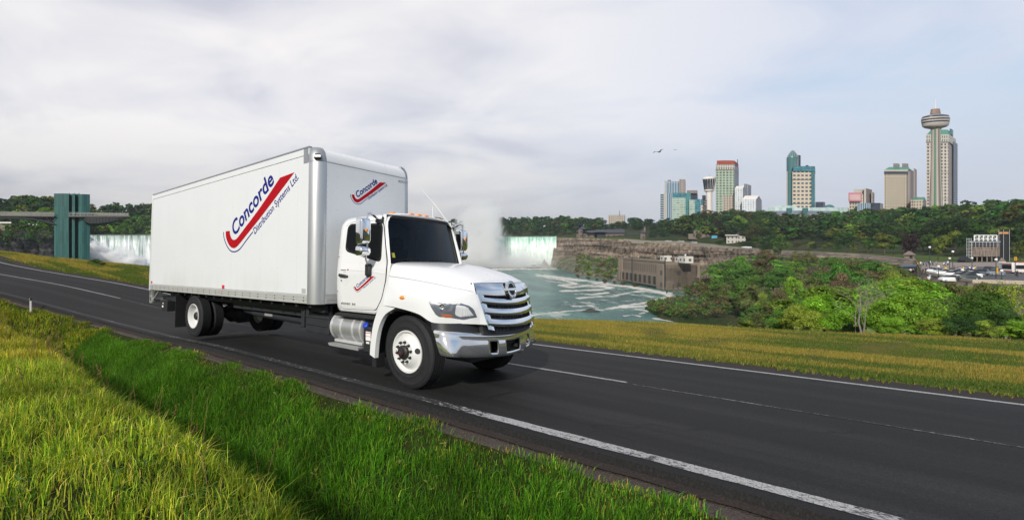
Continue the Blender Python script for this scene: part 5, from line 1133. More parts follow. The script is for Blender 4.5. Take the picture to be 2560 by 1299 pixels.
b.blk('wing', 1752, 1757, 1767, None, 498, 'white_house', 'blank_brown', dd=20); b.blk('glass_top', 1752, 1757.2, 1767.2, 512, 497.5, 'teal_glass', 'dark_glass_wall', d0=-.6, dd=20); b.blk('roof_sign_frame', 1755.5, 1764, 1765, 498, 488, 'dark_glass_wall', d0=4, dd=8)
b = Bld('observation_tower', 1773, 660, HZ, 'white flared observation tower with dark glass drum, beside the green hotel', 'tower')
b.drum('stem', 1773, 0, [(8, 477), (7.6, 500), (8.4, None)], ['tower_white'], k=.8); b.drum('viewing_drum', 1772.5, 0, [(16.2, 448), (15.5, 455), (12.6, 474)], ['pod_dark'], k=.8, n=16); b.drum('collar', 1772.5, 0, [(12.8, 474), (12.4, 477), (8, 480), (0, 480)], ['tower_white'], k=.8); b.drum('roof_ring', 1772.5, 0, [(0, 442.5), (13, 442.8), (16.8, 445.5), (16.8, 448), (0, 448.5)], ['tower_white'], k=.8)
mb = MB(); r0, r1 = b.rad(16.4, 1773, .8), b.rad(12.8, 1773, .8)
for a in np.linspace(0, 2 * math.pi, 16, endpoint=False):
    zA, zB = ZV(448, 660) - HZ, ZV(474, 660) - HZ; mb.tube([(r0 * math.cos(a), r0 * .8 * math.sin(a), zA), (r1 * math.cos(a), r1 * .8 * math.sin(a), zB)], .22, 4)
mb.build('glazing_ribs', 'tower_white', b.e); mb = MB().tube([(0, 0, ZV(443, 660) - HZ), (0, 0, ZV(434.5, 660) - HZ)], .25, 5); mb.build('mast', 'pale_steel', b.e)
b = Bld('green_hotel', 1789, 650, HZ - 3, 'tall green glazed hotel tower topped by a red roof band', 'hotel')
b.blk('main_block', 1789, 1836, 1847, None, 425, 'green_grid', 'dark_glass_wall', dd=30); b.blk('upper_storeys', 1789.5, 1836, 1847, 425, 411, 'cream_upper', 'dark_glass_wall', dd=30); b.blk('cream_base', 1808.5, 1836.5, 1837, None, 489, 'cream_grid', d0=-1.2, dd=4); b.blk('cornice', 1788.5, 1836.5, 1847.5, 425.2, 424, 'roof_slate', d0=-.6, dd=31)
b.pr('red_roof', [(1792, 1), (1836, 1), (1846, 29), (1796, 29)], 411, 401.5, ['roof_red'], 'roof_red'); b.pr('roof_panel', [(1801, .2), (1830, .2), (1830.5, 3), (1801.5, 3)], 410.5, 401, 'roof_red', 'roof_red'); b.blk('chimney', 1843, 1844.5, 1844.8, 411, 398.5, 'roof_slate', d0=8, dd=3)
def gable(bd, name, u0, u1, u2, v0, vE, vR, mat, side, d0=0, dd=20, roof='tower_white', par=None):
    """block whose ridge runs along the front; the gable end shows on the right"""
    D_ = bd.D + d0; A, B_ = XY(u0, D_), XY(u1, D_); C_ = XY(u2, D_ + dd); E_ = (A[0] + C_[0] - B_[0], A[1] + dd); o = bd.o; z0 = 0 if v0 is None else ZV(v0, D_) - o.z; zE, zR = ZV(vE, D_) - o.z, ZV(vR, D_ + dd / 2) - o.z
    bd.blk(name, u0, u1, u2, v0, vE, mat, side, d0, dd)
    P3 = lambda p, z: (p[0] - o.x, p[1] - o.y, z); mid = lambda p, q: ((p[0] + q[0]) / 2, (p[1] + q[1]) / 2)
    V = [P3(A, zE), P3(B_, zE), P3(C_, zE), P3(E_, zE), P3(mid(A, E_), zR), P3(mid(B_, C_), zR)]
    mb = MB().add(V, [(0, 1, 5, 4), (2, 3, 4, 5)], 0).add(V, [(1, 2, 5), (3, 0, 4)], 1); return mb.build('roof', [roof, side], bd.e, smooth=0, norm=False)
b = Bld('gabled_tower', 1837, 640, HZ - 3, 'narrow white gabled tower right of the green hotel', 'building'); gable(b, 'main_block', 1837, 1857, 1865, None, 471, 465, 'white_strip', 'grey_slab', dd=16)
b = Bld('grey_tower', 1860, 665, HZ, 'slim grey slab tower rising behind the white gabled block', 'building'); b.blk('main_block', 1860, 1866, 1878, None, 459.5, 'grey_slab', 'grey_slab', dd=20); b.pr('bright_fin', [(1867, 4), (1869, 4), (1870, 9), (1868, 9)], None, 459, 'white_strip')
b = Bld('gabled_hotel', 1855, 630, HZ - 4, 'white hotel with a long pitched roof and a grey gable end', 'hotel'); gable(b, 'main_block', 1855, 1890, 1904.5, None, 498.5, 489, 'white_strip', 'grey_slab', dd=18)
# the domed tower and its podium
b = Bld('domed_tower', 1967, 630, HZ - 6, 'tall cream and teal tower crowned by a round green dome', 'hotel')
b.blk('main_block', 1981, 2029, 2030, None, 428, 'domed_grid', 'dome_cyl', dd=26); b.blk('right_pilaster', 2028.5, 2036.5, 2038, None, 416, 'dome_cyl', dd=27, d0=-.8); b.blk('teal_crown', 1983, 2037.5, 2038.5, 428, 415.5, 'teal_glass', d0=-1.2, dd=27); b.blk('roof_plant', 2014, 2021, 2021.5, 416, 412.8, 'roof_slate', d0=4, dd=8)
b.drum('corner_cylinder', 1975, 6, [(0, 427), (8.6, 427), (8.6, None)], ['dome_cyl_round'] if 'dome_cyl_round' in MATS else ['dome_teal'], k=.8)
b.blk('pier', 1967, 1969, 1969.3, None, 428, 'cream_grid', d0=3, dd=5)
b.drum('upper_drum', 1980.5, 8, [(14.5, 394), (14.5, 428)], ['dome_teal'], k=.8); b.drum('dome', 1981.5, 8, [(0, 375.5), (2.2, 376), (4.5, 378), (9.5, 384), (13, 390), (15.3, 394.5), (15.3, 397)], ['dome_teal'], k=.8)
mb = MB(); x0, y0 = XY(1981.5, b.D + 8)
for a in np.linspace(0, 2 * math.pi, 14, endpoint=False):
    pts = []
    for px, v in ((2.4, 376), (4.8, 378), (9.8, 384), (13.3, 390), (15.5, 394.5), (14.8, 398), (14.8, 427)): r = b.rad(px, 1981.5, .8); pts.append((x0 - b.o.x + r * math.cos(a), y0 - b.o.y + r * .8 * math.sin(a), ZV(v, b.D + 8) - b.o.z))
    mb.tube(pts, .16, 4)
mb.build('dome_ribs', 'pale_steel', b.e); b.blk('rear_shaft', 1991, 2001, 2002, None, 388, 'dark_glass_wall', d0=14, dd=10)
b = Bld('convention_podium', 1910, 600, HZ - 12, 'long low glass podium with a white upper tier, below the domed tower', 'building')
b.blk('white_tier', 1918, 2120, 2122, None, 518.5, 'podium_white', d0=12, dd=20); b.blk('upper_tier', 1934, 1990, 1991, 520, 513.5, 'podium_white', d0=20, dd=10)
xs_ = np.linspace(1911, 2100, 25); b.pr('curved_glass', [(u, -5 * math.sin(math.pi * k / 24) - 6 * math.exp(-((u - 1998) / 26) ** 2)) for k, u in enumerate(xs_)] + [(2100, 8), (1911, 8)], None, 527.5, 'podium_grey', 'roof_flat', Dr=600); b.blk('lower_storey', 1918, 2066, 2067, None, 535.5, 'arcade_brown', d0=-13, dd=6); b.blk('terrace', 1926, 2064, 2065, None, 541, 'colonnade', d0=-15, dd=4, cap='pale_concrete')
for u in (1973, 2013): b.drum('glass_turret', u, -14, [(0, 519.5), (7.4, 519.8), (7.6, 525), (5.2, 536), (4.6, None)], ['dome_teal'], k=.8)
b = Bld('dark_block', 2038.5, 625, HZ - 5, 'dark round-cornered block right of the domed tower', 'building'); b.pr('main_block', [(2038.5, 0), (2058, -2), (2063, 5), (2063, 16), (2040, 16)], None, 504.5, 'dark_glass_wall')
b = Bld('dome_hall', 2072, 622, HZ - 5, 'low blue glass dome between the dark block and the billboard', 'building'); b.drum('dome', 2073, 0, [(0, 511.2), (5, 511.8), (10, 514), (14, 518), (14.5, None)], ['dome_teal'], k=.7)
# billboard hotel
b = Bld('billboard_hotel', 2124, 620, HZ - 3, 'small tan hotel with a pink billboard on its front', 'hotel')
b.blk('front_wing', 2123, 2158, 2159, None, 485, 'cream_grid_fine', dd=12); b.blk('centre_block', 2134, 2161, 2162, None, 472.5, 'pale_concrete', d0=4, dd=18); b.blk('stair_tower', 2160, 2165, 2180, None, 470.5, 'pale_concrete', 'blank_brown', d0=-1, dd=18); b.blk('side_balconies', 2178, 2182, 2186, None, 480, 'side_grid', d0=6, dd=14)
b.pr('billboard', [(2121, -3.5), (2153.5, -3.5), (2153.5, -2.6), (2121, -2.6)], 503, 481.5, 'bill_pink'); b.pr('billboard_panel', [(2124, -3.7), (2151, -3.7), (2151, -3.5), (2124, -3.5)], 500, 485.5, 'bill_pale')
b = Bld('low_office', 2142, 600, HZ - 6, 'low grey office with white fins below the billboard hotel', 'building'); b.blk('finned_wing', 2143, 2178, 2178.2, None, 507.5, 'blue_fins', dd=16); b.blk('dark_wing', 2178, 2200, 2208, None, 507, 'dark_glass_wall', 'grey_slab', d0=-1, dd=16)
# beige twin: green roofed tower and annex
b = Bld('green_roof_hotel', 2210, 620, HZ - 3, 'broad beige hotel tower under a green copper roof', 'hotel')
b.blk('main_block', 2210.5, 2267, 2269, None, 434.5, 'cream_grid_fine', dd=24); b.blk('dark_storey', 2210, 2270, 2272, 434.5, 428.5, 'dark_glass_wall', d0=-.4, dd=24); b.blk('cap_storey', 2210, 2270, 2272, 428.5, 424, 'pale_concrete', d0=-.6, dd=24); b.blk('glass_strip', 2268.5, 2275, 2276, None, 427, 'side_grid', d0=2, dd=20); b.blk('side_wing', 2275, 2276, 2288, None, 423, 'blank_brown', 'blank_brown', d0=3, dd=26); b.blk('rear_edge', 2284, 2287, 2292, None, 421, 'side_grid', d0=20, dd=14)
mb = MB(); o = b.o
def q3(u, dd_, v): x, y = XY(u, b.D + dd_); return (x - o.x, y - o.y, ZV(v, b.D) - o.z)
mb.add([q3(2212, 0, 424.5), (q3(2276, 0, 424.5)), q3(2284, 24, 424.5), q3(2222, 24, 424.5), q3(2222, 7, 415.5), q3(2272, 7, 415.5), q3(2274, 17, 415.5), q3(2226, 17, 415.5)], [(0, 1, 5, 4), (1, 2, 6, 5), (2, 3, 7, 6), (3, 0, 4, 7), (4, 5, 6, 7)])
mb.add([q3(2232, -.4, 424.5), q3(2252, -.4, 424.5), q3(2242, -.4, 415), q3(2242, 10, 415)], [(0, 1, 2), (1, 3, 2), (3, 0, 2)]); mb.build('roof', 'copper_green', b.e, smooth=0)
for u in (2233, 2255): b.blk('roof_turret', u, u + 14, u + 16, 417, 408.5, 'blank_brown', d0=8, dd=8)
b = Bld('gabled_annex', 2277, 610, HZ - 5, 'small beige hotel with a green gabled roof between the two towers', 'hotel'); b.blk('main_block', 2277, 2308, 2316, None, 499, 'cream_grid_fine', 'blank_brown', dd=16); o = b.o
mb = MB(); mb.add([q3(2279, 0, 499), q3(2308, 0, 499), q3(2316, 16, 499), q3(2288, 16, 499), q3(2285, 8, 491), q3(2311, 8, 491)], [(0, 1, 5, 4), (1, 2, 5), (2, 3, 4, 5), (3, 0, 4)]); mb.build('roof', 'copper_green', b.e, smooth=0); b.pr('front_gable', [(2283, -1), (2297, -1), (2297, 4), (2283, 4)], None, 499, 'cream_grid_fine')
mb = MB().add([q3(2282, -1.1, 499.5), q3(2298, -1.1, 499.5), q3(2290, -1.1, 491.5), q3(2290, 8, 491.5)], [(0, 1, 2), (1, 3, 2), (3, 0, 2)]); mb.build('gable_roof', 'copper_green', b.e, smooth=0)
# tall hotel behind the needle tower
b = Bld('tall_hotel', 2315, 690, HZ, 'tallest cream hotel tower standing behind the needle tower', 'hotel')
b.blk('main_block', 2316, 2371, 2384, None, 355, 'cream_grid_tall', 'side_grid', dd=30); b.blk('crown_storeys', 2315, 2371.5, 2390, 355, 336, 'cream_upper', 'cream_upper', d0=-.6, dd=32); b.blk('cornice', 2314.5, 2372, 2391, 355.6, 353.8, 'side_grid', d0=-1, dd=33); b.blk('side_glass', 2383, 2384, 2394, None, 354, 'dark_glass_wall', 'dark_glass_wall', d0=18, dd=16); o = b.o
mb = MB(); mb.add([q3(2317, 0, 336), q3(2371, 0, 336), q3(2386, 30, 336), q3(2332, 30, 336), q3(2328, 8, 321), q3(2369, 8, 321), q3(2375, 20, 321), q3(2336, 20, 321)], [(0, 1, 5, 4), (1, 2, 6, 5), (2, 3, 7, 6), (3, 0, 4, 7), (4, 5, 6, 7)]); mb.build('roof', 'copper_green', b.e, smooth=0); b.blk('roof_plant', 2374, 2379, 2383, 336, 322, 'dome_cyl', 'dark_glass_wall', d0=14, dd=10)
# the needle tower
b = Bld('needle_tower', 2339, 640, HZ - 4, 'tall concrete needle tower with a banded round viewing pod', 'tower')
b.drum('shaft', 2339.5, 0, [(19, 319.5), (12.8, 324), (12, 330), (12.2, 380), (13.5, 430), (15.5, 480), (18, None)], ['tower_concrete'], k=.6)
b.drum('pod', 2338.5, 0, [(0, 283.5), (10, 284), (13.5, 285.8), (34, 291), (34.5, 294.5), (36, 295), (36.4, 298), (36.6, 301.5), (36, 304.5), (35.4, 308), (34.6, 311), (33, 315.5), (27, 319), (18, 321)], ['pod_band', 'pod_dark', 'pod_roof', 'tower_concrete'], [2, 2, 2, 1, 0, 0, 1, 0, 1, 0, 0, 3, 3], k=.6, n=48)
b.drum('crown', 2338.5, 0, [(0, 273), (11.6, 273), (12, 276), (13.6, 284.8)], ['pod_copper'], k=.6)
b.drum('spire', 2337.5, 0, [(.6, 243), (1.2, 250), (1.4, 262), (1.9, 263), (2.0, 273)], ['mast_white'], k=1, n=8)
mb = MB(); r_ = lambda px: b.rad(px, 2339.5, .6)
for a0, wd, mi_ in ((-2.30, .13, 1), (-1.92, .13, 0), (-1.57, .30, 2), (-1.2, .13, 0), (-.86, .13, 1)):
    rows_ = []
    for px, v in ((12.4, 324), (12.4, 380), (13.8, 430), (15.8, 480), (18.3, 560)):
        rows_.append([((r_(px) + .4) * math.cos(a0 + t), (r_(px) + .4) * .6 * math.sin(a0 + t), ZV(v, b.D) - b.o.z) for t in (-wd, 0, wd)])
    mb.grid(rows_, mi_)
mb.build('shaft_ribs', ['pale_concrete', 'rib_green', 'roof_brown'], b.e, smooth=0, norm=False)
# lower buildings along the far rim
b = Bld('hilltop_building', 1520, 800, ground(1540, 800), 'pale flat building among the trees on the distant wooded ridge', 'building'); b.blk('main_block', 1521, 1562, 1563, None, 537.5, 'cream_grid', dd=14); b.drum('flagpole', 1549, 0, [(.5, 526), (.8, 540)], ['dark_steel'], k=1, n=5)
b = Bld('clifftop_station', 1438, 590, ground(1480, 590) - .5, 'long brown stone building with dark slate roofs on the far cliff top', 'building')
b.blk('west_wing', 1441, 1468, 1468.5, None, 580, 'stone_house', dd=14); b.blk('tower_wing', 1446, 1456, 1465, None, 572, 'stone_house', 'roof_slate', d0=-3, dd=10); b.blk('link', 1465, 1492, 1492.5, None, 581, 'stone_house', d0=2, dd=12); b.blk('east_hall', 1514, 1561, 1562, None, 582, 'stone_house', d0=-1, dd=14); b.blk('middle', 1487, 1516, 1517, None, 580, 'roof_slate', d0=2, dd=12); b.blk('long_shed', 1560, 1600, 1600.5, None, 583, 'roof_slate', d0=3, dd=10)
o = b.o
for u0, u1, vE, vR in ((1440, 1469, 580, 574.5), (1464, 1493, 581, 576), (1486, 1518, 580, 573.5), (1512, 1563, 582, 573)):
    mb = MB().add([q3(u0, -3, vE), q3(u1, -3, vE), q3(u1, 15, vE), q3(u0, 15, vE), q3(u0 + 3, 6, vR), q3(u1 - 3, 6, vR)], [(0, 1, 5, 4), (1, 2, 5), (2, 3, 4, 5), (3, 0, 4)]); mb.build('roof', 'roof_slate', b.e, smooth=0)
mb = MB().add([q3(1445, -4, 572.5), q3(1467, -4, 572.5), q3(1467, 9, 572.5), q3(1445, 9, 572.5), q3(1456, 2, 565)], [(0, 1, 4), (1, 2, 4), (2, 3, 4), (3, 0, 4)]); mb.build('roof', 'roof_slate', b.e, smooth=0)
b = Bld('turret_house', 1600, 545, ground(1606, 545) - .5, 'small turreted stone house with a pale chimney at the lawn edge on the far rim', 'building'); b.blk('main_block', 1601, 1613, 1616, None, 582, 'stone_house', dd=8); o = b.o
mb = MB().add([q3(1600, -1, 582), q3(1616, -1, 582), q3(1616, 9, 582), q3(1600, 9, 582), q3(1607, 4, 573)], [(0, 1, 4), (1, 2, 4), (2, 3, 4), (3, 0, 4)]); mb.build('roof', 'roof_slate', b.e, smooth=0); b.blk('chimney', 1610, 1613.5, 1614.5, 583, 567, 'fort_stone', d0=3, dd=4)
b = Bld('stone_fort', 1720, 505, ground(1745, 505) - 1, 'squat stone fort with an arched door on the clifftop park', 'building'); b.blk('gatehouse', 1721, 1752, 1753, None, 584, 'fort_stone', d0=-4, dd=12); b.blk('wall', 1752, 1776, 1777, None, 585.5, 'fort_stone', d0=-2, dd=10); b.blk('upper_storey', 1734, 1763, 1764, None, 575.5, 'stone_house', d0=6, dd=9); b.blk('square_tower', 1776, 1798, 1799, None, 571.5, 'fort_stone', d0=3, dd=12, cap='pale_concrete')
mb = MB(); o = b.o; mb.add([q3(1742 + 3.2 * math.cos(a), -4.2, 594 - 7 * math.sin(a)) for a in np.linspace(0, math.pi, 9)], [tuple(range(9))]); mb.build('arched_door', 'dark_steel', b.e, smooth=0)
b = Bld('kiosk', 1779, 495, ground(1785, 495) - .5, 'bright blue kiosk beside the stone fort', 'kiosk'); b.blk('walls', 1779, 1793, 1793.5, None, 588.5, 'kiosk_blue', dd=5, cap='tower_white')
b = Bld('white_pavilion', 1814, 470, ground(1830, 470) - .5, 'white flat-roofed pavilion among park trees above the cliff', 'building'); b.blk('walls', 1816, 1842, 1843, None, 588.5, 'white_house', dd=8); b.blk('flat_roof', 1813, 1845, 1846, 588.8, 586.6, 'tower_white', d0=-2, dd=12, cap='tower_white'); b.blk('lower_wing', 1842, 1864, 1865, None, 590, 'white_house', d0=2, dd=7)
b = Bld('grey_roof_house', 1838, 480, ground(1850, 480) - .5, 'grey-roofed house with a pale cupola behind the white pavilion', 'building'); b.blk('walls', 1840, 1864, 1865, None, 585, 'white_house', dd=9); o = b.o
mb = MB().add([q3(1838, -1, 585.5), q3(1866, -1, 585.5), q3(1866, 10, 585.5), q3(1838, 10, 585.5), q3(1846, 4, 579.5), q3(1860, 4, 579.5)], [(0, 1, 5, 4), (1, 2, 5), (2, 3, 4, 5), (3, 0, 4)]); mb.build('roof', 'roof_slate', b.e, smooth=0); b.blk('cupola', 1858, 1864, 1864.5, 582, 574, 'white_house', d0=3, dd=3)
# power station at the water's edge, seen at an angle
e = empty('power_station', (*XY(1545, 385), -32), 0, 'old stone power station with tall windows at the foot of the cliff by the water', 'building')
A_, B_, C_ = Vector((*XY(1545, 385), 0)), Vector((*XY(1663, 318), 0)), Vector((*XY(1722, 325), 0)); o = Vector((A_.x, A_.y, -32)); dv = (B_ - A_).normalized(); nv = Vector((-dv.y, dv.x, 0))
P2_ = lambda p: (p.x - o.x, p.y - o.y)
wallprism('turbine_hall', [P2_(A_), P2_(B_), P2_(B_ + nv * 22), P2_(A_ + nv * 22)], 7.0, 17.2, 'power_station', e, 'talus'); wallprism('arched_base', [P2_(A_ - nv * .6), P2_(B_ - nv * .6), P2_(B_ + nv * 22), P2_(A_ + nv * 22)], 0, 7.0, 'arched_base', e)
for k in range(2): q = A_ + dv * (3 + 4 * k) - nv * 1.2; wallprism('buttress', [P2_(q), P2_(q + dv * 1.6), P2_(q + dv * 1.6 + nv * 2), P2_(q + nv * 2)], 0, 17.6, 'fort_stone', e)
wallprism('end_block', [P2_(B_ - nv * 1.5 - dv * 8), P2_(B_ - nv * 1.5), P2_(B_ + nv * 20), P2_(B_ - dv * 8 + nv * 20)], -2, 15.6, 'fort_stone', e); wallprism('east_wing', [P2_(B_), P2_(C_), P2_(C_ + nv * 14), P2_(B_ + nv * 14)], 0, 13.2, 'power_station', e, 'roof_slate'); wallprism('east_base', [P2_(B_ - Vector((0, 3, 0))), P2_(C_ - Vector((6, 3, 0))), P2_(C_), P2_(B_)], -3, 4.5, 'fort_stone', e)
wallprism('parapet', [P2_(A_ - nv * .5), P2_(B_ - nv * .5), P2_(B_ + nv * .5), P2_(A_ + nv * .5)], 17.2, 18.2, 'fort_stone', e)
for q_, w_, h_ in ((A_ + dv * 46 + nv * 8, 5, 4), (A_ + dv * 62 + nv * 9, 4, 3.4), (A_ + dv * 70 + nv * 7, 7, 4.4)): wallprism('roof_hut', [P2_(q_), P2_(q_ + dv * w_), P2_(q_ + dv * w_ + nv * 5), P2_(q_ + nv * 5)], 17.2, 17.2 + h_, 'white_house', e)
for t in (26, 70):
    q_ = A_ + dv * t - nv * 1.5; mb = MB().tube([(q_.x - o.x, q_.y - o.y, 1), (q_.x - o.x, q_.y - o.y, 19.5)], .35, 6); mb.build('pole', 'dark_steel', e)
cb_ = at(1702, 689, 330); ct_ = at(1714, 635, 345); cr = empty('crane', cb_, 0, 'white crane boom leaning up beside the power station', 'crane'); mb = MB()
dvec = ct_ - cb_
for k in range(4): off = Vector(((k % 2 - .5) * .9, (k // 2 - .5) * .9, 0)); mb.tube([off, dvec + off * .5], .13, 4)
for k in range(14): t = k / 14; a_ = Vector((-.45, -.45, 0)); mb.tube([dvec * t + a_ * (1 - t * .5) * (1 if k % 2 else -1), dvec * (t + 1 / 14) - a_ * (1 - t * .5) * (1 if k % 2 else -1)], .08, 4)
mb.build('boom', 'mast_white', cr); mb = MB(); mb.b2(-2.5, 2.5, -1.5, 1.5, -1.2, .6); mb.b2(-2, .2, -1.3, 1.3, .6, 2.0); mb.build('carriage', 'pale_steel', cr, bevel=.1)
simple('raw_rim_wall', (.24, .215, .185), .9, var=.3, scale=.4)
# retaining wall, parapet and promenade along the right-hand rim
us_ = np.linspace(2068, 3000, 60); mb = MB(); rows_ = [[], [], [], []]
for u in us_:
    Dr = float(np.interp(u, PU, PD['R'])); zr = float(np.interp(u, PU, PZ['R']))
    for k, (dd_, zz_) in enumerate(((-.3, -.7), (-.3, .75), (.25, .75), (.25, -.3))): rows_[k].append((*XY(u, Dr + dd_ + .4), zr + zz_))
mb.grid(rows_); tag(mb.build('parapet_wall', 'parapet_stone', smooth=0), 'low pale stone parapet wall curving along the gorge rim by the plaza', 'wall')
us_ = np.linspace(1560, 2066, 50); mb = MB(); rows_ = [[], [], []]
for u in us_:
    Dr = float(np.interp(u, PU, PD['R'])); zr = float(np.interp(u, PU, PZ['R'])); a_ = 1.6 if 1640 < u < 1790 else .9
    for k, (dd_, zz_) in enumerate(((-.6, -3.0), (-.5, a_), (.3, a_))): rows_[k].append((*XY(u, Dr + dd_), zr + zz_))
mb.grid(rows_); tag(mb.build('retaining_wall', 'raw_rim_wall', smooth=0), 'grey retaining wall along the top of the rocky cliff', 'wall')
simple('plaza_paving', (.25, .205, .18), .85, var=.2, scale=.3); simple('plaza_road', (.075, .073, .078), .85, var=.25, scale=.2)
def rimsheet(name, u0, u1, d0, d1, mat, up):
    rows_ = []
    for u in np.linspace(u0, u1, 40): Dr = float(np.interp(u, PU, PD['R'])); rows_.append([(*XY(u, D_), ground(u, D_) + up) for D_ in np.linspace(Dr + d0, (Dr + d1) if d1 < 200 else d1 - 200, 8)])
    return tag(MB().grid(rows_).build(name, mat, smooth=0), kind='structure')
rimsheet('plaza_paving', 2286, 3000, .7, 402, 'plaza_paving', .05); rimsheet('road_surface', 2405, 3000, .8, 62, 'plaza_road', .10); rimsheet('promenade', 1600, 2290, .5, 14, 'plaza_paving', .06)
def copytree(o, parent=None):
    c = o.copy(); COL.objects.link(c)
    if parent is not None: c.parent = parent; c.matrix_parent_inverse = o.matrix_parent_inverse
    for ch in list(o.children): copytree(ch, c)
    return c
def allof(o): return [o] + [x for c in o.children for x in allof(c)]
m, nt = newmat('own_colour'); oi = nt.n.new('ShaderNodeObjectInfo'); b = nt.new('BsdfPrincipled', Base__Color=oi.outputs['Color'], Roughness=.45); finish(nt, b)
# ------------------------------------------------------------------ plaza building, tents, lamps
DP = lambda v: 9.45 * F / (v - CY)
b = Bld('viewing_building', 2428, 205, ground(2460, 205), 'raw concrete building under scaffolding with a white roof truss, behind the plaza', 'building')
b.blk('concrete_storey', 2428, 2499, 2500, 641, 616, 'concrete_panel' if 'concrete_panel' in MATS else 'stone_rough', dd=12) if False else None
m, nt = newmat('raw_concrete'); tcn = nt.new('TexCoord'); n1 = nt.noise(tcn.outputs['Object'], .5, 6, .7); n2 = nt.noise(nt.mapv(tcn.outputs['Object'], (1, 1, .2)), 1.5, 4, .6)
c = nt.mix(n1, (.12, .095, .08, 1), (.36, .29, .24, 1)); c = nt.mix(1.0, c, nt.ramp(n2, [(.35, .5), (.6, 1.1)]), 'MULTIPLY'); bb = nt.new('BsdfPrincipled', Base__Color=c, Roughness=.9); finish(nt, bb)
b.blk('concrete_storey', 2428, 2499, 2500, 641, 616, 'raw_concrete', dd=12); b.blk('lower_wall', 2428, 2499, 2500, None, 641, 'dark_glass_wall', d0=3, dd=8)
for u in (2429, 2441, 2453, 2466, 2478, 2490): b.blk('column', u, u + 3.4, u + 3.6, None, 641, 'raw_concrete', d0=.3, dd=.8)
b.blk('open_storey', 2430, 2496, 2497, 616, 605, 'dark_glass_wall', d0=2, dd=8); b.blk('deck', 2424, 2501, 2502, 604.5, 602.5, 'pale_steel', d0=-1, dd=13)
def line3(mb, a, b_, r): mb.tube([a, b_], r, 4)
o = b.o; qq = lambda u, d_, v: Vector(XY(u, b.D + d_) + (ZV(v, b.D),)) - o
mb = MB()
for d_ in (0, 6):
    line3(mb, qq(2436, d_, 588), qq(2492, d_, 588), .22); line3(mb, qq(2436, d_, 598), qq(2492, d_, 598), .22)
    for k in range(6): u = 2436 + k * 11.2; line3(mb, qq(u, d_, 587.5), qq(u, d_, 602), .24); 
    for k in range(5): u = 2436 + k * 11.2; line3(mb, qq(u, d_, 588), qq(u + 11.2, d_, 598), .15)
for k in range(6): u = 2436 + k * 11.2; line3(mb, qq(u, 0, 588), qq(u, 6, 588), .15)
mb.build('roof_truss', 'mast_white', b.e)
mb = MB()
for u in (2417, 2422.5, 2428): line3(mb, qq(u, -1, 595), qq(u, -1, 655), .09)
for v in np.arange(597, 650, 8): line3(mb, qq(2417, -1, v), qq(2429, -1, v), .08)
for u in np.arange(2430, 2500, 9): line3(mb, qq(u, -1, 603), qq(u, -1, 617), .08)
for v in (607, 612): line3(mb, qq(2428, -1, v), qq(2500, -1, v), .08)
mb.build('scaffolding', 'pale_steel', b.e)
b = Bld('sign_pillar', 2497, 212, ground(2510, 212), 'tall black slab pillar with an orange band and pale posts, behind the concrete building', 'pillar'); b.blk('slab', 2497, 2523, 2524, None, 574.5, 'dark_steel', dd=4); b.blk('band', 2496.8, 2523.2, 2524, 584.5, 579.5, 'orange_band', d0=-.25, dd=4.4)
for u in (2496.5, 2508, 2523): b.blk('post', u, u + 1.2, u + 1.3, None, 574, 'pale_steel', d0=-.6, dd=.3)
D = DP(657); b = Bld('event_tent', 2392, D, ground(2410, D), 'black peaked tent at the back of the plaza', 'tent'); o = b.o; qq = lambda u, d_, v: Vector(XY(u, b.D + d_) + (ZV(v, b.D),)) - o
mb = MB().add([qq(2393, 0, 650), qq(2432, 0, 652), qq(2433, 6, 652), qq(2395, 6, 650), qq(2400, 3, 640.5), qq(2414, 3, 640)], [(0, 1, 5, 4), (1, 2, 5), (2, 3, 4, 5), (3, 0, 4)]); mb.build('canopy', 'black_tent', b.e, smooth=0)
b.blk('wall', 2394, 2412, 2413, None, 650, 'black_tent', d0=.5, dd=5); b.blk('pole', 2431, 2431.8, 2432, None, 652, 'dark_steel', d0=.4, dd=.15)
D = 236; b = Bld('stone_shelter', 2258, D, ground(2272, D), 'small stone shelter with a brown pyramid roof on the rim, left of the plaza', 'shelter'); b.blk('walls', 2261, 2286, 2287, None, 637, 'fort_stone', dd=5); b.blk('opening', 2274, 2281, 2281.3, None, 639, 'dark_steel', d0=-.05, dd=.3); o = b.o
mb = MB().add([q3(2257, -.8, 637), q3(2289, -.8, 637), q3(2290, 6, 637), q3(2258, 6, 637), q3(2270, 2.6, 627.5), q3(2275, 2.6, 627.5)], [(0, 1, 5, 4), (1, 2, 5), (2, 3, 4, 5), (3, 0, 4)]); mb.build('roof', 'roof_brown', b.e, smooth=0)
D = DP(672); b = Bld('ticket_hut', 2496, D, ground(2505, D), 'small hut with a brown pointed roof and white fascia near the buses', 'hut'); b.blk('walls', 2497, 2513, 2513.5, None, 656, 'grey_slab', dd=2.5); b.blk('fascia', 2496, 2514.5, 2515, 656.5, 653.5, 'tower_white', d0=-.3, dd=3); o = b.o
mb = MB().add([q3(2496, -.4, 653.5), q3(2515, -.4, 653.5), q3(2515, 3, 653.5), q3(2496, 3, 653.5), q3(2504, 1.2, 643)], [(0, 1, 4), (1, 2, 4), (2, 3, 4), (3, 0, 4)]); mb.build('roof', 'roof_brown', b.e, smooth=0)
b = Bld('viewing_canopy', 2257, 178, ground(2276, 178) if False else -9.6, 'blue flat canopy on posts at the gorge edge left of the plaza', 'canopy'); b.blk('roof', 2256, 2294, 2296, 669, 664.5, 'canopy_blue', d0=0, dd=8, cap='canopy_blue')
for u in (2258, 2292): b.blk('post', u, u + 1.6, u + 1.7, None, 669, 'pale_steel', d0=.4, dd=.3)
b.blk('base_wall', 2256, 2297, 2298, None, 676, 'fort_stone', d0=.6, dd=4)
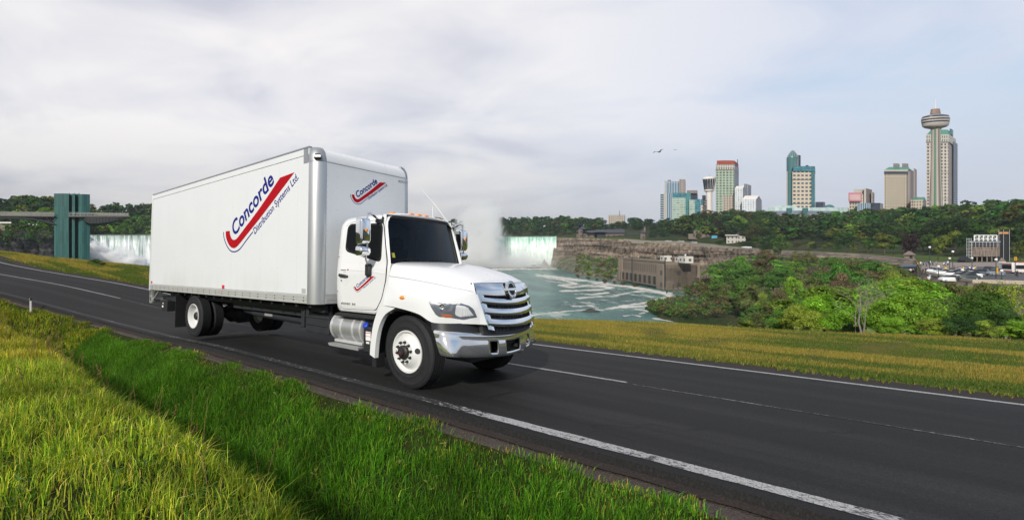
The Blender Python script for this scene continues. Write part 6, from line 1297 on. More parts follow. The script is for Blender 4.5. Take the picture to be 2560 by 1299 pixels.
def lamp(u, v0, v1, kind, label, D=None):
    D = D or DP(v0); z0 = ZV(v0, D); h = ZV(v1, D) - z0; e = empty('street_lamp', (*XY(u, D), z0 - .1), 0, label, 'street lamp', 'lamp posts on the plaza')
    mb = MB(); mb.tube([(0, 0, 0), (0, 0, .6), (0, 0, .7), (0, 0, h)], [.14, .12, .08, .06], 8); mb.build('post', 'post_green', e)
    mb = MB().lathe([(0, h + .55), (.2, h + .5), (.28, h + .25), (.2, h + .02), (.08, h - .05), (0, h - .05)], n=12); mb.build('globe', 'lamp_globe', e, smooth=60)
    if kind == 'banner': mb = MB().b2(.08, .55, -.02, .02, h * .30, h * .62); mb.build('banner', 'sign_yellow', e, smooth=0)
    return e
lamp(2324, 681, 619, '', 'tallest dark lamp post with white globe, in the middle of the crowd'); lamp(2382, 684, 630, '', 'dark green lamp post with a round white globe behind the parked white cars'); lamp(2490, 696, 650, 'banner', 'lamp post carrying a yellow banner beside the silver car'); lamp(2346, 692, 667, '', 'short lamp post at the parapet by the white cars'); lamp(2406, 700, 676, '', 'short lamp post in front of the dark parked car'); lamp(2374, 682, 647, '', 'thin lamp post left of the green globe lamp'); lamp(2504, 700, 678, '', 'short lamp post right of the silver car'); lamp(2430, 676, 646, '', 'thin lamp post in front of the black tent')
for u, v, lb in ((73, 560, 'white globe lamp on the left cliff top, leftmost of three'), (83, 562, 'white globe lamp on the left cliff top, middle of three'), (92, 561.5, 'white globe lamp on the left cliff top, nearest the teal tower')):
    D_ = 345; e = empty('globe_lamp', (*XY(u, D_), ground(u, D_)), 0, lb, 'street lamp', 'globe lamps on the left cliff top'); h = ZV(v, D_) - ground(u, D_); mb = MB().tube([(0, 0, 0), (0, 0, h)], .1, 6); mb.build('post', 'dark_steel', e); mb = MB().lathe([(0, h + .5), (.4, h + .3), (.45, h), (.3, h - .35), (0, h - .4)], n=10); mb.build('globe', 'lamp_globe', e, smooth=60)
e = empty('traffic_sign', (*XY(2538, DP(690)), -9.5), 0, 'yellow diamond-coloured warning sign on a post above the bus', 'sign'); D_ = DP(690); mb = MB().tube([(0, 0, 0), (0, 0, ZV(642, D_) + 9.5)], .07, 6); mb.build('post', 'dark_steel', e); mb = MB().b2(-.34, .34, -.1, -.05, ZV(651, D_) + 9.5, ZV(642, D_) + 9.5); mb.b2(-.06, .06, -.12, -.10, ZV(650, D_) + 9.5, ZV(644.5, D_) + 9.5, 1); mb.build('board', ['sign_yellow', 'dark_steel'], e, smooth=0)
# ------------------------------------------------------------------ cars, buses
simple('car_glass', (.02, .025, .03), .08, var=.1); simple('car_lamp', (.7, .7, .68), .2); simple('tail_red', (.4, .02, .02), .3)
def make_car():
    e = empty('parked_car')
    S_ = [(-2.25, .35, .80, .80), (-2.2, .28, .95, .84), (-1.5, .25, 1.0, .88), (0, .24, 1.0, .90), (1.0, .24, .98, .90), (1.7, .26, .88, .86), (2.15, .30, .76, .80), (2.25, .38, .62, .72)]
    rows_ = [[(x, -w_ * .96, z0), (x, -w_, z0 + .25), (x, -w_ * .97, z1 - .1), (x, -w_ * .86, z1), (x, w_ * .86, z1), (x, w_ * .97, z1 - .1), (x, w_, z0 + .25), (x, w_ * .96, z0)] for x, z0, z1, w_ in S_]
    mb = MB().grid(rows_, closed=True); mb.add(rows_[0], [tuple(range(8))]); mb.add(rows_[-1], [tuple(range(8))]); mb.build('body', 'own_colour', e, smooth=40)
    C_ = [(-1.75, .96, .78), (-1.25, 1.40, .66), (-.2, 1.47, .66), (.35, 1.42, .66), (1.05, .97, .78)]
    mb = MB(); L_ = [[(x, -w_, z), (x, w_, z)] for x, z, w_ in C_]; mb.grid(L_)
    mb.add([p for r in L_ for p in (r[0],)] , [tuple(range(5))]); mb.add([r[1] for r in L_], [tuple(range(5))]); mb.build('windows', 'car_glass', e, smooth=0)
    mb = MB(); mb.grid([[(x, -w_ - .004, z + .012), (x, w_ + .004, z + .012)] for x, z, w_ in C_[1:4]]); mb.build('roof', 'own_colour', e, smooth=30)
    for x in (-1.38, 1.38):
        for s_ in (-1, 1): mb = MB().lathe([(0, .02), (.2, .02), (.22, 0), (.33, 0), (.33, -.2), (0, -.2)], (x, s_ * .86, .33), (0, s_, 0), 14, mis=[1, 1, 0, 0, 0]); mb.build('wheel', ['rubber', 'dull_aluminium'], e, smooth=40)
    for s_ in (-1, 1): mb = MB().box((2.17, s_ * .6, .66), (.12, .3, .14)); mb.build('headlight', 'car_lamp', e, bevel=.02); mb = MB().box((-2.22, s_ * .62, .78), (.1, .26, .16)); mb.build('tail_light', 'tail_red', e, bevel=.02)
    return e
car0 = make_car()
CARS = [(2361, 689, 150, (.80, .80, .80), 'white car at the left end of the row parked by the parapet'), (2379, 693, 165, (.82, .82, .82), 'white car second from the left in the row parked by the parapet'), (2374, 699, 160, (.78, .79, .80), 'white car parked closest to the parapet below the other white cars'), (2393, 688, 158, (.82, .83, .84), 'white car behind the row, in front of the green lamp post'), (2409, 693, 170, (.72, .74, .75), 'pale silver car at the right of the white parked row'), (2399, 699, 165, (.70, .72, .73), 'pale grey car parked in front beside the dark green car'),
        (2420, 701, 160, (.05, .07, .075), 'dark car at the right end of the parked row'), (2336, 683, 185, (.80, .82, .82), 'white car standing among the crowd'), (2471, 682, 195, (.022, .026, .035), 'black car on the plaza road left of the bus'), (2487, 690, 172, (.20, .23, .27), 'silver blue car driving in front of the bus'),
        (2347, 686, 168, (.78, .79, .80), 'white car beside the short lamp post, behind the leftmost parked white car'), (2412, 687, 172, (.80, .80, .81), 'white car in the back row right of the green lamp post'), (2428, 696, 165, (.74, .76, .78), 'silver car next to the dark car at the right end of the row'), (2384, 685, 160, (.30, .05, .05), 'dark red car behind the green lamp post'), (2440, 690, 175, (.10, .11, .13), 'charcoal car right of the parked row near the tent'),
        (1669, 600.6, 180, (.8, .8, .8), 'small white vehicle on the far rim road, leftmost'), (1700, 600.8, 180, (.8, .8, .8), 'small white vehicle on the far rim road, middle one'), (1732, 600.6, 180, (.82, .82, .82), 'white van-like car on the far rim road below the stone fort'), (1866, 602, 170, (.75, .75, .75), 'white car parked right of the white pavilion')]
for k, (u, v, rz, col, lb) in enumerate(CARS):
    c = car0 if k == 0 else copytree(car0)
    if u < 2000: D_ = float(np.interp(u, PU, PD['R'])) + 9; z_ = ground(u, D_) + .1
    else: D_ = DP(v); z_ = ground(u, D_) + .12
    c.location = (*XY(u, D_), z_); c.rotation_euler = (0, 0, R(rz)); tag(c, lb, 'car', 'cars parked and driving by the gorge')
    c.scale = (1.6, 1.3, 1.3) if u < 2000 else (.74, .88, 1.2)
    for x in allof(c): x.color = tuple(col) + (1,)
def make_bus():
    e = empty('bus'); mb = MB().b2(-6, 6, -1.27, 1.27, .35, 2.95); mb.build('body', 'tower_white', e, bevel=.16, seg=3)
    mb = MB(); 
    for s_ in (-1, 1): mb.b2(-5.7, 5.2, s_ * 1.272, s_ * 1.285, 1.25, 2.35)
    mb.build('side_windows', 'car_glass', e, smooth=0); mb = MB().b2(6.0, 6.03, -1.1, 1.1, 1.15, 2.45); mb.build('windscreen', 'car_glass', e, smooth=0); mb = MB(); mb.b2(6.0, 6.02, -1.1, 1.1, 2.55, 2.85); mb.build('destination_panel', 'roof_red', e, smooth=0); mb = MB().b2(6.0, 6.02, -1.2, 1.2, .5, .75); mb.build('front_bumper', 'roof_red', e, smooth=0)
    mb = MB(); mb.b2(-5, 3.5, -.9, .9, 2.95, 3.2); mb.build('roof_box', 'roof_red', e, bevel=.08)
    for x in (-3.4, 3.6):
        for s_ in (-1, 1): mb = MB().lathe([(0, .02), (.3, .02), (.32, 0), (.48, 0), (.48, -.3), (0, -.3)], (x, s_ * 1.24, .48), (0, s_, 0), 14, mis=[1, 1, 0, 0, 0]); mb.build('wheel', ['rubber', 'dull_aluminium'], e, smooth=40)
    return e
b0 = make_bus(); D_ = DP(684); b0.location = (*XY(2517, D_), ground(2517, D_) + .1); b0.rotation_euler = (0, 0, R(171)); q_ = Matrix.Rotation(R(171), 3, 'Z') @ Vector((6, 0, 0)); b0.location -= q_; tag(b0, 'white and red city bus facing left on the plaza road', 'bus', 'city buses')
b1 = copytree(b0); b1.location = Vector(b0.location) - q_ * 2.25 + Vector((0, 3, 0)); tag(b1, 'second white city bus following behind, cut by the right edge', 'bus', 'city buses')
# ------------------------------------------------------------------ people on the plaza: few pixels each, one body with clothes and hair
def make_person():
    e = empty('person'); import mathutils
    mb = MB(); mb.tube([(0, -.10, 0), (0, -.10, .08), (.02, -.10, .48), (0, -.09, .9)], [.05, .05, .06, .085], 8); mb.tube([(.12, .11, 0), (.06, .11, .08), (.06, .10, .48), (0, .09, .9)], [.05, .05, .06, .085], 8)
    mb.tube([(0, 0, .82), (0, 0, 1.05), (0, 0, 1.3), (0, 0, 1.45), (0, 0, 1.52)], [.15, .14, .17, .15, .06], 10); mb.tube([(0, 0, 1.48), (0, 0, 1.56), (.02, 0, 1.64), (.01, 0, 1.72), (0, 0, 1.76)], [.055, .06, .10, .095, .03], 10)
    for s_ in (-1, 1): mb.tube([(0, s_ * .16, 1.42), (-.02, s_ * .23, 1.15), (.08, s_ * .22, .88), (.10, s_ * .21, .80)], [.055, .045, .038, .03], 8)
    o = mb.build('body', 'own_colour', e); r = o.modifiers.new('one skin', 'REMESH'); r.mode = 'VOXEL'; r.voxel_size = .03; r.use_smooth_shade = True
    dg = bpy.context.evaluated_depsgraph_get(); me = bpy.data.meshes.new_from_object(o.evaluated_get(dg)); o.modifiers.clear(); o.data = me
    mb = MB(); mb.tube([(0, 0, .86), (0, 0, 1.05), (0, 0, 1.3), (0, 0, 1.44), (0, 0, 1.50)], [.175, .17, .20, .18, .08], 10)
    for s_ in (-1, 1): mb.tube([(0, s_ * .15, 1.43), (-.02, s_ * .23, 1.18)], [.085, .065], 8)
    mb.build('shirt', 'own_colour', e); mb = MB(); mb.tube([(0, -.10, .10), (.02, -.10, .48), (0, -.08, .9)], [.075, .08, .12], 8); mb.tube([(.09, .11, .12), (.06, .10, .48), (0, .08, .9)], [.075, .08, .12], 8); mb.build('trousers', 'own_colour', e)
    mb = MB(); mb.tube([(-.03, 0, 1.62), (-.02, 0, 1.72), (-.01, 0, 1.79), (-.01, 0, 1.80)], [.10, .112, .07, .02], 8); mb.build('hair', 'own_colour', e); return e
p0 = make_person(); NM = {'white': (.75, .75, .75), 'yellow': (.70, .48, .05), 'blue': (.06, .12, .35), 'black': (.02, .02, .02), 'red': (.45, .04, .04), 'pale blue': (.40, .55, .70), 'grey': (.25, .25, .26), 'green': (.08, .30, .10), 'orange': (.6, .22, .05)}
PEO = []
prng = random.Random(5)
for k in range(16): PEO.append((2276 + k * 6.3 + prng.uniform(-2, 2), 664.5 + prng.uniform(-2.0, 2.5), prng.choice(['white', 'black', 'blue', 'grey', 'white', 'red', 'orange', 'black']), 'at the back of the plaza'))
for u, v, c_ in ((2300, 690, 'white'), (2308, 682, 'black'), (2314, 682, 'black'), (2319, 682, 'blue'), (2303, 688, 'black'), (2322, 692, 'white'), (2324, 690, 'pale blue'), (2343, 687, 'pale blue'), (2351, 686, 'white'), (2364, 680, 'yellow'), (2370, 684, 'white')): PEO.append((u, v, c_, 'near the white parked cars'))
for u, v, c_ in ((2386, 680, 'black'), (2394, 681, 'blue'), (2398, 682, 'white'), (2401, 682, 'white'), (2408, 680, 'yellow'), (2424, 680, 'white'), (2430, 680, 'blue'), (2434, 681, 'white'), (2438, 679, 'yellow'), (2420, 690, 'black'), (2424, 690, 'black')): PEO.append((u, v, c_, 'right of the green lamp post'))
PEO.append((2543, 694, 'black', 'crossing the road in front of the bus'))
PEO.sort(key=lambda p: p[0]); seen = {}
for k, (u, v, c_, where) in enumerate(PEO):
    p = p0 if k == 0 else copytree(p0); D_ = DP(v); p.location = (*XY(u, D_), ground(u, D_) + .06); p.rotation_euler = (0, 0, prng.uniform(0, 6.28)); s_ = prng.uniform(.93, 1.06); p.scale = (s_, s_, s_)
    n_ = seen.get((c_, where), 0) + 1; seen[(c_, where)] = n_; tot = sum(1 for q in PEO if q[2] == c_ and q[3] == where)
    od = ['first', 'second', 'third', 'fourth', 'fifth', 'sixth'][n_ - 1]
    tag(p, f'person in {c_} top {where}' + ('' if tot == 1 else f', {od} from the left'), 'person', 'people on the plaza')
    for ch in p.children:
        nm_ = ch.name.split('.')[0]; ch.color = {'body': (.45, .28, .20), 'shirt': NM[c_], 'trousers': prng.choice([(.03, .04, .08), (.02, .02, .02), (.15, .14, .12), (.25, .22, .18)]), 'hair': (.03, .02, .015)}[nm_] + (1,)
# ------------------------------------------------------------------ boat, gulls, river rock, roadside post
D_ = 33 * F / (669 - CY); e = empty('tour_boat', (*XY(1332, D_), -33), R(6), 'small grey-white tour boat on the water below the waterfall', 'boat')
hull = [[(x, s_ * w_, z) for s_, w_, z in ((-1, .3 * k, -.3), (-1, k, .6), (-1, k, 1.6), (1, k, 1.6), (1, k, .6), (1, .3 * k, -.3))] for x, k in ((-9, 2.6), (-4, 3.0), (2, 3.0), (6, 2.4), (8.5, 1.0), (9.4, .1))]
mb = MB().grid(hull, closed=True); mb.add(hull[0], [tuple(range(6))]); mb.build('hull', 'pale_steel', e, smooth=30); mb = MB().b2(-8, 4, -2.4, 2.4, 1.6, 2.0); mb.b2(-8.3, 4.5, -2.6, 2.6, 3.4, 3.6); mb.build('deck', 'boat_white', e, smooth=0)
mb = MB().b2(0, 3.6, -1.8, 1.8, 2.0, 3.4); mb.build('wheelhouse', 'grey_slab', e, bevel=.15)
mb = MB()
for x in np.arange(-7.5, 0, 1.8): mb.tube([(x, -2.3, 2), (x, -2.3, 3.4)], .07, 4); mb.tube([(x, 2.3, 2), (x, 2.3, 3.4)], .07, 4)
mb.build('railing', 'boat_white', e); mb = MB().tube([(1.5, 0, 3.4), (1.5, 0, 8)], .12, 5); mb.build('mast', 'pale_steel', e)
def gull(u, v, D_, span, roll, lb):
    e = empty('gull', at(u, v, D_), R(200), lb, 'bird', 'gulls in the sky'); k = span / 1.4
    mb = MB(); mb.tube([(-.24 * k, 0, 0), (-.16 * k, 0, 0), (0, 0, 0), (.14 * k, 0, .02 * k), (.22 * k, 0, .04 * k), (.28 * k, 0, .03 * k)], [.008 * k, .04 * k, .062 * k, .046 * k, .036 * k, .008 * k], 10)
    for s_ in (-1, 1):
        W_ = [[(.10 * k, s_ * .04 * k, .02 * k), (-.08 * k, s_ * .04 * k, .02 * k)], [(.16 * k, s_ * .32 * k, .17 * k), (-.02 * k, s_ * .32 * k, .16 * k)], [(.08 * k, s_ * .52 * k, .14 * k), (-.04 * k, s_ * .52 * k, .13 * k)], [(-.06 * k, s_ * .72 * k, .07 * k), (-.08 * k, s_ * .72 * k, .07 * k)]]
        mb.grid(W_); mb.grid([[(p[0], p[1], p[2] - .012 * k) for p in r] for r in W_], flip=True)
    mb.add([(-.2 * k, -.01, 0), (-.2 * k, .01, 0), (-.36 * k, .07 * k, 0), (-.36 * k, -.07 * k, 0)], [(0, 1, 2, 3)]); o = mb.build('body', 'gull_grey', e, smooth=40); o.rotation_euler = (R(roll), R(8), 0); return e
gull(1648, 380, 60, 1.75, 6, 'larger of two gulls flying in the grey sky left of the hotels'); gull(1688, 375, 110, 1.3, -10, 'smaller of two gulls flying in the grey sky left of the hotels')
D_ = 33 * F / (779 - CY); mb = MB(); rows_ = [[((4.4 * s_ * (1 + .15 * math.sin(5 * a + s_))) * math.cos(a), 1.8 * s_ * math.sin(a), h_ * (1 + .3 * math.sin(3 * a + h_ * 4))) for a in np.linspace(0, 2 * math.pi, 18, endpoint=False)] for s_, h_ in ((1, -.4), (.9, .3), (.6, .8), (.25, 1.15), (.02, 1.2))]
mb.grid(rows_, closed=True); o = mb.build('river_rock', 'rock_dark', smooth=30, loc=(*XY(1477, D_), -33)); tag(o, 'dark flat rock breaking the river surface', 'rock')
xs_p = np.linspace(-45, -5, 400); w_p = site(xs_p, np.full(400, -2.15), bank_z(xs_p, np.full(400, -2.15))); k_p = int(np.argmin(np.abs(CX + F * w_p[:, 0] / w_p[:, 1] - 76)))
e = empty('marker_post', Vector(w_p[k_p]) - Vector((0, 0, .08)), R(-50), 'white roadside marker post with a black cap in the grass', 'post')
mb = MB().prism(rnd([(-.045, -.03), (.045, -.03), (.045, .03), (-.045, .03)], .015, 3), 2, 0, .54); mb.build('post', 'tower_white', e); mb = MB().prism(rnd([(-.047, -.032), (.047, -.032), (.047, .032), (-.047, .032)], .015, 3), 2, .48, .60); mb.b2(-.02, .02, -.038, -.032, .51, .56, 1); mb.build('cap', ['dark_steel', 'lamp_globe'], e)
simple('bridge_deck', (.16, .145, .13), .85, var=.3, scale=.5); simple('bridge_rail', (.42, .40, .38), .6, var=.3, scale=.6)
# ------------------------------------------------------------------ teal observation tower and its footbridge on the left
D = 250; b = Bld('observation_tower', 135, D, -34, 'teal panelled observation tower standing in the gorge at left', 'tower')
b.pr('lift_shaft', [(135, 0), (172, 0), (173, 9), (137, 9)], None, 483.5, 'tower_panel'); b.pr('recess', [(171, 4), (198, 4), (199, 10), (172, 10)], None, 484.5, 'tower_panel_dark' if 'tower_panel_dark' in MATS else 'tower_panel'); b.pr('fin', [(179, 1.5), (187, 1.5), (187.5, 6), (180, 6)], None, 484, 'tower_panel'); b.pr('east_shaft', [(196, 0), (206, -1.5), (224.5, 0), (225, 9), (197, 9)], None, 485, 'tower_panel')
mb = MB(); o = b.o
for u in (174, 186, 198): x, y = XY(u, D + 5); mb.tube([(x - o.x, y - o.y, ZV(485, D) - o.z), (x - o.x, y - o.y, ZV(480, D) - o.z)], .18, 5)
mb.build('roof_lights', 'dark_steel', b.e)
br = empty('footbridge', (*XY(0, D + 3), ZV(541, D)), 0, 'pale railed footbridge on a dark arched truss running through the teal tower', 'bridge'); o = Vector((*XY(0, D + 3), ZV(541, D)))
def BP(u, v, d_=3): return Vector((*XY(u, D + d_), ZV(v, D))) - o
mb = MB(); rows_ = []
for d_, dv in ((-1.5, 0), (-1.5, 3), (4, 3), (4, 0)): rows_.append([BP(u, 538 + .02 * u * .5 + dv * .7, d_) for u in np.linspace(-260, 136, 12)])
mb.grid(rows_ + [rows_[0]]); mb.build('deck', 'bridge_deck', br, smooth=0)
mb = MB()
for d_ in (-1.5, 4):
    for dv in (0, -3.5, -7): mb.tube([BP(u, 537 + .01 * u + dv, d_) for u in np.linspace(-260, 136, 10)], .10, 4)
    for u in np.arange(-258, 136, 3.0): mb.tube([BP(u, 537 + .01 * u, d_), BP(u, 530 + .01 * u, d_)], .07, 4)
mb.build('railing', 'bridge_rail', br)
mb = MB(); arch = lambda u: 541 + 9 * ((u - 20) / 118) ** 2 + 6 * max(0, (u - 60) / 76) ** 2
for d_ in (-1, 3.4):
    us_ = np.linspace(-170, 136, 32); mb.tube([BP(u, min(arch(u) + 4, 565), d_) for u in us_], .34, 5); mb.tube([BP(u, 540.5 + .01 * u, d_) for u in us_], .34, 5)
    for k in range(31): u, w_ = us_[k], us_[k + 1]; mb.tube([BP(u, 541 + .01 * u, d_), BP(w_, min(arch(w_) + 4, 565), d_)] if k % 2 else [BP(u, min(arch(u) + 4, 565), d_), BP(w_, 541 + .01 * w_, d_)], .2, 4); mb.tube([BP(u, 541, d_), BP(u, min(arch(u) + 4, 565), d_)], .18, 4)
for k in range(32): u = us_[k]; mb.tube([BP(u, min(arch(u) + 4, 565), -1), BP(u, min(arch(u) + 4, 565), 3.4)], .15, 4)
mb.grid([[BP(u, 541 + .01 * u, 1.0) for u in us_], [BP(u, min(arch(u) + 3.2, 565), 1.0) for u in us_]]); mb.build('arch_truss', 'dark_steel', br, smooth=0)
vp = empty('viewing_deck', BP(172, 541, -3) + o, 0, 'cantilevered viewing deck with a dark boat-shaped truss, right of the teal tower', 'deck'); o = BP(172, 541, -3) + o
mb = MB(); rows_ = []
for d_, v_ in ((-4, 539), (-4, 542.5), (3, 542.5), (3, 539)): rows_.append([BP(u, v_, d_) for u in np.linspace(172, 322, 10)])
mb.grid(rows_ + [rows_[0]]); mb.build('deck', 'bridge_deck', vp, smooth=0)
mb = MB()
for d_ in (-4, 3):
    for v_ in (533, 536): mb.tube([BP(172, v_ - 1, d_), BP(322, v_ + 1.5, d_)], .10, 4)
    for u in np.arange(174, 322, 9.0): mb.tube([BP(u, 539, d_), BP(u + 1.5, 533, d_)], .16, 4)
    for u in np.arange(172, 322, 3.0): mb.tube([BP(u, 539, d_), BP(u, 533.5, d_)], .05, 4)
mb.build('railing', 'bridge_rail', vp)
rows_ = []
for t in np.linspace(0, 1, 15):
    u = 208 + 113 * t; h_ = 543 + 24 * (math.sin(math.pi * (t * .72 + .28)) ** .75 if t < 1 else 0) * (1 - .35 * t) * min(1, (t + .04) * 6) ** .5; w_ = min(1, (t + .05) * 8) ** .5
    rows_.append([BP(u, 542.3, -.5 - 3.3 * w_), BP(u, 542.3 + (h_ - 542.3) * .75, -.5 - 3.0 * w_), BP(u, h_, -.5), BP(u, 542.3 + (h_ - 542.3) * .75, 2 * w_), BP(u, 542.3, 2.4 * w_)])
mb = MB().grid(rows_); mb.add(rows_[0], [tuple(range(5))])
for r in rows_: mb.tube(r, .16, 4)
mb.build('truss_hull', 'dark_steel', vp, smooth=40)
b = Bld('park_pavilion', 2, 350, ground(15, 350) - .3, 'small pale pavilion under the footbridge at the left edge', 'building'); b.blk('walls', 0, 12, 12.3, None, 557, 'fort_stone', dd=6); b.blk('roof', -1, 28, 28.5, 558, 554.5, 'tower_white', d0=-1, dd=8); b.blk('end_wall', 22, 28, 28.3, None, 557, 'fort_stone', dd=6)
# ------------------------------------------------------------------ foliage materials and generators
def leafmat(name, own, trans=.35):
    m, nt = newmat(name); a = nt.n.new('ShaderNodeVertexColor'); a.layer_name = 'tint'; c = a.outputs[0]
    if own: oi = nt.new('ObjectInfo'); c = nt.mix(1.0, oi.outputs['Color'], a.outputs[0], 'MULTIPLY')
    d = nt.new('BsdfPrincipled', Base__Color=c, Roughness=.55); d.inputs['Specular IOR Level'].default_value = .22
    t = nt.new('BsdfTranslucent', Color=nt.mix(1.0, c, (1.25, 1.2, .55, 1), 'MULTIPLY')); x = nt.n.new('ShaderNodeMixShader'); x.inputs[0].default_value = trans
    nt.put(x.inputs[1], d); nt.put(x.inputs[2], t); finish(nt, x); return m
leafmat('foliage', True, .30); leafmat('forest_foliage', False, .25); leafmat('grass_blade', False, .38)
simple('bark', (.085, .065, .050), .9, var=.35, scale=3, bmp=.02); simple('bark_pale', (.22, .19, .165), .9, var=.3, scale=3)
def leaf_cloud(r, n, lobes, size, shape, tint_sd=.22, up=.35, flat=1.0, gap=.0):
    """n leaf-sized faces spread through overlapping lobes; unit tree: foot at 0, top at 1"""
    zlo, rad = shape; C_ = []; Rr = []
    for k in range(lobes):
        while True:
            p = r.uniform(-1, 1, 3)
            if .15 < np.linalg.norm(p) < 1: break
        p /= max(np.linalg.norm(p), .5); p *= r.uniform(.42, .86)
        zc = (1 + zlo) / 2; hz = (1 - zlo) / 2
        taper = 1 - .35 * max(0, p[2]); C_.append([p[0] * rad * taper, p[1] * rad * taper, zc + p[2] * hz * .86]); Rr.append(r.uniform(.26, .46) * rad)
    C_ = np.array(C_); Rr = np.array(Rr); lo = r.choice(lobes, n, p=(Rr ** 2) / (Rr ** 2).sum())
    K = 11; sd = r.normal(size=(lobes, K, 3)); sd /= np.linalg.norm(sd, axis=2)[:, :, None]; d = sd[lo, r.integers(0, K, n)] + r.normal(size=(n, 3)) * .26; d /= np.linalg.norm(d, axis=1)[:, None]; d[:, 2] = np.where(d[:, 2] < -.35, -d[:, 2] * .8, d[:, 2])
    P = C_[lo] + d * (Rr[lo] * (r.uniform(.55, 1.0, n) ** .5))[:, None] * np.array([1, 1, .85 * flat])
    N = d * 1.25 + r.normal(size=(n, 3)) * .5 + np.array([0, 0, up]); N /= np.linalg.norm(N, axis=1)[:, None]
    T1 = np.cross(N, r.normal(size=(n, 3))); T1 /= np.linalg.norm(T1, axis=1)[:, None]; T2 = np.cross(N, T1)
    s = size * r.uniform(.6, 1.35, n)[:, None]
    V = np.stack([P - T1 * s, P + T2 * s * .62 + N * s * .15, P + T1 * s, P - T2 * s * .62 + N * s * .15], 1)
    lobet = np.exp(r.normal(0, .16, lobes))[lo]; t = np.exp(r.normal(0, tint_sd, n)) * lobet; hue = r.normal(0, .10, n)
    col = np.stack([t * (1 + hue), t, t * (1 - hue * .5), np.ones(n)], 1)
    return V, col
def crown_mesh(name, r, n, lobes, size, shape, mat='foliage', **k):
    V, c = leaf_cloud(r, n, lobes, size, shape, **k); o = npmesh(name, V.reshape(-1, 3), [np.arange(4 * n).reshape(n, 4)], mat, colors=np.repeat(c, 4, 0)); me = o.data; bpy.data.objects.remove(o); return me
def trunk_mesh(r, top, rad, limbs, spread, mat):
    mb = MB(); pts = [(r.normal(0, .008) * k, r.normal(0, .008) * k, top * k / 4) for k in range(5)]; mb.tube(pts, [rad, rad * .8, rad * .65, rad * .5, rad * .25], 7)
    for k in range(limbs):
        z = top * r.uniform(.35, .95); a = r.uniform(0, 6.28); L = spread * r.uniform(.5, 1); mb.tube([(0, 0, z), (L * .5 * math.cos(a), L * .5 * math.sin(a), z + L * .5), (L * math.cos(a), L * math.sin(a), z + L * .95)], [rad * .45, rad * .3, rad * .1], 5)
    o = mb.build('trunk', mat); me = o.data; bpy.data.objects.remove(o); return me
FAR = [crown_mesh('crown', np.random.default_rng(40 + k), 2600, 15 + 2 * k, .027, s_) for k, s_ in enumerate([(.10, .40), (.16, .44), (.08, .34), (.2, .48)])]
MID = [crown_mesh('crown', np.random.default_rng(50 + k), 4800, 17 + 2 * k, .022, s_) for k, s_ in enumerate([(.08, .46), (.02, .52), (.12, .42), (.04, .56)])]
NEARM = [crown_mesh('crown', np.random.default_rng(60 + k), 12000, 22 + 3 * k, .016, s_, tint_sd=.26) for k, s_ in enumerate([(.0, .56), (.02, .50), (.0, .62)])]
SPARSE = [crown_mesh('crown', np.random.default_rng(70 + k), 2600, 34, .015, s_, tint_sd=.3) for k, s_ in enumerate([(.05, .50), (.12, .44)])]
TRK = [trunk_mesh(np.random.default_rng(80 + k), .62, .028, 6, .32, 'bark') for k in range(3)]; TRKP = [trunk_mesh(np.random.default_rng(90 + k), .75, .02, 14, .34, 'bark_pale') for k in range(2)]
PAL = {'lime green': (.120, .225, .020), 'yellow green': (.155, .20, .028), 'mid green': (.056, .122, .018), 'dark green': (.028, .066, .015), 'olive': (.075, .088, .026), 'brown tinged': (.092, .074, .038), 'dark bluish green': (.024, .058, .024), 'purple brown': (.040, .024, .022), 'grey green': (.085, .10, .055)}
TREES = []
trng = random.Random(11)
def tree(u, D, h, wr, colname, crowns, trunks, zone, name='tree', z=None, label=None, jit=.18):
    x, y = XY(u, D); z = ground(u, D) if z is None else z; k = trng.randrange(len(crowns))
    e = empty(name, (x, y, z - .06 * h * 0), trng.uniform(0, 6.28)); e.scale = (h * wr, h * wr, h)
    cr = bpy.data.objects.new('crown', crowns[k]); COL.objects.link(cr); cr.parent = e
    tk_ = bpy.data.objects.new('trunk', trunks[trng.randrange(len(trunks))]); COL.objects.link(tk_); tk_.parent = e
    c = PAL[colname]; gn = 1.6 if zone == 'named' and crowns is not FAR else 1.6 if 'slope' in zone else 1.0; c = tuple(v * gn for v in c); j = math.exp(trng.gauss(0, jit)); cr.color = tuple(v * j * (1 + trng.gauss(0, .06)) for v in c) + (1,)
    TREES.append((u, D, e, colname, zone, name, label)); return e
NAMED = []
def vtree(u, vt, vb, wpx, colname, crowns, trunks, zone, name, D=None, label=None):
    """a tree whose foot is where the line of sight meets the ground"""
    D = D; zb = ground(u, D); h = ZV(vt, D) - zb; t = (u - CX) / F
    return tree(u, D, h, max(.5, min(2.0, 1.25 * (wpx * D / F) / math.sqrt(1 + t * t) / h)), colname, crowns, trunks, zone, name, label=label, jit=.05)
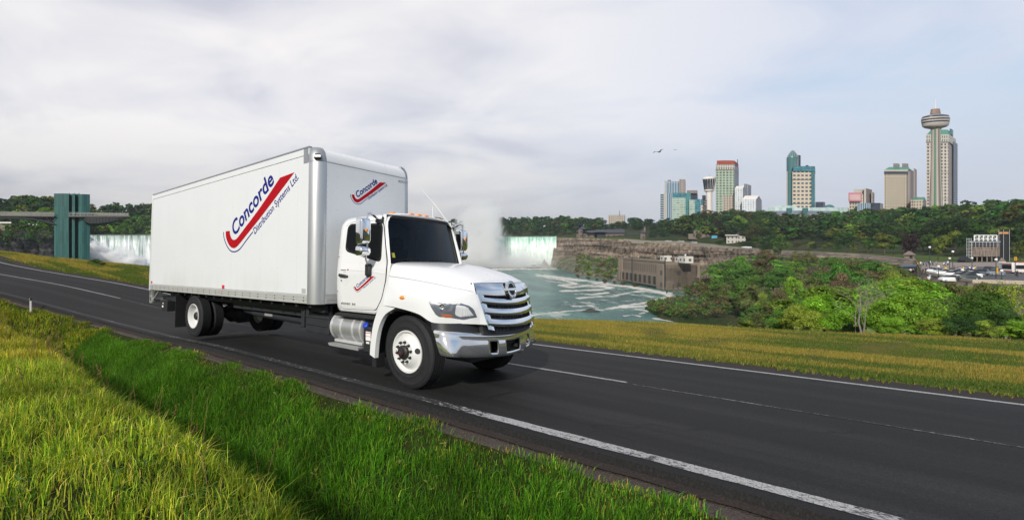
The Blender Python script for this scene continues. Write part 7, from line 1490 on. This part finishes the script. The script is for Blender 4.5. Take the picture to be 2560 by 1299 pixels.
# near belt of bushes at the far edge of the meadow
for u, vt, D, wpx, cn, kind, lb in (
    (1905, 770, 19.0, 90, 'olive', SPARSE, 'low sparse olive bush where the meadow meets the water'), (1962, 768, 18.5, 90, 'mid green', NEARM, 'low mid green bush at the meadow edge left of the lime bushes'), (2010, 762, 17.5, 90, 'yellow green', NEARM, 'yellow green bush at the meadow edge left of the bare tree'),
    (2062, 738, 17.5, 130, 'lime green', NEARM, 'bright lime bush just left of the bare grey tree'), (2120, 765, 19.5, 90, 'dark green', NEARM, 'dark bush behind the bare grey tree'), (2195, 748, 18.0, 100, 'lime green', NEARM, 'lime bush just right of the bare grey tree'),
    (2268, 728, 16.8, 150, 'lime green', NEARM, 'largest bright lime bush, in the middle of the meadow edge'), (2230, 790, 15.6, 90, 'lime green', NEARM, 'small low lime bush at the foot of the largest lime bush'), (2352, 735, 17.0, 120, 'olive', SPARSE, 'sparse olive grey bush between the largest lime bush and the dark bush'), (2330, 792, 15.4, 80, 'yellow green', NEARM, 'low yellow green bush in front of the sparse olive bush'),
    (2432, 726, 16.5, 170, 'mid green', NEARM, 'big deep green bush at the right of the meadow edge'), (2395, 790, 15.0, 90, 'dark green', NEARM, 'low dark bush at the foot of the big deep green bush'), (2500, 770, 15.2, 110, 'dark green', NEARM, 'dark green bush left of the lime bush at the right edge'), (2525, 688, 19.5, 130, 'yellow green', SPARSE, 'tall airy yellow green tree with bare twigs near the right edge'),
    (2548, 800, 14.2, 110, 'lime green', NEARM, 'low lime bush at the right edge of the meadow'), (2600, 770, 14.5, 120, 'mid green', NEARM, 'green bush cut by the right edge'), (2470, 800, 14.6, 80, 'yellow green', NEARM, 'low yellow green bush below the dark one at right')):
    vtree(u, vt, None, wpx, cn, kind, TRKP if kind is SPARSE else TRK, 'named', 'bush', D, lb)
# the gorge slope
VLIM = [(1600, 790), (1640, 772), (1690, 742), (1720, 712), (1750, 682), (1790, 655), (1850, 641), (1900, 633), (1960, 640), (2010, 645), (2070, 641), (2150, 643), (2200, 652), (2245, 660), (2290, 690), (2340, 702), (2420, 714), (2470, 706), (2560, 716), (2800, 730)]
SL = [('mid green', .36), ('dark green', .16), ('olive', .16), ('brown tinged', .08), ('lime green', .11), ('yellow green', .10), ('grey green', .03)]
def pick(tab):
    x = trng.random() * sum(p[1] for p in tab)
    for n_, w_ in tab:
        x -= w_
        if x <= 0: return n_
    return tab[0][0]
placed = []; tries = 0
while len(placed) < 292 and tries < 20000:
    tries += 1; u = trng.uniform(1610, 2640); d, z = prof(u); D0, D1 = d[1] + 4, d[7] - 3; D = math.exp(trng.uniform(math.log(D0), math.log(D1))) if trng.random() < .6 else trng.uniform(D0, D1)
    zb = ground(u, D)
    if zb < -32.2 or (u < 1875 and D < 150): continue
    if 1530 < u < 1735 and 300 < D < 410: continue
    if u < 1850 and D > d[6] - 4 : continue                    # leave the cliff face bare
    h = trng.uniform(2.2, 3.6) if D < 30 else trng.uniform(3.2, 5.6) if D < 70 else trng.uniform(6, 10.5) if D < 160 else trng.uniform(8, 14)
    if u < 1720: h *= .5
    if trng.random() < .2: h *= 1.3
    zt = -(lerp_tab(VLIM, u) - CY) / F * D
    if zb + h > zt: h = zt - zb
    if h < 1.0: continue
    vv = CY - F * (zb + h * .7) / D; w_ = h * F / D
    if any(abs(u - a) < .30 * (w_ + w2) and abs(vv - b2) < .17 * (w_ + w2) for a, b2, w2 in placed): continue
    placed.append((u, vv, w_)); patch_ = hnoise(u / 90, D / 40, 1, 21); cn = pick(SL) if patch_ < .6 else pick([('lime green', .4), ('mid green', .35), ('yellow green', .25)]) if D < 90 else pick([('brown tinged', .22), ('olive', .30), ('mid green', .48)])
    zone = 'low on the gorge slope near the water' if u < 1850 else 'on the gorge slope below the hotels' if u < 2120 else 'on the brushy slope below the plaza'
    sp = trng.random() < (.18 if cn in ('olive', 'grey green', 'brown tinged') else .05)
    tree(u, D, h, trng.uniform(.9, 1.25), cn, SPARSE if sp else (NEARM if D < 45 else MID), TRKP if sp else TRK, zone, 'shrub' if h < 6.4 else 'tree')
# park trees behind the rim, then the wooded hill up to the skyline
SKY = [(1560, 556), (1640, 550), (1680, 541), (1720, 531), (1760, 523), (1800, 527), (1850, 519), (1900, 519), (1925, 523), (1950, 546), (2000, 549), (2055, 546), (2075, 527), (2100, 531), (2160, 521), (2200, 519), (2240, 515), (2300, 513), (2345, 505), (2380, 508), (2420, 499), (2450, 514), (2500, 516), (2540, 502), (2570, 497), (2700, 490)]
HL_ = [('mid green', .34), ('dark green', .42), ('yellow green', .08), ('olive', .08), ('purple brown', .05), ('lime green', .03)]
def rowt(u0, u1, n, fD, off, hr, zone, tab, skip=None, wr=(1.15, 1.5)):
    for k in range(n):
        u = u0 + (u1 - u0) * (k + .5) / n + trng.uniform(-.4, .4) * (u1 - u0) / n; d, z = prof(u); D = fD(d, u)
        if skip and skip(u, D): continue
        vt = lerp_tab(SKY, u) + trng.uniform(*off); zb = ground(u, D); h = ZV(vt, D) - zb; h = min(max(h, hr[0]), hr[1])
        if CY - F * (zb + h) / D < lerp_tab(SKY, u) - 3: h = ZV(lerp_tab(SKY, u) - 2, D) - zb
        if h < 2.5: continue
        t = (u - CX) / F; tree(u, D, h, trng.uniform(*wr) * (.95 / math.sqrt(1 + t * t) + .12), pick(tab), FAR, TRK, zone, 'tree')
podium = lambda u, D: 1905 < u < 2070 and D > 560
rowt(1650, 2640, 60, lambda d, u: d[10] - 2 + trng.uniform(-8, 3), (-2, 7), (9, 26), 'on the skyline ridge', HL_, podium)
rowt(1640, 2640, 42, lambda d, u: d[10] * .45 + d[9] * .55, (6, 20), (9, 22), 'high on the wooded hill', HL_, podium)
rowt(1650, 2640, 38, lambda d, u: d[9] + trng.uniform(-5, 5), (20, 36), (9, 20), 'halfway up the wooded hill', HL_)
rowt(1690, 2640, 38, lambda d, u: d[8] + (d[9] - d[8]) * trng.uniform(.3, .7), (34, 60), (8, 19), 'at the foot of the wooded hill', HL_)
build_clear = lambda u, D: any(a < u < b_ and D < c_ for a, b_, c_ in ((1715, 1802, 540), (1808, 1870, 500), (2384, 2540, 222), (2252, 2295, 260)))
rowt(1800, 2640, 36, lambda d, u: d[7] + (d[8] - d[7]) * trng.uniform(.45, .95) if u < 2280 else d[8] + trng.uniform(0, 14), (52, 86), (7, 17), 'in the park behind the rim', [('mid green', .4), ('dark green', .35), ('yellow green', .12), ('olive', .08), ('purple brown', .05)], build_clear)
for u, vt, D, wpx, cn, lb in ((1947, 581, 335, 30, 'mid green', 'small round park tree standing alone on the lawn above the rim'), (1883, 556, 440, 34, 'olive', 'olive park tree right of the white pavilion'), (2345, 585, 226, 50, 'yellow green', 'round yellow green tree behind the crowd on the plaza'), (2280, 578, 262, 56, 'purple brown', 'brownish bare-looking tree behind the stone shelter'), (2550, 600, 215, 60, 'yellow green', 'yellow green tree right of the black pillar at the right edge'),
                              (1917, 600, 362, 22, 'dark green', 'low dark round tree by the rim below the hotels'), (1800, 600, 436, 20, 'dark green', 'dark bush by the road in front of the blue kiosk')):
    vtree(u, vt, None, wpx, cn, FAR, TRK, 'named', 'tree', D, lb)
for u, vt, D, wpx, cn, lb in ((112, 514, 420, 60, 'lime green', 'lime green tree above the footbridge, left of the teal tower'), (40, 549, 372, 34, 'dark green', 'round dark bush under the footbridge'), (62, 545, 395, 40, 'yellow green', 'yellowish tree under the footbridge behind the dark bush'), (115, 560, 352, 22, 'lime green', 'small lime bush on the left cliff edge'), (300, 540, 545, 60, 'lime green', 'pale lime tree on the island bank above the left waterfall'), (245, 553, 535, 50, 'mid green', 'low green tree on the island bank beside the teal tower')):
    vtree(u, vt, None, wpx, cn, FAR, TRK, 'named', 'tree', D, lb)
for u, vt, D, w_, lb in ((240, 646, 33, 36, 'dark bush at the meadow edge right of the teal tower foot'), (258, 655, 32, 24, 'small dark bush running down from the teal tower bush')): vtree(u, vt, None, w_, 'dark green', NEARM, TRK, 'named', 'bush', D, lb)
for u, vt, D, wpx, cn, lb in ((1853, 632, 262, 64, 'mid green', 'round green tree at the top of the slope, against the rocky cliff end'), (1919, 618, 290, 66, 'brown tinged', 'brownish tree at the cliff end below the lone round park tree'), (2008, 622, 265, 62, 'olive', 'olive tree below the rim under the domed tower'), (2112, 646, 120, 112, 'mid green', 'broad bright green crown on the upper slope below the tan hotel'),
  (2096, 668, 98, 76, 'brown tinged', 'dark brownish bushy tree in front of the broad bright green crown'), (1855, 697, 195, 84, 'mid green', 'large rounded green tree low on the slope beside the water'), (1907, 721, 158, 36, 'yellow green', 'small yellow green tree on the lower slope'), (1946, 706, 122, 62, 'brown tinged', 'brown olive tree in the middle of the slope'), (1979, 683, 150, 20, 'lime green', 'tiny lime tree glowing in the middle of the slope'),
  (2020, 706, 88, 74, 'mid green', 'leafy green tree in mid slope above the lime meadow bushes'), (2066, 700, 70, 70, 'mid green', 'green tree just up the slope from the bare grey tree'), (2228, 674, 46, 92, 'yellow green', 'tall yellow olive tree below the blue canopy'), (2290, 693, 44, 92, 'yellow green', 'yellow green tree right below the plaza parapet, left part'), (2348, 706, 44, 92, 'mid green', 'green tree right below the parked white cars'), (2398, 713, 42, 80, 'olive', 'olive tree right below the dark parked car'), (2456, 700, 30, 92, 'olive', 'sparse olive tree below the silver car'), (1800, 690, 250, 60, 'mid green', 'green tree beside the crane foot'), (1762, 700, 262, 40, 'olive', 'olive tree right of the power station')):
    vtree(u, vt, None, wpx, cn, MID if D > 60 else NEARM, TRK, 'named', 'tree', D, lb)
# bare tree at the meadow edge
def bare_tree(u, D, vt, lb, seed, lean=0):
    r = random.Random(seed); zb = ground(u, D); h = ZV(vt, D) - zb; e = empty('bare_tree', (*XY(u, D), zb), 0, lb, 'tree'); mb = MB(); tw = MB()
    def grow(m_, p, d, L, rad, depth):
        pts = [p]; q = Vector(p); dd_ = Vector(d)
        for k in range(3): dd_ = (dd_ + Vector((r.gauss(0, .16), r.gauss(0, .16), r.gauss(.05, .08)))).normalized(); q = q + dd_ * L / 3; pts.append(q.copy())
        (mb if depth < 2 else tw).tube(pts, [rad, rad * .8, rad * .65, rad * .45], 5 if depth < 2 else 3)
        if depth < 4:
            for k in range(3 if depth < 3 else 4):
                b_ = pts[r.choice((1, 2, 3, 3))]; s_ = Vector((r.gauss(0, 1), r.gauss(0, 1), r.gauss(.35, .5))).normalized(); grow(m_, b_, (dd_ * .9 + s_ * .75).normalized(), L * r.uniform(.5, .72), rad * .42, depth + 1)
    grow(mb, Vector((0, 0, -.1)), Vector((lean, 0, 1)).normalized(), h * .46, .055 * h / 3, 0); grow(mb, Vector((.12, .1, -.1)), Vector((lean + .12, .1, 1)).normalized(), h * .40, .042 * h / 3, 0); grow(mb, Vector((-.1, .1, -.1)), Vector((lean - .22, .1, 1)).normalized(), h * .36, .032 * h / 3, 0)
    mb.build('trunk', 'bark_pale', e); tw.build('twigs', 'bark_pale', e); return e
bare_tree(2156, 15.9, 690, 'bare grey forked tree at the meadow edge among the lime bushes', 4, -.10); bare_tree(2215, 26, 668, 'bare leafless tree further back, right of the forked one', 9, .1); bare_tree(2512, 17.5, 712, 'bare pale twigs of a leafless tree inside the airy bush at right', 15, .1)
# labels: colour, kind, place and order along the zone
from collections import defaultdict
ORD = lambda n: f"{n}{'th' if 10 <= n % 100 <= 20 else {1: 'st', 2: 'nd', 3: 'rd'}.get(n % 10, 'th')}"
bk = defaultdict(list)
for t_ in TREES: bk[(t_[3], t_[4], t_[5])].append(t_)
for (cn, zone, nm_), L_ in bk.items():
    L_.sort(key=lambda t_: t_[0])
    for k, t_ in enumerate(L_):
        lb = t_[6] if t_[6] else f'{cn} {nm_} {zone}' + (f', {ORD(k + 1)} from left' if len(L_) > 1 else '')
        tag(t_[2], lb, {'tree': 'tree', 'shrub': 'shrub', 'bush': 'bush'}[nm_], None if t_[6] and nm_ == 'tree' else {'tree': 'trees of the gorge and hill', 'shrub': 'shrubs on the gorge slope', 'bush': 'bushes at the meadow edge'}[nm_])
# far woods that read as one mass
def forest(name, cells, hues, label=None, nl=330, size=.075):
    r = np.random.default_rng(33); VV_ = []; CC = []
    for u, D, h, cn, *zz_ in cells:
        V, c = leaf_cloud(r, nl, 12, size, (.0, .46)); x, y = XY(u, D); V = V * np.array([h * 1.2, h * 1.2, h]) + np.array([x, y, zz_[0] if zz_ else ground(u, D) - .5]); c = c * np.array(tuple(v * math.exp(r.normal(0, .16)) for v in PAL[cn]) + (1,)) * (1.5 if name == 'undergrowth' else 1.0); VV_.append(V.reshape(-1, 3)); CC.append(np.repeat(c, 4, 0))
    V = np.concatenate(VV_); n = len(V) // 4; o = npmesh(name, V, [np.arange(4 * n).reshape(n, 4)], 'forest_foliage', colors=np.concatenate(CC)); return tag(o, kind='stuff')
LSKY = [(-300, 478), (0, 479), (60, 477), (105, 470), (150, 482), (230, 486), (300, 488), (376, 489), (450, 495), (900, 520), (1140, 545)]
cells = []
for k in range(230):
    u = trng.uniform(-260, 480); d, z = prof(u); D = trng.uniform(d[8] + 6, d[10] + 6); vt = lerp_tab(LSKY, u) + (d[10] - D) * .42 + trng.uniform(-3, 14); h = ZV(vt, D) - ground(u, D)
    if h < 4: continue
    cells.append((u, D, min(h, 24), trng.choices(['dark bluish green', 'dark green', 'mid green', 'yellow green', 'lime green', 'grey green'], [.28, .26, .26, .08, .06, .06])[0]))
forest('forest', cells, None)
RSKY = [(480, 520), (900, 535), (1100, 542), (1240, 537), (1300, 534), (1400, 533), (1460, 533), (1500, 537), (1560, 544), (1600, 538), (1640, 544), (1700, 540)]
cells = []
for k in range(420):
    u = trng.uniform(1150, 1690) if k > 40 else trng.uniform(480, 1150); d, z = prof(u); D = trng.uniform(d[8] + 14, d[10] + 4); vt = lerp_tab(RSKY, u) + (d[10] - D) / max(1, d[10] - d[8]) * 46 + trng.uniform(-3, 8); h = ZV(vt, D) - ground(u, D)
    if h < 4 or (1515 < u < 1568 and D < 806 and vt < 549): continue
    if 1430 < u < 1625 and D < 640: continue
    cells.append((u, D, min(h, 22), trng.choices(['dark bluish green', 'dark green', 'mid green', 'grey green'], [.48, .27, .17, .08])[0]))
forest('forest', cells, None)
def cover(name, n, u0, u1, test, hr, hues, nl=60, size=.11):
    cells = []; k = 0
    while len(cells) < n and k < n * 6:
        k += 1; u = trng.uniform(u0, u1); d, z = prof(u); D = test(u, d)
        if D is None or ground(u, D) < -32.4: continue
        h = trng.uniform(*hr) * min(1.6, .5 + D / 160); zt = -(lerp_tab(VLIM, u) - CY) / F * D
        if u > 1875 and D < d[7] and ground(u, D) + h > zt: h = max(.5, zt - ground(u, D))
        cells.append((u, D, h, pick(hues)))
    return forest(name, cells, None, nl=nl, size=size)
cover('undergrowth', 1500, 1440, 2640, lambda u, d: (lambda D: None if (u < 1875 and D < 185) or (u < 1860 and D > d[6] - 2) or (1535 < u < 1735 and 300 < D < 405) else D)(trng.uniform(d[5] + 1 if u < 1875 else d[1] + 6, d[7] - (4 if u < 1900 or u > 2250 else .6))), (1.6, 3.6), [('mid green', .30), ('olive', .32), ('dark green', .14), ('brown tinged', .16), ('yellow green', .08)])
_g0 = ground
def ground(u, D):
    return _g0(u, D) if not (1612 < u < 1905 and spit(u)[0] < D < spit(u)[1]) else -32.2 + float(np.interp(u, [1612, 1640, 1760, 1905], [.0, .8, 2.4, 6]))
cover('undergrowth', 420, 1622, 1900, lambda u, d: trng.uniform(spit(u)[0] + 1.5, spit(u)[1] - 1), (1.2, 2.6), [('olive', .40), ('brown tinged', .22), ('mid green', .26), ('dark green', .12)], size=.09)
ground = _g0
cover('undergrowth', 700, -260, 480, lambda u, d: trng.uniform(d[8] + 2, d[10]), (4, 8), [('mid green', .4), ('dark green', .3), ('lime green', .12), ('yellow green', .1), ('dark bluish green', .08)], nl=90, size=.09)
forest('undergrowth', [(trng.uniform(-60, 128), 326.0, trng.uniform(2.5, 6), pick([('dark green', .5), ('mid green', .3), ('olive', .2)]), 7 - 12 * trng.random() ** 1.6) for k in range(80)], None, nl=90, size=.09)
cover('forest', 260, 1700, 2640, lambda u, d: None if podium(u, d[9]) and False else d[8] + (d[10] - d[8]) * trng.uniform(.25, .93), (7, 12), [('mid green', .40), ('dark green', .46), ('olive', .06), ('yellow green', .08)], nl=420, size=.06)
# ------------------------------------------------------------------ grass
def blades(P, N_up, L, Wd, lean, col, seed, bend=.55, tri=False, extra=0.0):
    r = np.random.default_rng(seed); n = len(P); a = r.uniform(0, 2 * np.pi, n); ld = np.stack([np.cos(a), np.sin(a), np.zeros(n)], 1) * lean[:, None] + np.array([.10, -.02, 0]) + extra
    f = r.uniform(0, 2 * np.pi, n); s = np.stack([np.cos(f), np.sin(f), np.zeros(n)], 1) * (Wd / 2)[:, None]; up = np.array([0, 0, 1.0])
    mid = P + (up * .55 + ld * .28) * L[:, None]; tip = P + (up * (1 - lean * bend)[:, None] + ld * 1.0) * L[:, None]; P = P - up * .015
    if tri: V = np.stack([P - s, P + s, tip], 1); k = 3; Fl = [np.arange(3 * n).reshape(n, 3)]
    else:
        V = np.stack([P - s, P + s, mid - s * .75, mid + s * .75, tip], 1); k = 5; b_ = np.arange(n)[:, None] * 5; Fl = [np.concatenate([b_, b_ + 1, b_ + 3, b_ + 2], 1), np.concatenate([b_ + 2, b_ + 3, b_ + 4], 1)]
    return V.reshape(-1, 3), Fl, np.repeat(np.concatenate([col, np.ones((n, 1))], 1), k, 0)
def mixcol(r, n, cols, w, sd=.25):
    c = np.array(cols)[r.choice(len(cols), n, p=np.array(w) / sum(w))]; return c * np.exp(r.normal(0, sd, n))[:, None] * (1 + r.normal(0, .08, (n, 3)))
def bank_zone(seed, n, x0, x1, d0, d1, Lr, Wr, cols, ws, clump=.9, edge=None):
    r = np.random.default_rng(seed); X = r.uniform(x0, x1, n * 2); d = r.uniform(d0, d1, n * 2)
    if edge is not None: d = np.where(d > edge - .3, d - (hnoise(X, X * 0, .5, 31) - .25) * .55, d)
    c1 = hnoise(X, d, .33, 15); c2 = hnoise(X, d, 1.1, 16); keep = r.random(n * 2) < (.18 + clump * (c1 * .6 + c2 * .5)); X, d = X[keep][:n], d[keep][:n]; m_ = len(X)
    nt_ = m_ // 38; k_ = int(m_ * .68); ti = r.integers(0, nt_, k_); tx, td = X[:nt_][ti], d[:nt_][ti]; sg = r.uniform(.035, .10, nt_)[ti]; ox, od = r.normal(0, 1, k_) * sg, r.normal(0, 1, k_) * sg
    X[:k_] = tx + ox; d[:k_] = np.minimum(td + od, d1 - .02); P = site(X, d, bank_z(X, d)); tl = r.uniform(.6, 1.35, nt_)[ti]; tb = np.exp(r.normal(0, .22, nt_))[ti]
    L = r.uniform(*Lr, m_) * (.55 + .65 * hnoise(X, d, .7, 17)); L[:k_] *= tl; L *= np.clip((-1.98 - d) / .55, .38, 1); W_ = r.uniform(*Wr, m_); lean = np.abs(r.normal(.34, .28, m_)); col = mixcol(r, m_, cols, ws)
    pt = hnoise(X, d, .9, 18)[:, None]; col = col * (.7 + .6 * pt); col[:k_] *= tb[:, None]
    dirs = np.zeros((m_, 3)); o2 = (np.stack([ox, od, ox * 0], -1) / sg[:, None]) @ SMn[:3, :3].T; dirs[:k_] = o2 * .32
    return blades(P, None, L, W_, lean, col, seed + 1, extra=dirs)
Z_ = [bank_zone(100, 62000, -5.5, 4.0, -8.2, -3.75, (.09, .27), (.0045, .010), [(.25, .37, .024), (.48, .50, .055), (.075, .17, .014), (.60, .48, .15)], [.40, .26, .28, .06]),
      bank_zone(102, 60000, -30, -5.5, -8.0, -3.7, (.12, .32), (.007, .015), [(.30, .34, .026), (.50, .43, .050), (.11, .18, .018), (.55, .40, .13)], [.40, .30, .20, .10]),
      bank_zone(104, 135000, -12, 6.5, -3.85, -1.98, (.11, .27), (.0045, .0085), [(.062, .185, .010), (.115, .275, .016), (.028, .095, .008), (.26, .32, .04)], [.44, .32, .19, .05], edge=-2.06),
      bank_zone(106, 60000, -42, -12, -3.9, -1.95, (.14, .30), (.010, .020), [(.080, .19, .012), (.25, .29, .024), (.040, .11, .010), (.42, .36, .05)], [.24, .46, .10, .20], edge=-2.06),
      bank_zone(108, 16000, -42, 6.5, -2.2, -1.88, (.05, .15), (.005, .010), [(.28, .30, .035), (.12, .21, .018), (.40, .30, .07)], [.45, .35, .2], edge=-2.03)]
def join(name, Z, mat, kind='stuff'):
    V = np.concatenate([z[0] for z in Z]); off = 0; FS = []; 
    for z in Z: FS += [f + off for f in z[1]]; off += len(z[0])
    return tag(npmesh(name, V, FS, mat, colors=np.concatenate([z[2] for z in Z])), kind=kind)
join('grass', Z_, 'grass_blade')
def meadow_zone(seed, n, u0, u1, Lr, Wr):
    r = np.random.default_rng(seed); u = r.uniform(u0, u1, n); t = r.uniform(0, 1, n)
    Di = np.interp(u, su, sD); De = np.interp(u, EU, ED); zi = np.interp(u, su, sz); ze = -(np.interp(u, EU, EV) - CY) / F * De
    t = np.where(t < .06, t - (hnoise(u / 8, u * 0, 1, 40) - .5) * .07, t); D = Di + (De - Di) * t; z = zi + (ze - zi) * t + .0; x = (u - CX) / F * D; P = np.stack([x, D, z], 1)
    sx, sy = x * .67 - D * .74, x * .74 + D * .67                     # along and across the road
    band = hnoise(sx * .22, sy * .9, 1.0, 41) * .6 + hnoise(sx * .6, sy * 2.2, 1.0, 42) * .4; band = np.clip((band - .36) / .22, 0, 1)
    g = mixcol(r, n, [(.090, .155, .028), (.060, .120, .022), (.15, .19, .045)], [.45, .3, .25], .2); y_ = mixcol(r, n, [(.37, .30, .065), (.41, .29, .075), (.25, .25, .050), (.43, .24, .09)], [.36, .20, .38, .06], .22)
    edge = np.clip((.10 - t) / .06, 0, 1) * .6; pick_ = r.random(n) < (band * .85 + .08) * (1 - edge); col = np.where(pick_[:, None], y_, g)
    L = r.uniform(*Lr, n) * (.75 + .5 * band) * (1 - .25 * (t < .04)); return blades(P, None, L, r.uniform(*Wr, n), np.abs(r.normal(.25, .2, n)), col, seed + 1, tri=True)
join('meadow_grass', [meadow_zone(200, 330000, 1180, 2760, (.028, .072), (.006, .013)), meadow_zone(202, 90000, -180, 420, (.05, .13), (.018, .04)), meadow_zone(204, 20000, 420, 1180, (.06, .14), (.02, .04))], 'grass_blade')
# broad-leaved weeds among the grass
r = np.random.default_rng(77); VV_ = []; CC = []
for k in range(420):
    X, d = (r.uniform(-3.5, 3.0), r.uniform(-7.8, -4.1)) if k < 260 else (r.uniform(-9, 5), r.uniform(-3.9, -2.2)); P = site(np.array([X]), np.array([d]), bank_z(np.array([X]), np.array([d])))[0]; nl_ = r.integers(5, 10); hh = r.uniform(.03, .16); base = np.array([(.10, .20, .025), (.16, .24, .03), (.07, .14, .025), (.24, .25, .05)][r.integers(0, 4)]) * np.exp(r.normal(0, .2))
    for j in range(nl_):
        a = r.uniform(0, 6.28); L = r.uniform(.04, .10); w_ = L * r.uniform(.28, .45); dr = np.array([math.cos(a), math.sin(a), r.uniform(.1, .9)]); dr /= np.linalg.norm(dr); sd_ = np.array([-math.sin(a), math.cos(a), 0]); p0_ = P + np.array([0, 0, hh * j / nl_])
        VV_.append([p0_, p0_ + dr * L * .5 - sd_ * w_ * .5 + [0, 0, .004], p0_ + dr * L + [0, 0, -.012], p0_ + dr * L * .5 + sd_ * w_ * .5 + [0, 0, .004]]); CC.append(np.append(base * np.exp(r.normal(0, .12)), 1))
n = len(VV_); tag(npmesh('weeds', np.array(VV_).reshape(-1, 3), [np.arange(4 * n).reshape(n, 4)], 'grass_blade', colors=np.repeat(np.array(CC), 4, 0)), kind='stuff')
# dry stalks and seed heads on the bank
simple('dry_stalk', (.24, .13, .055), .8, var=.3, scale=8); mb = MB(); r = random.Random(3)
def stalk(X, d, h, lean_x, lean_y, head):
    p = Vector(site(np.array([X]), np.array([d]), bank_z(np.array([X]), np.array([d])))[0]); t_ = p + Vector((lean_x * h, lean_y * h, h)); m_ = p.lerp(t_, .55) + Vector((-lean_x * .1 * h, 0, .06 * h)); mb.tube([p, m_, t_], [.003, .0022, .0012], 4)
    if head:
        dv = (t_ - m_).normalized()
        for k in range(9): q = t_ - dv * k * .022 + Vector((r.gauss(0, .010), r.gauss(0, .010), 0)); mb.add([q + Vector(v) * .010 for v in ((1, 0, 0), (0, 1, 0), (-1, 0, 0), (0, -1, 0), (0, 0, 1.6), (0, 0, -1.6))], [(0, 1, 4), (1, 2, 4), (2, 3, 4), (3, 0, 4), (1, 0, 5), (2, 1, 5), (3, 2, 5), (0, 3, 5)])
for k in range(150):
    X = r.uniform(-22, 1.2); d = r.uniform(-4.7, -3.6) if r.random() < .75 else r.uniform(-7, -4); stalk(X, d, r.uniform(.28, .62), r.gauss(.10, .22), r.gauss(0, .2), r.random() < .45)
for k in range(70): stalk(r.uniform(-24, -9), r.uniform(-5.2, -3.7), r.uniform(.4, .8), r.gauss(.1, .15), r.gauss(0, .12), r.random() < .7)
tag(mb.build('dry_weeds', 'dry_stalk', smooth=0, norm=False), kind='stuff')
# ------------------------------------------------------------------ the air over the gorge
m, nt = newmat('haze_air'); v = nt.n.new('ShaderNodeVolumePrincipled'); v.inputs['Color'].default_value = (.80, .88, 1.0, 1); v.inputs['Density'].default_value = .00008; v.inputs['Anisotropy'].default_value = .2
o_ = nt.new('OutputMaterial'); nt.l.new(v.outputs[0], o_.inputs['Volume'])
tag(MB().b2(-1500, 2200, -120, 2600, -61, 190).build('haze', 'haze_air', smooth=0), kind='stuff')
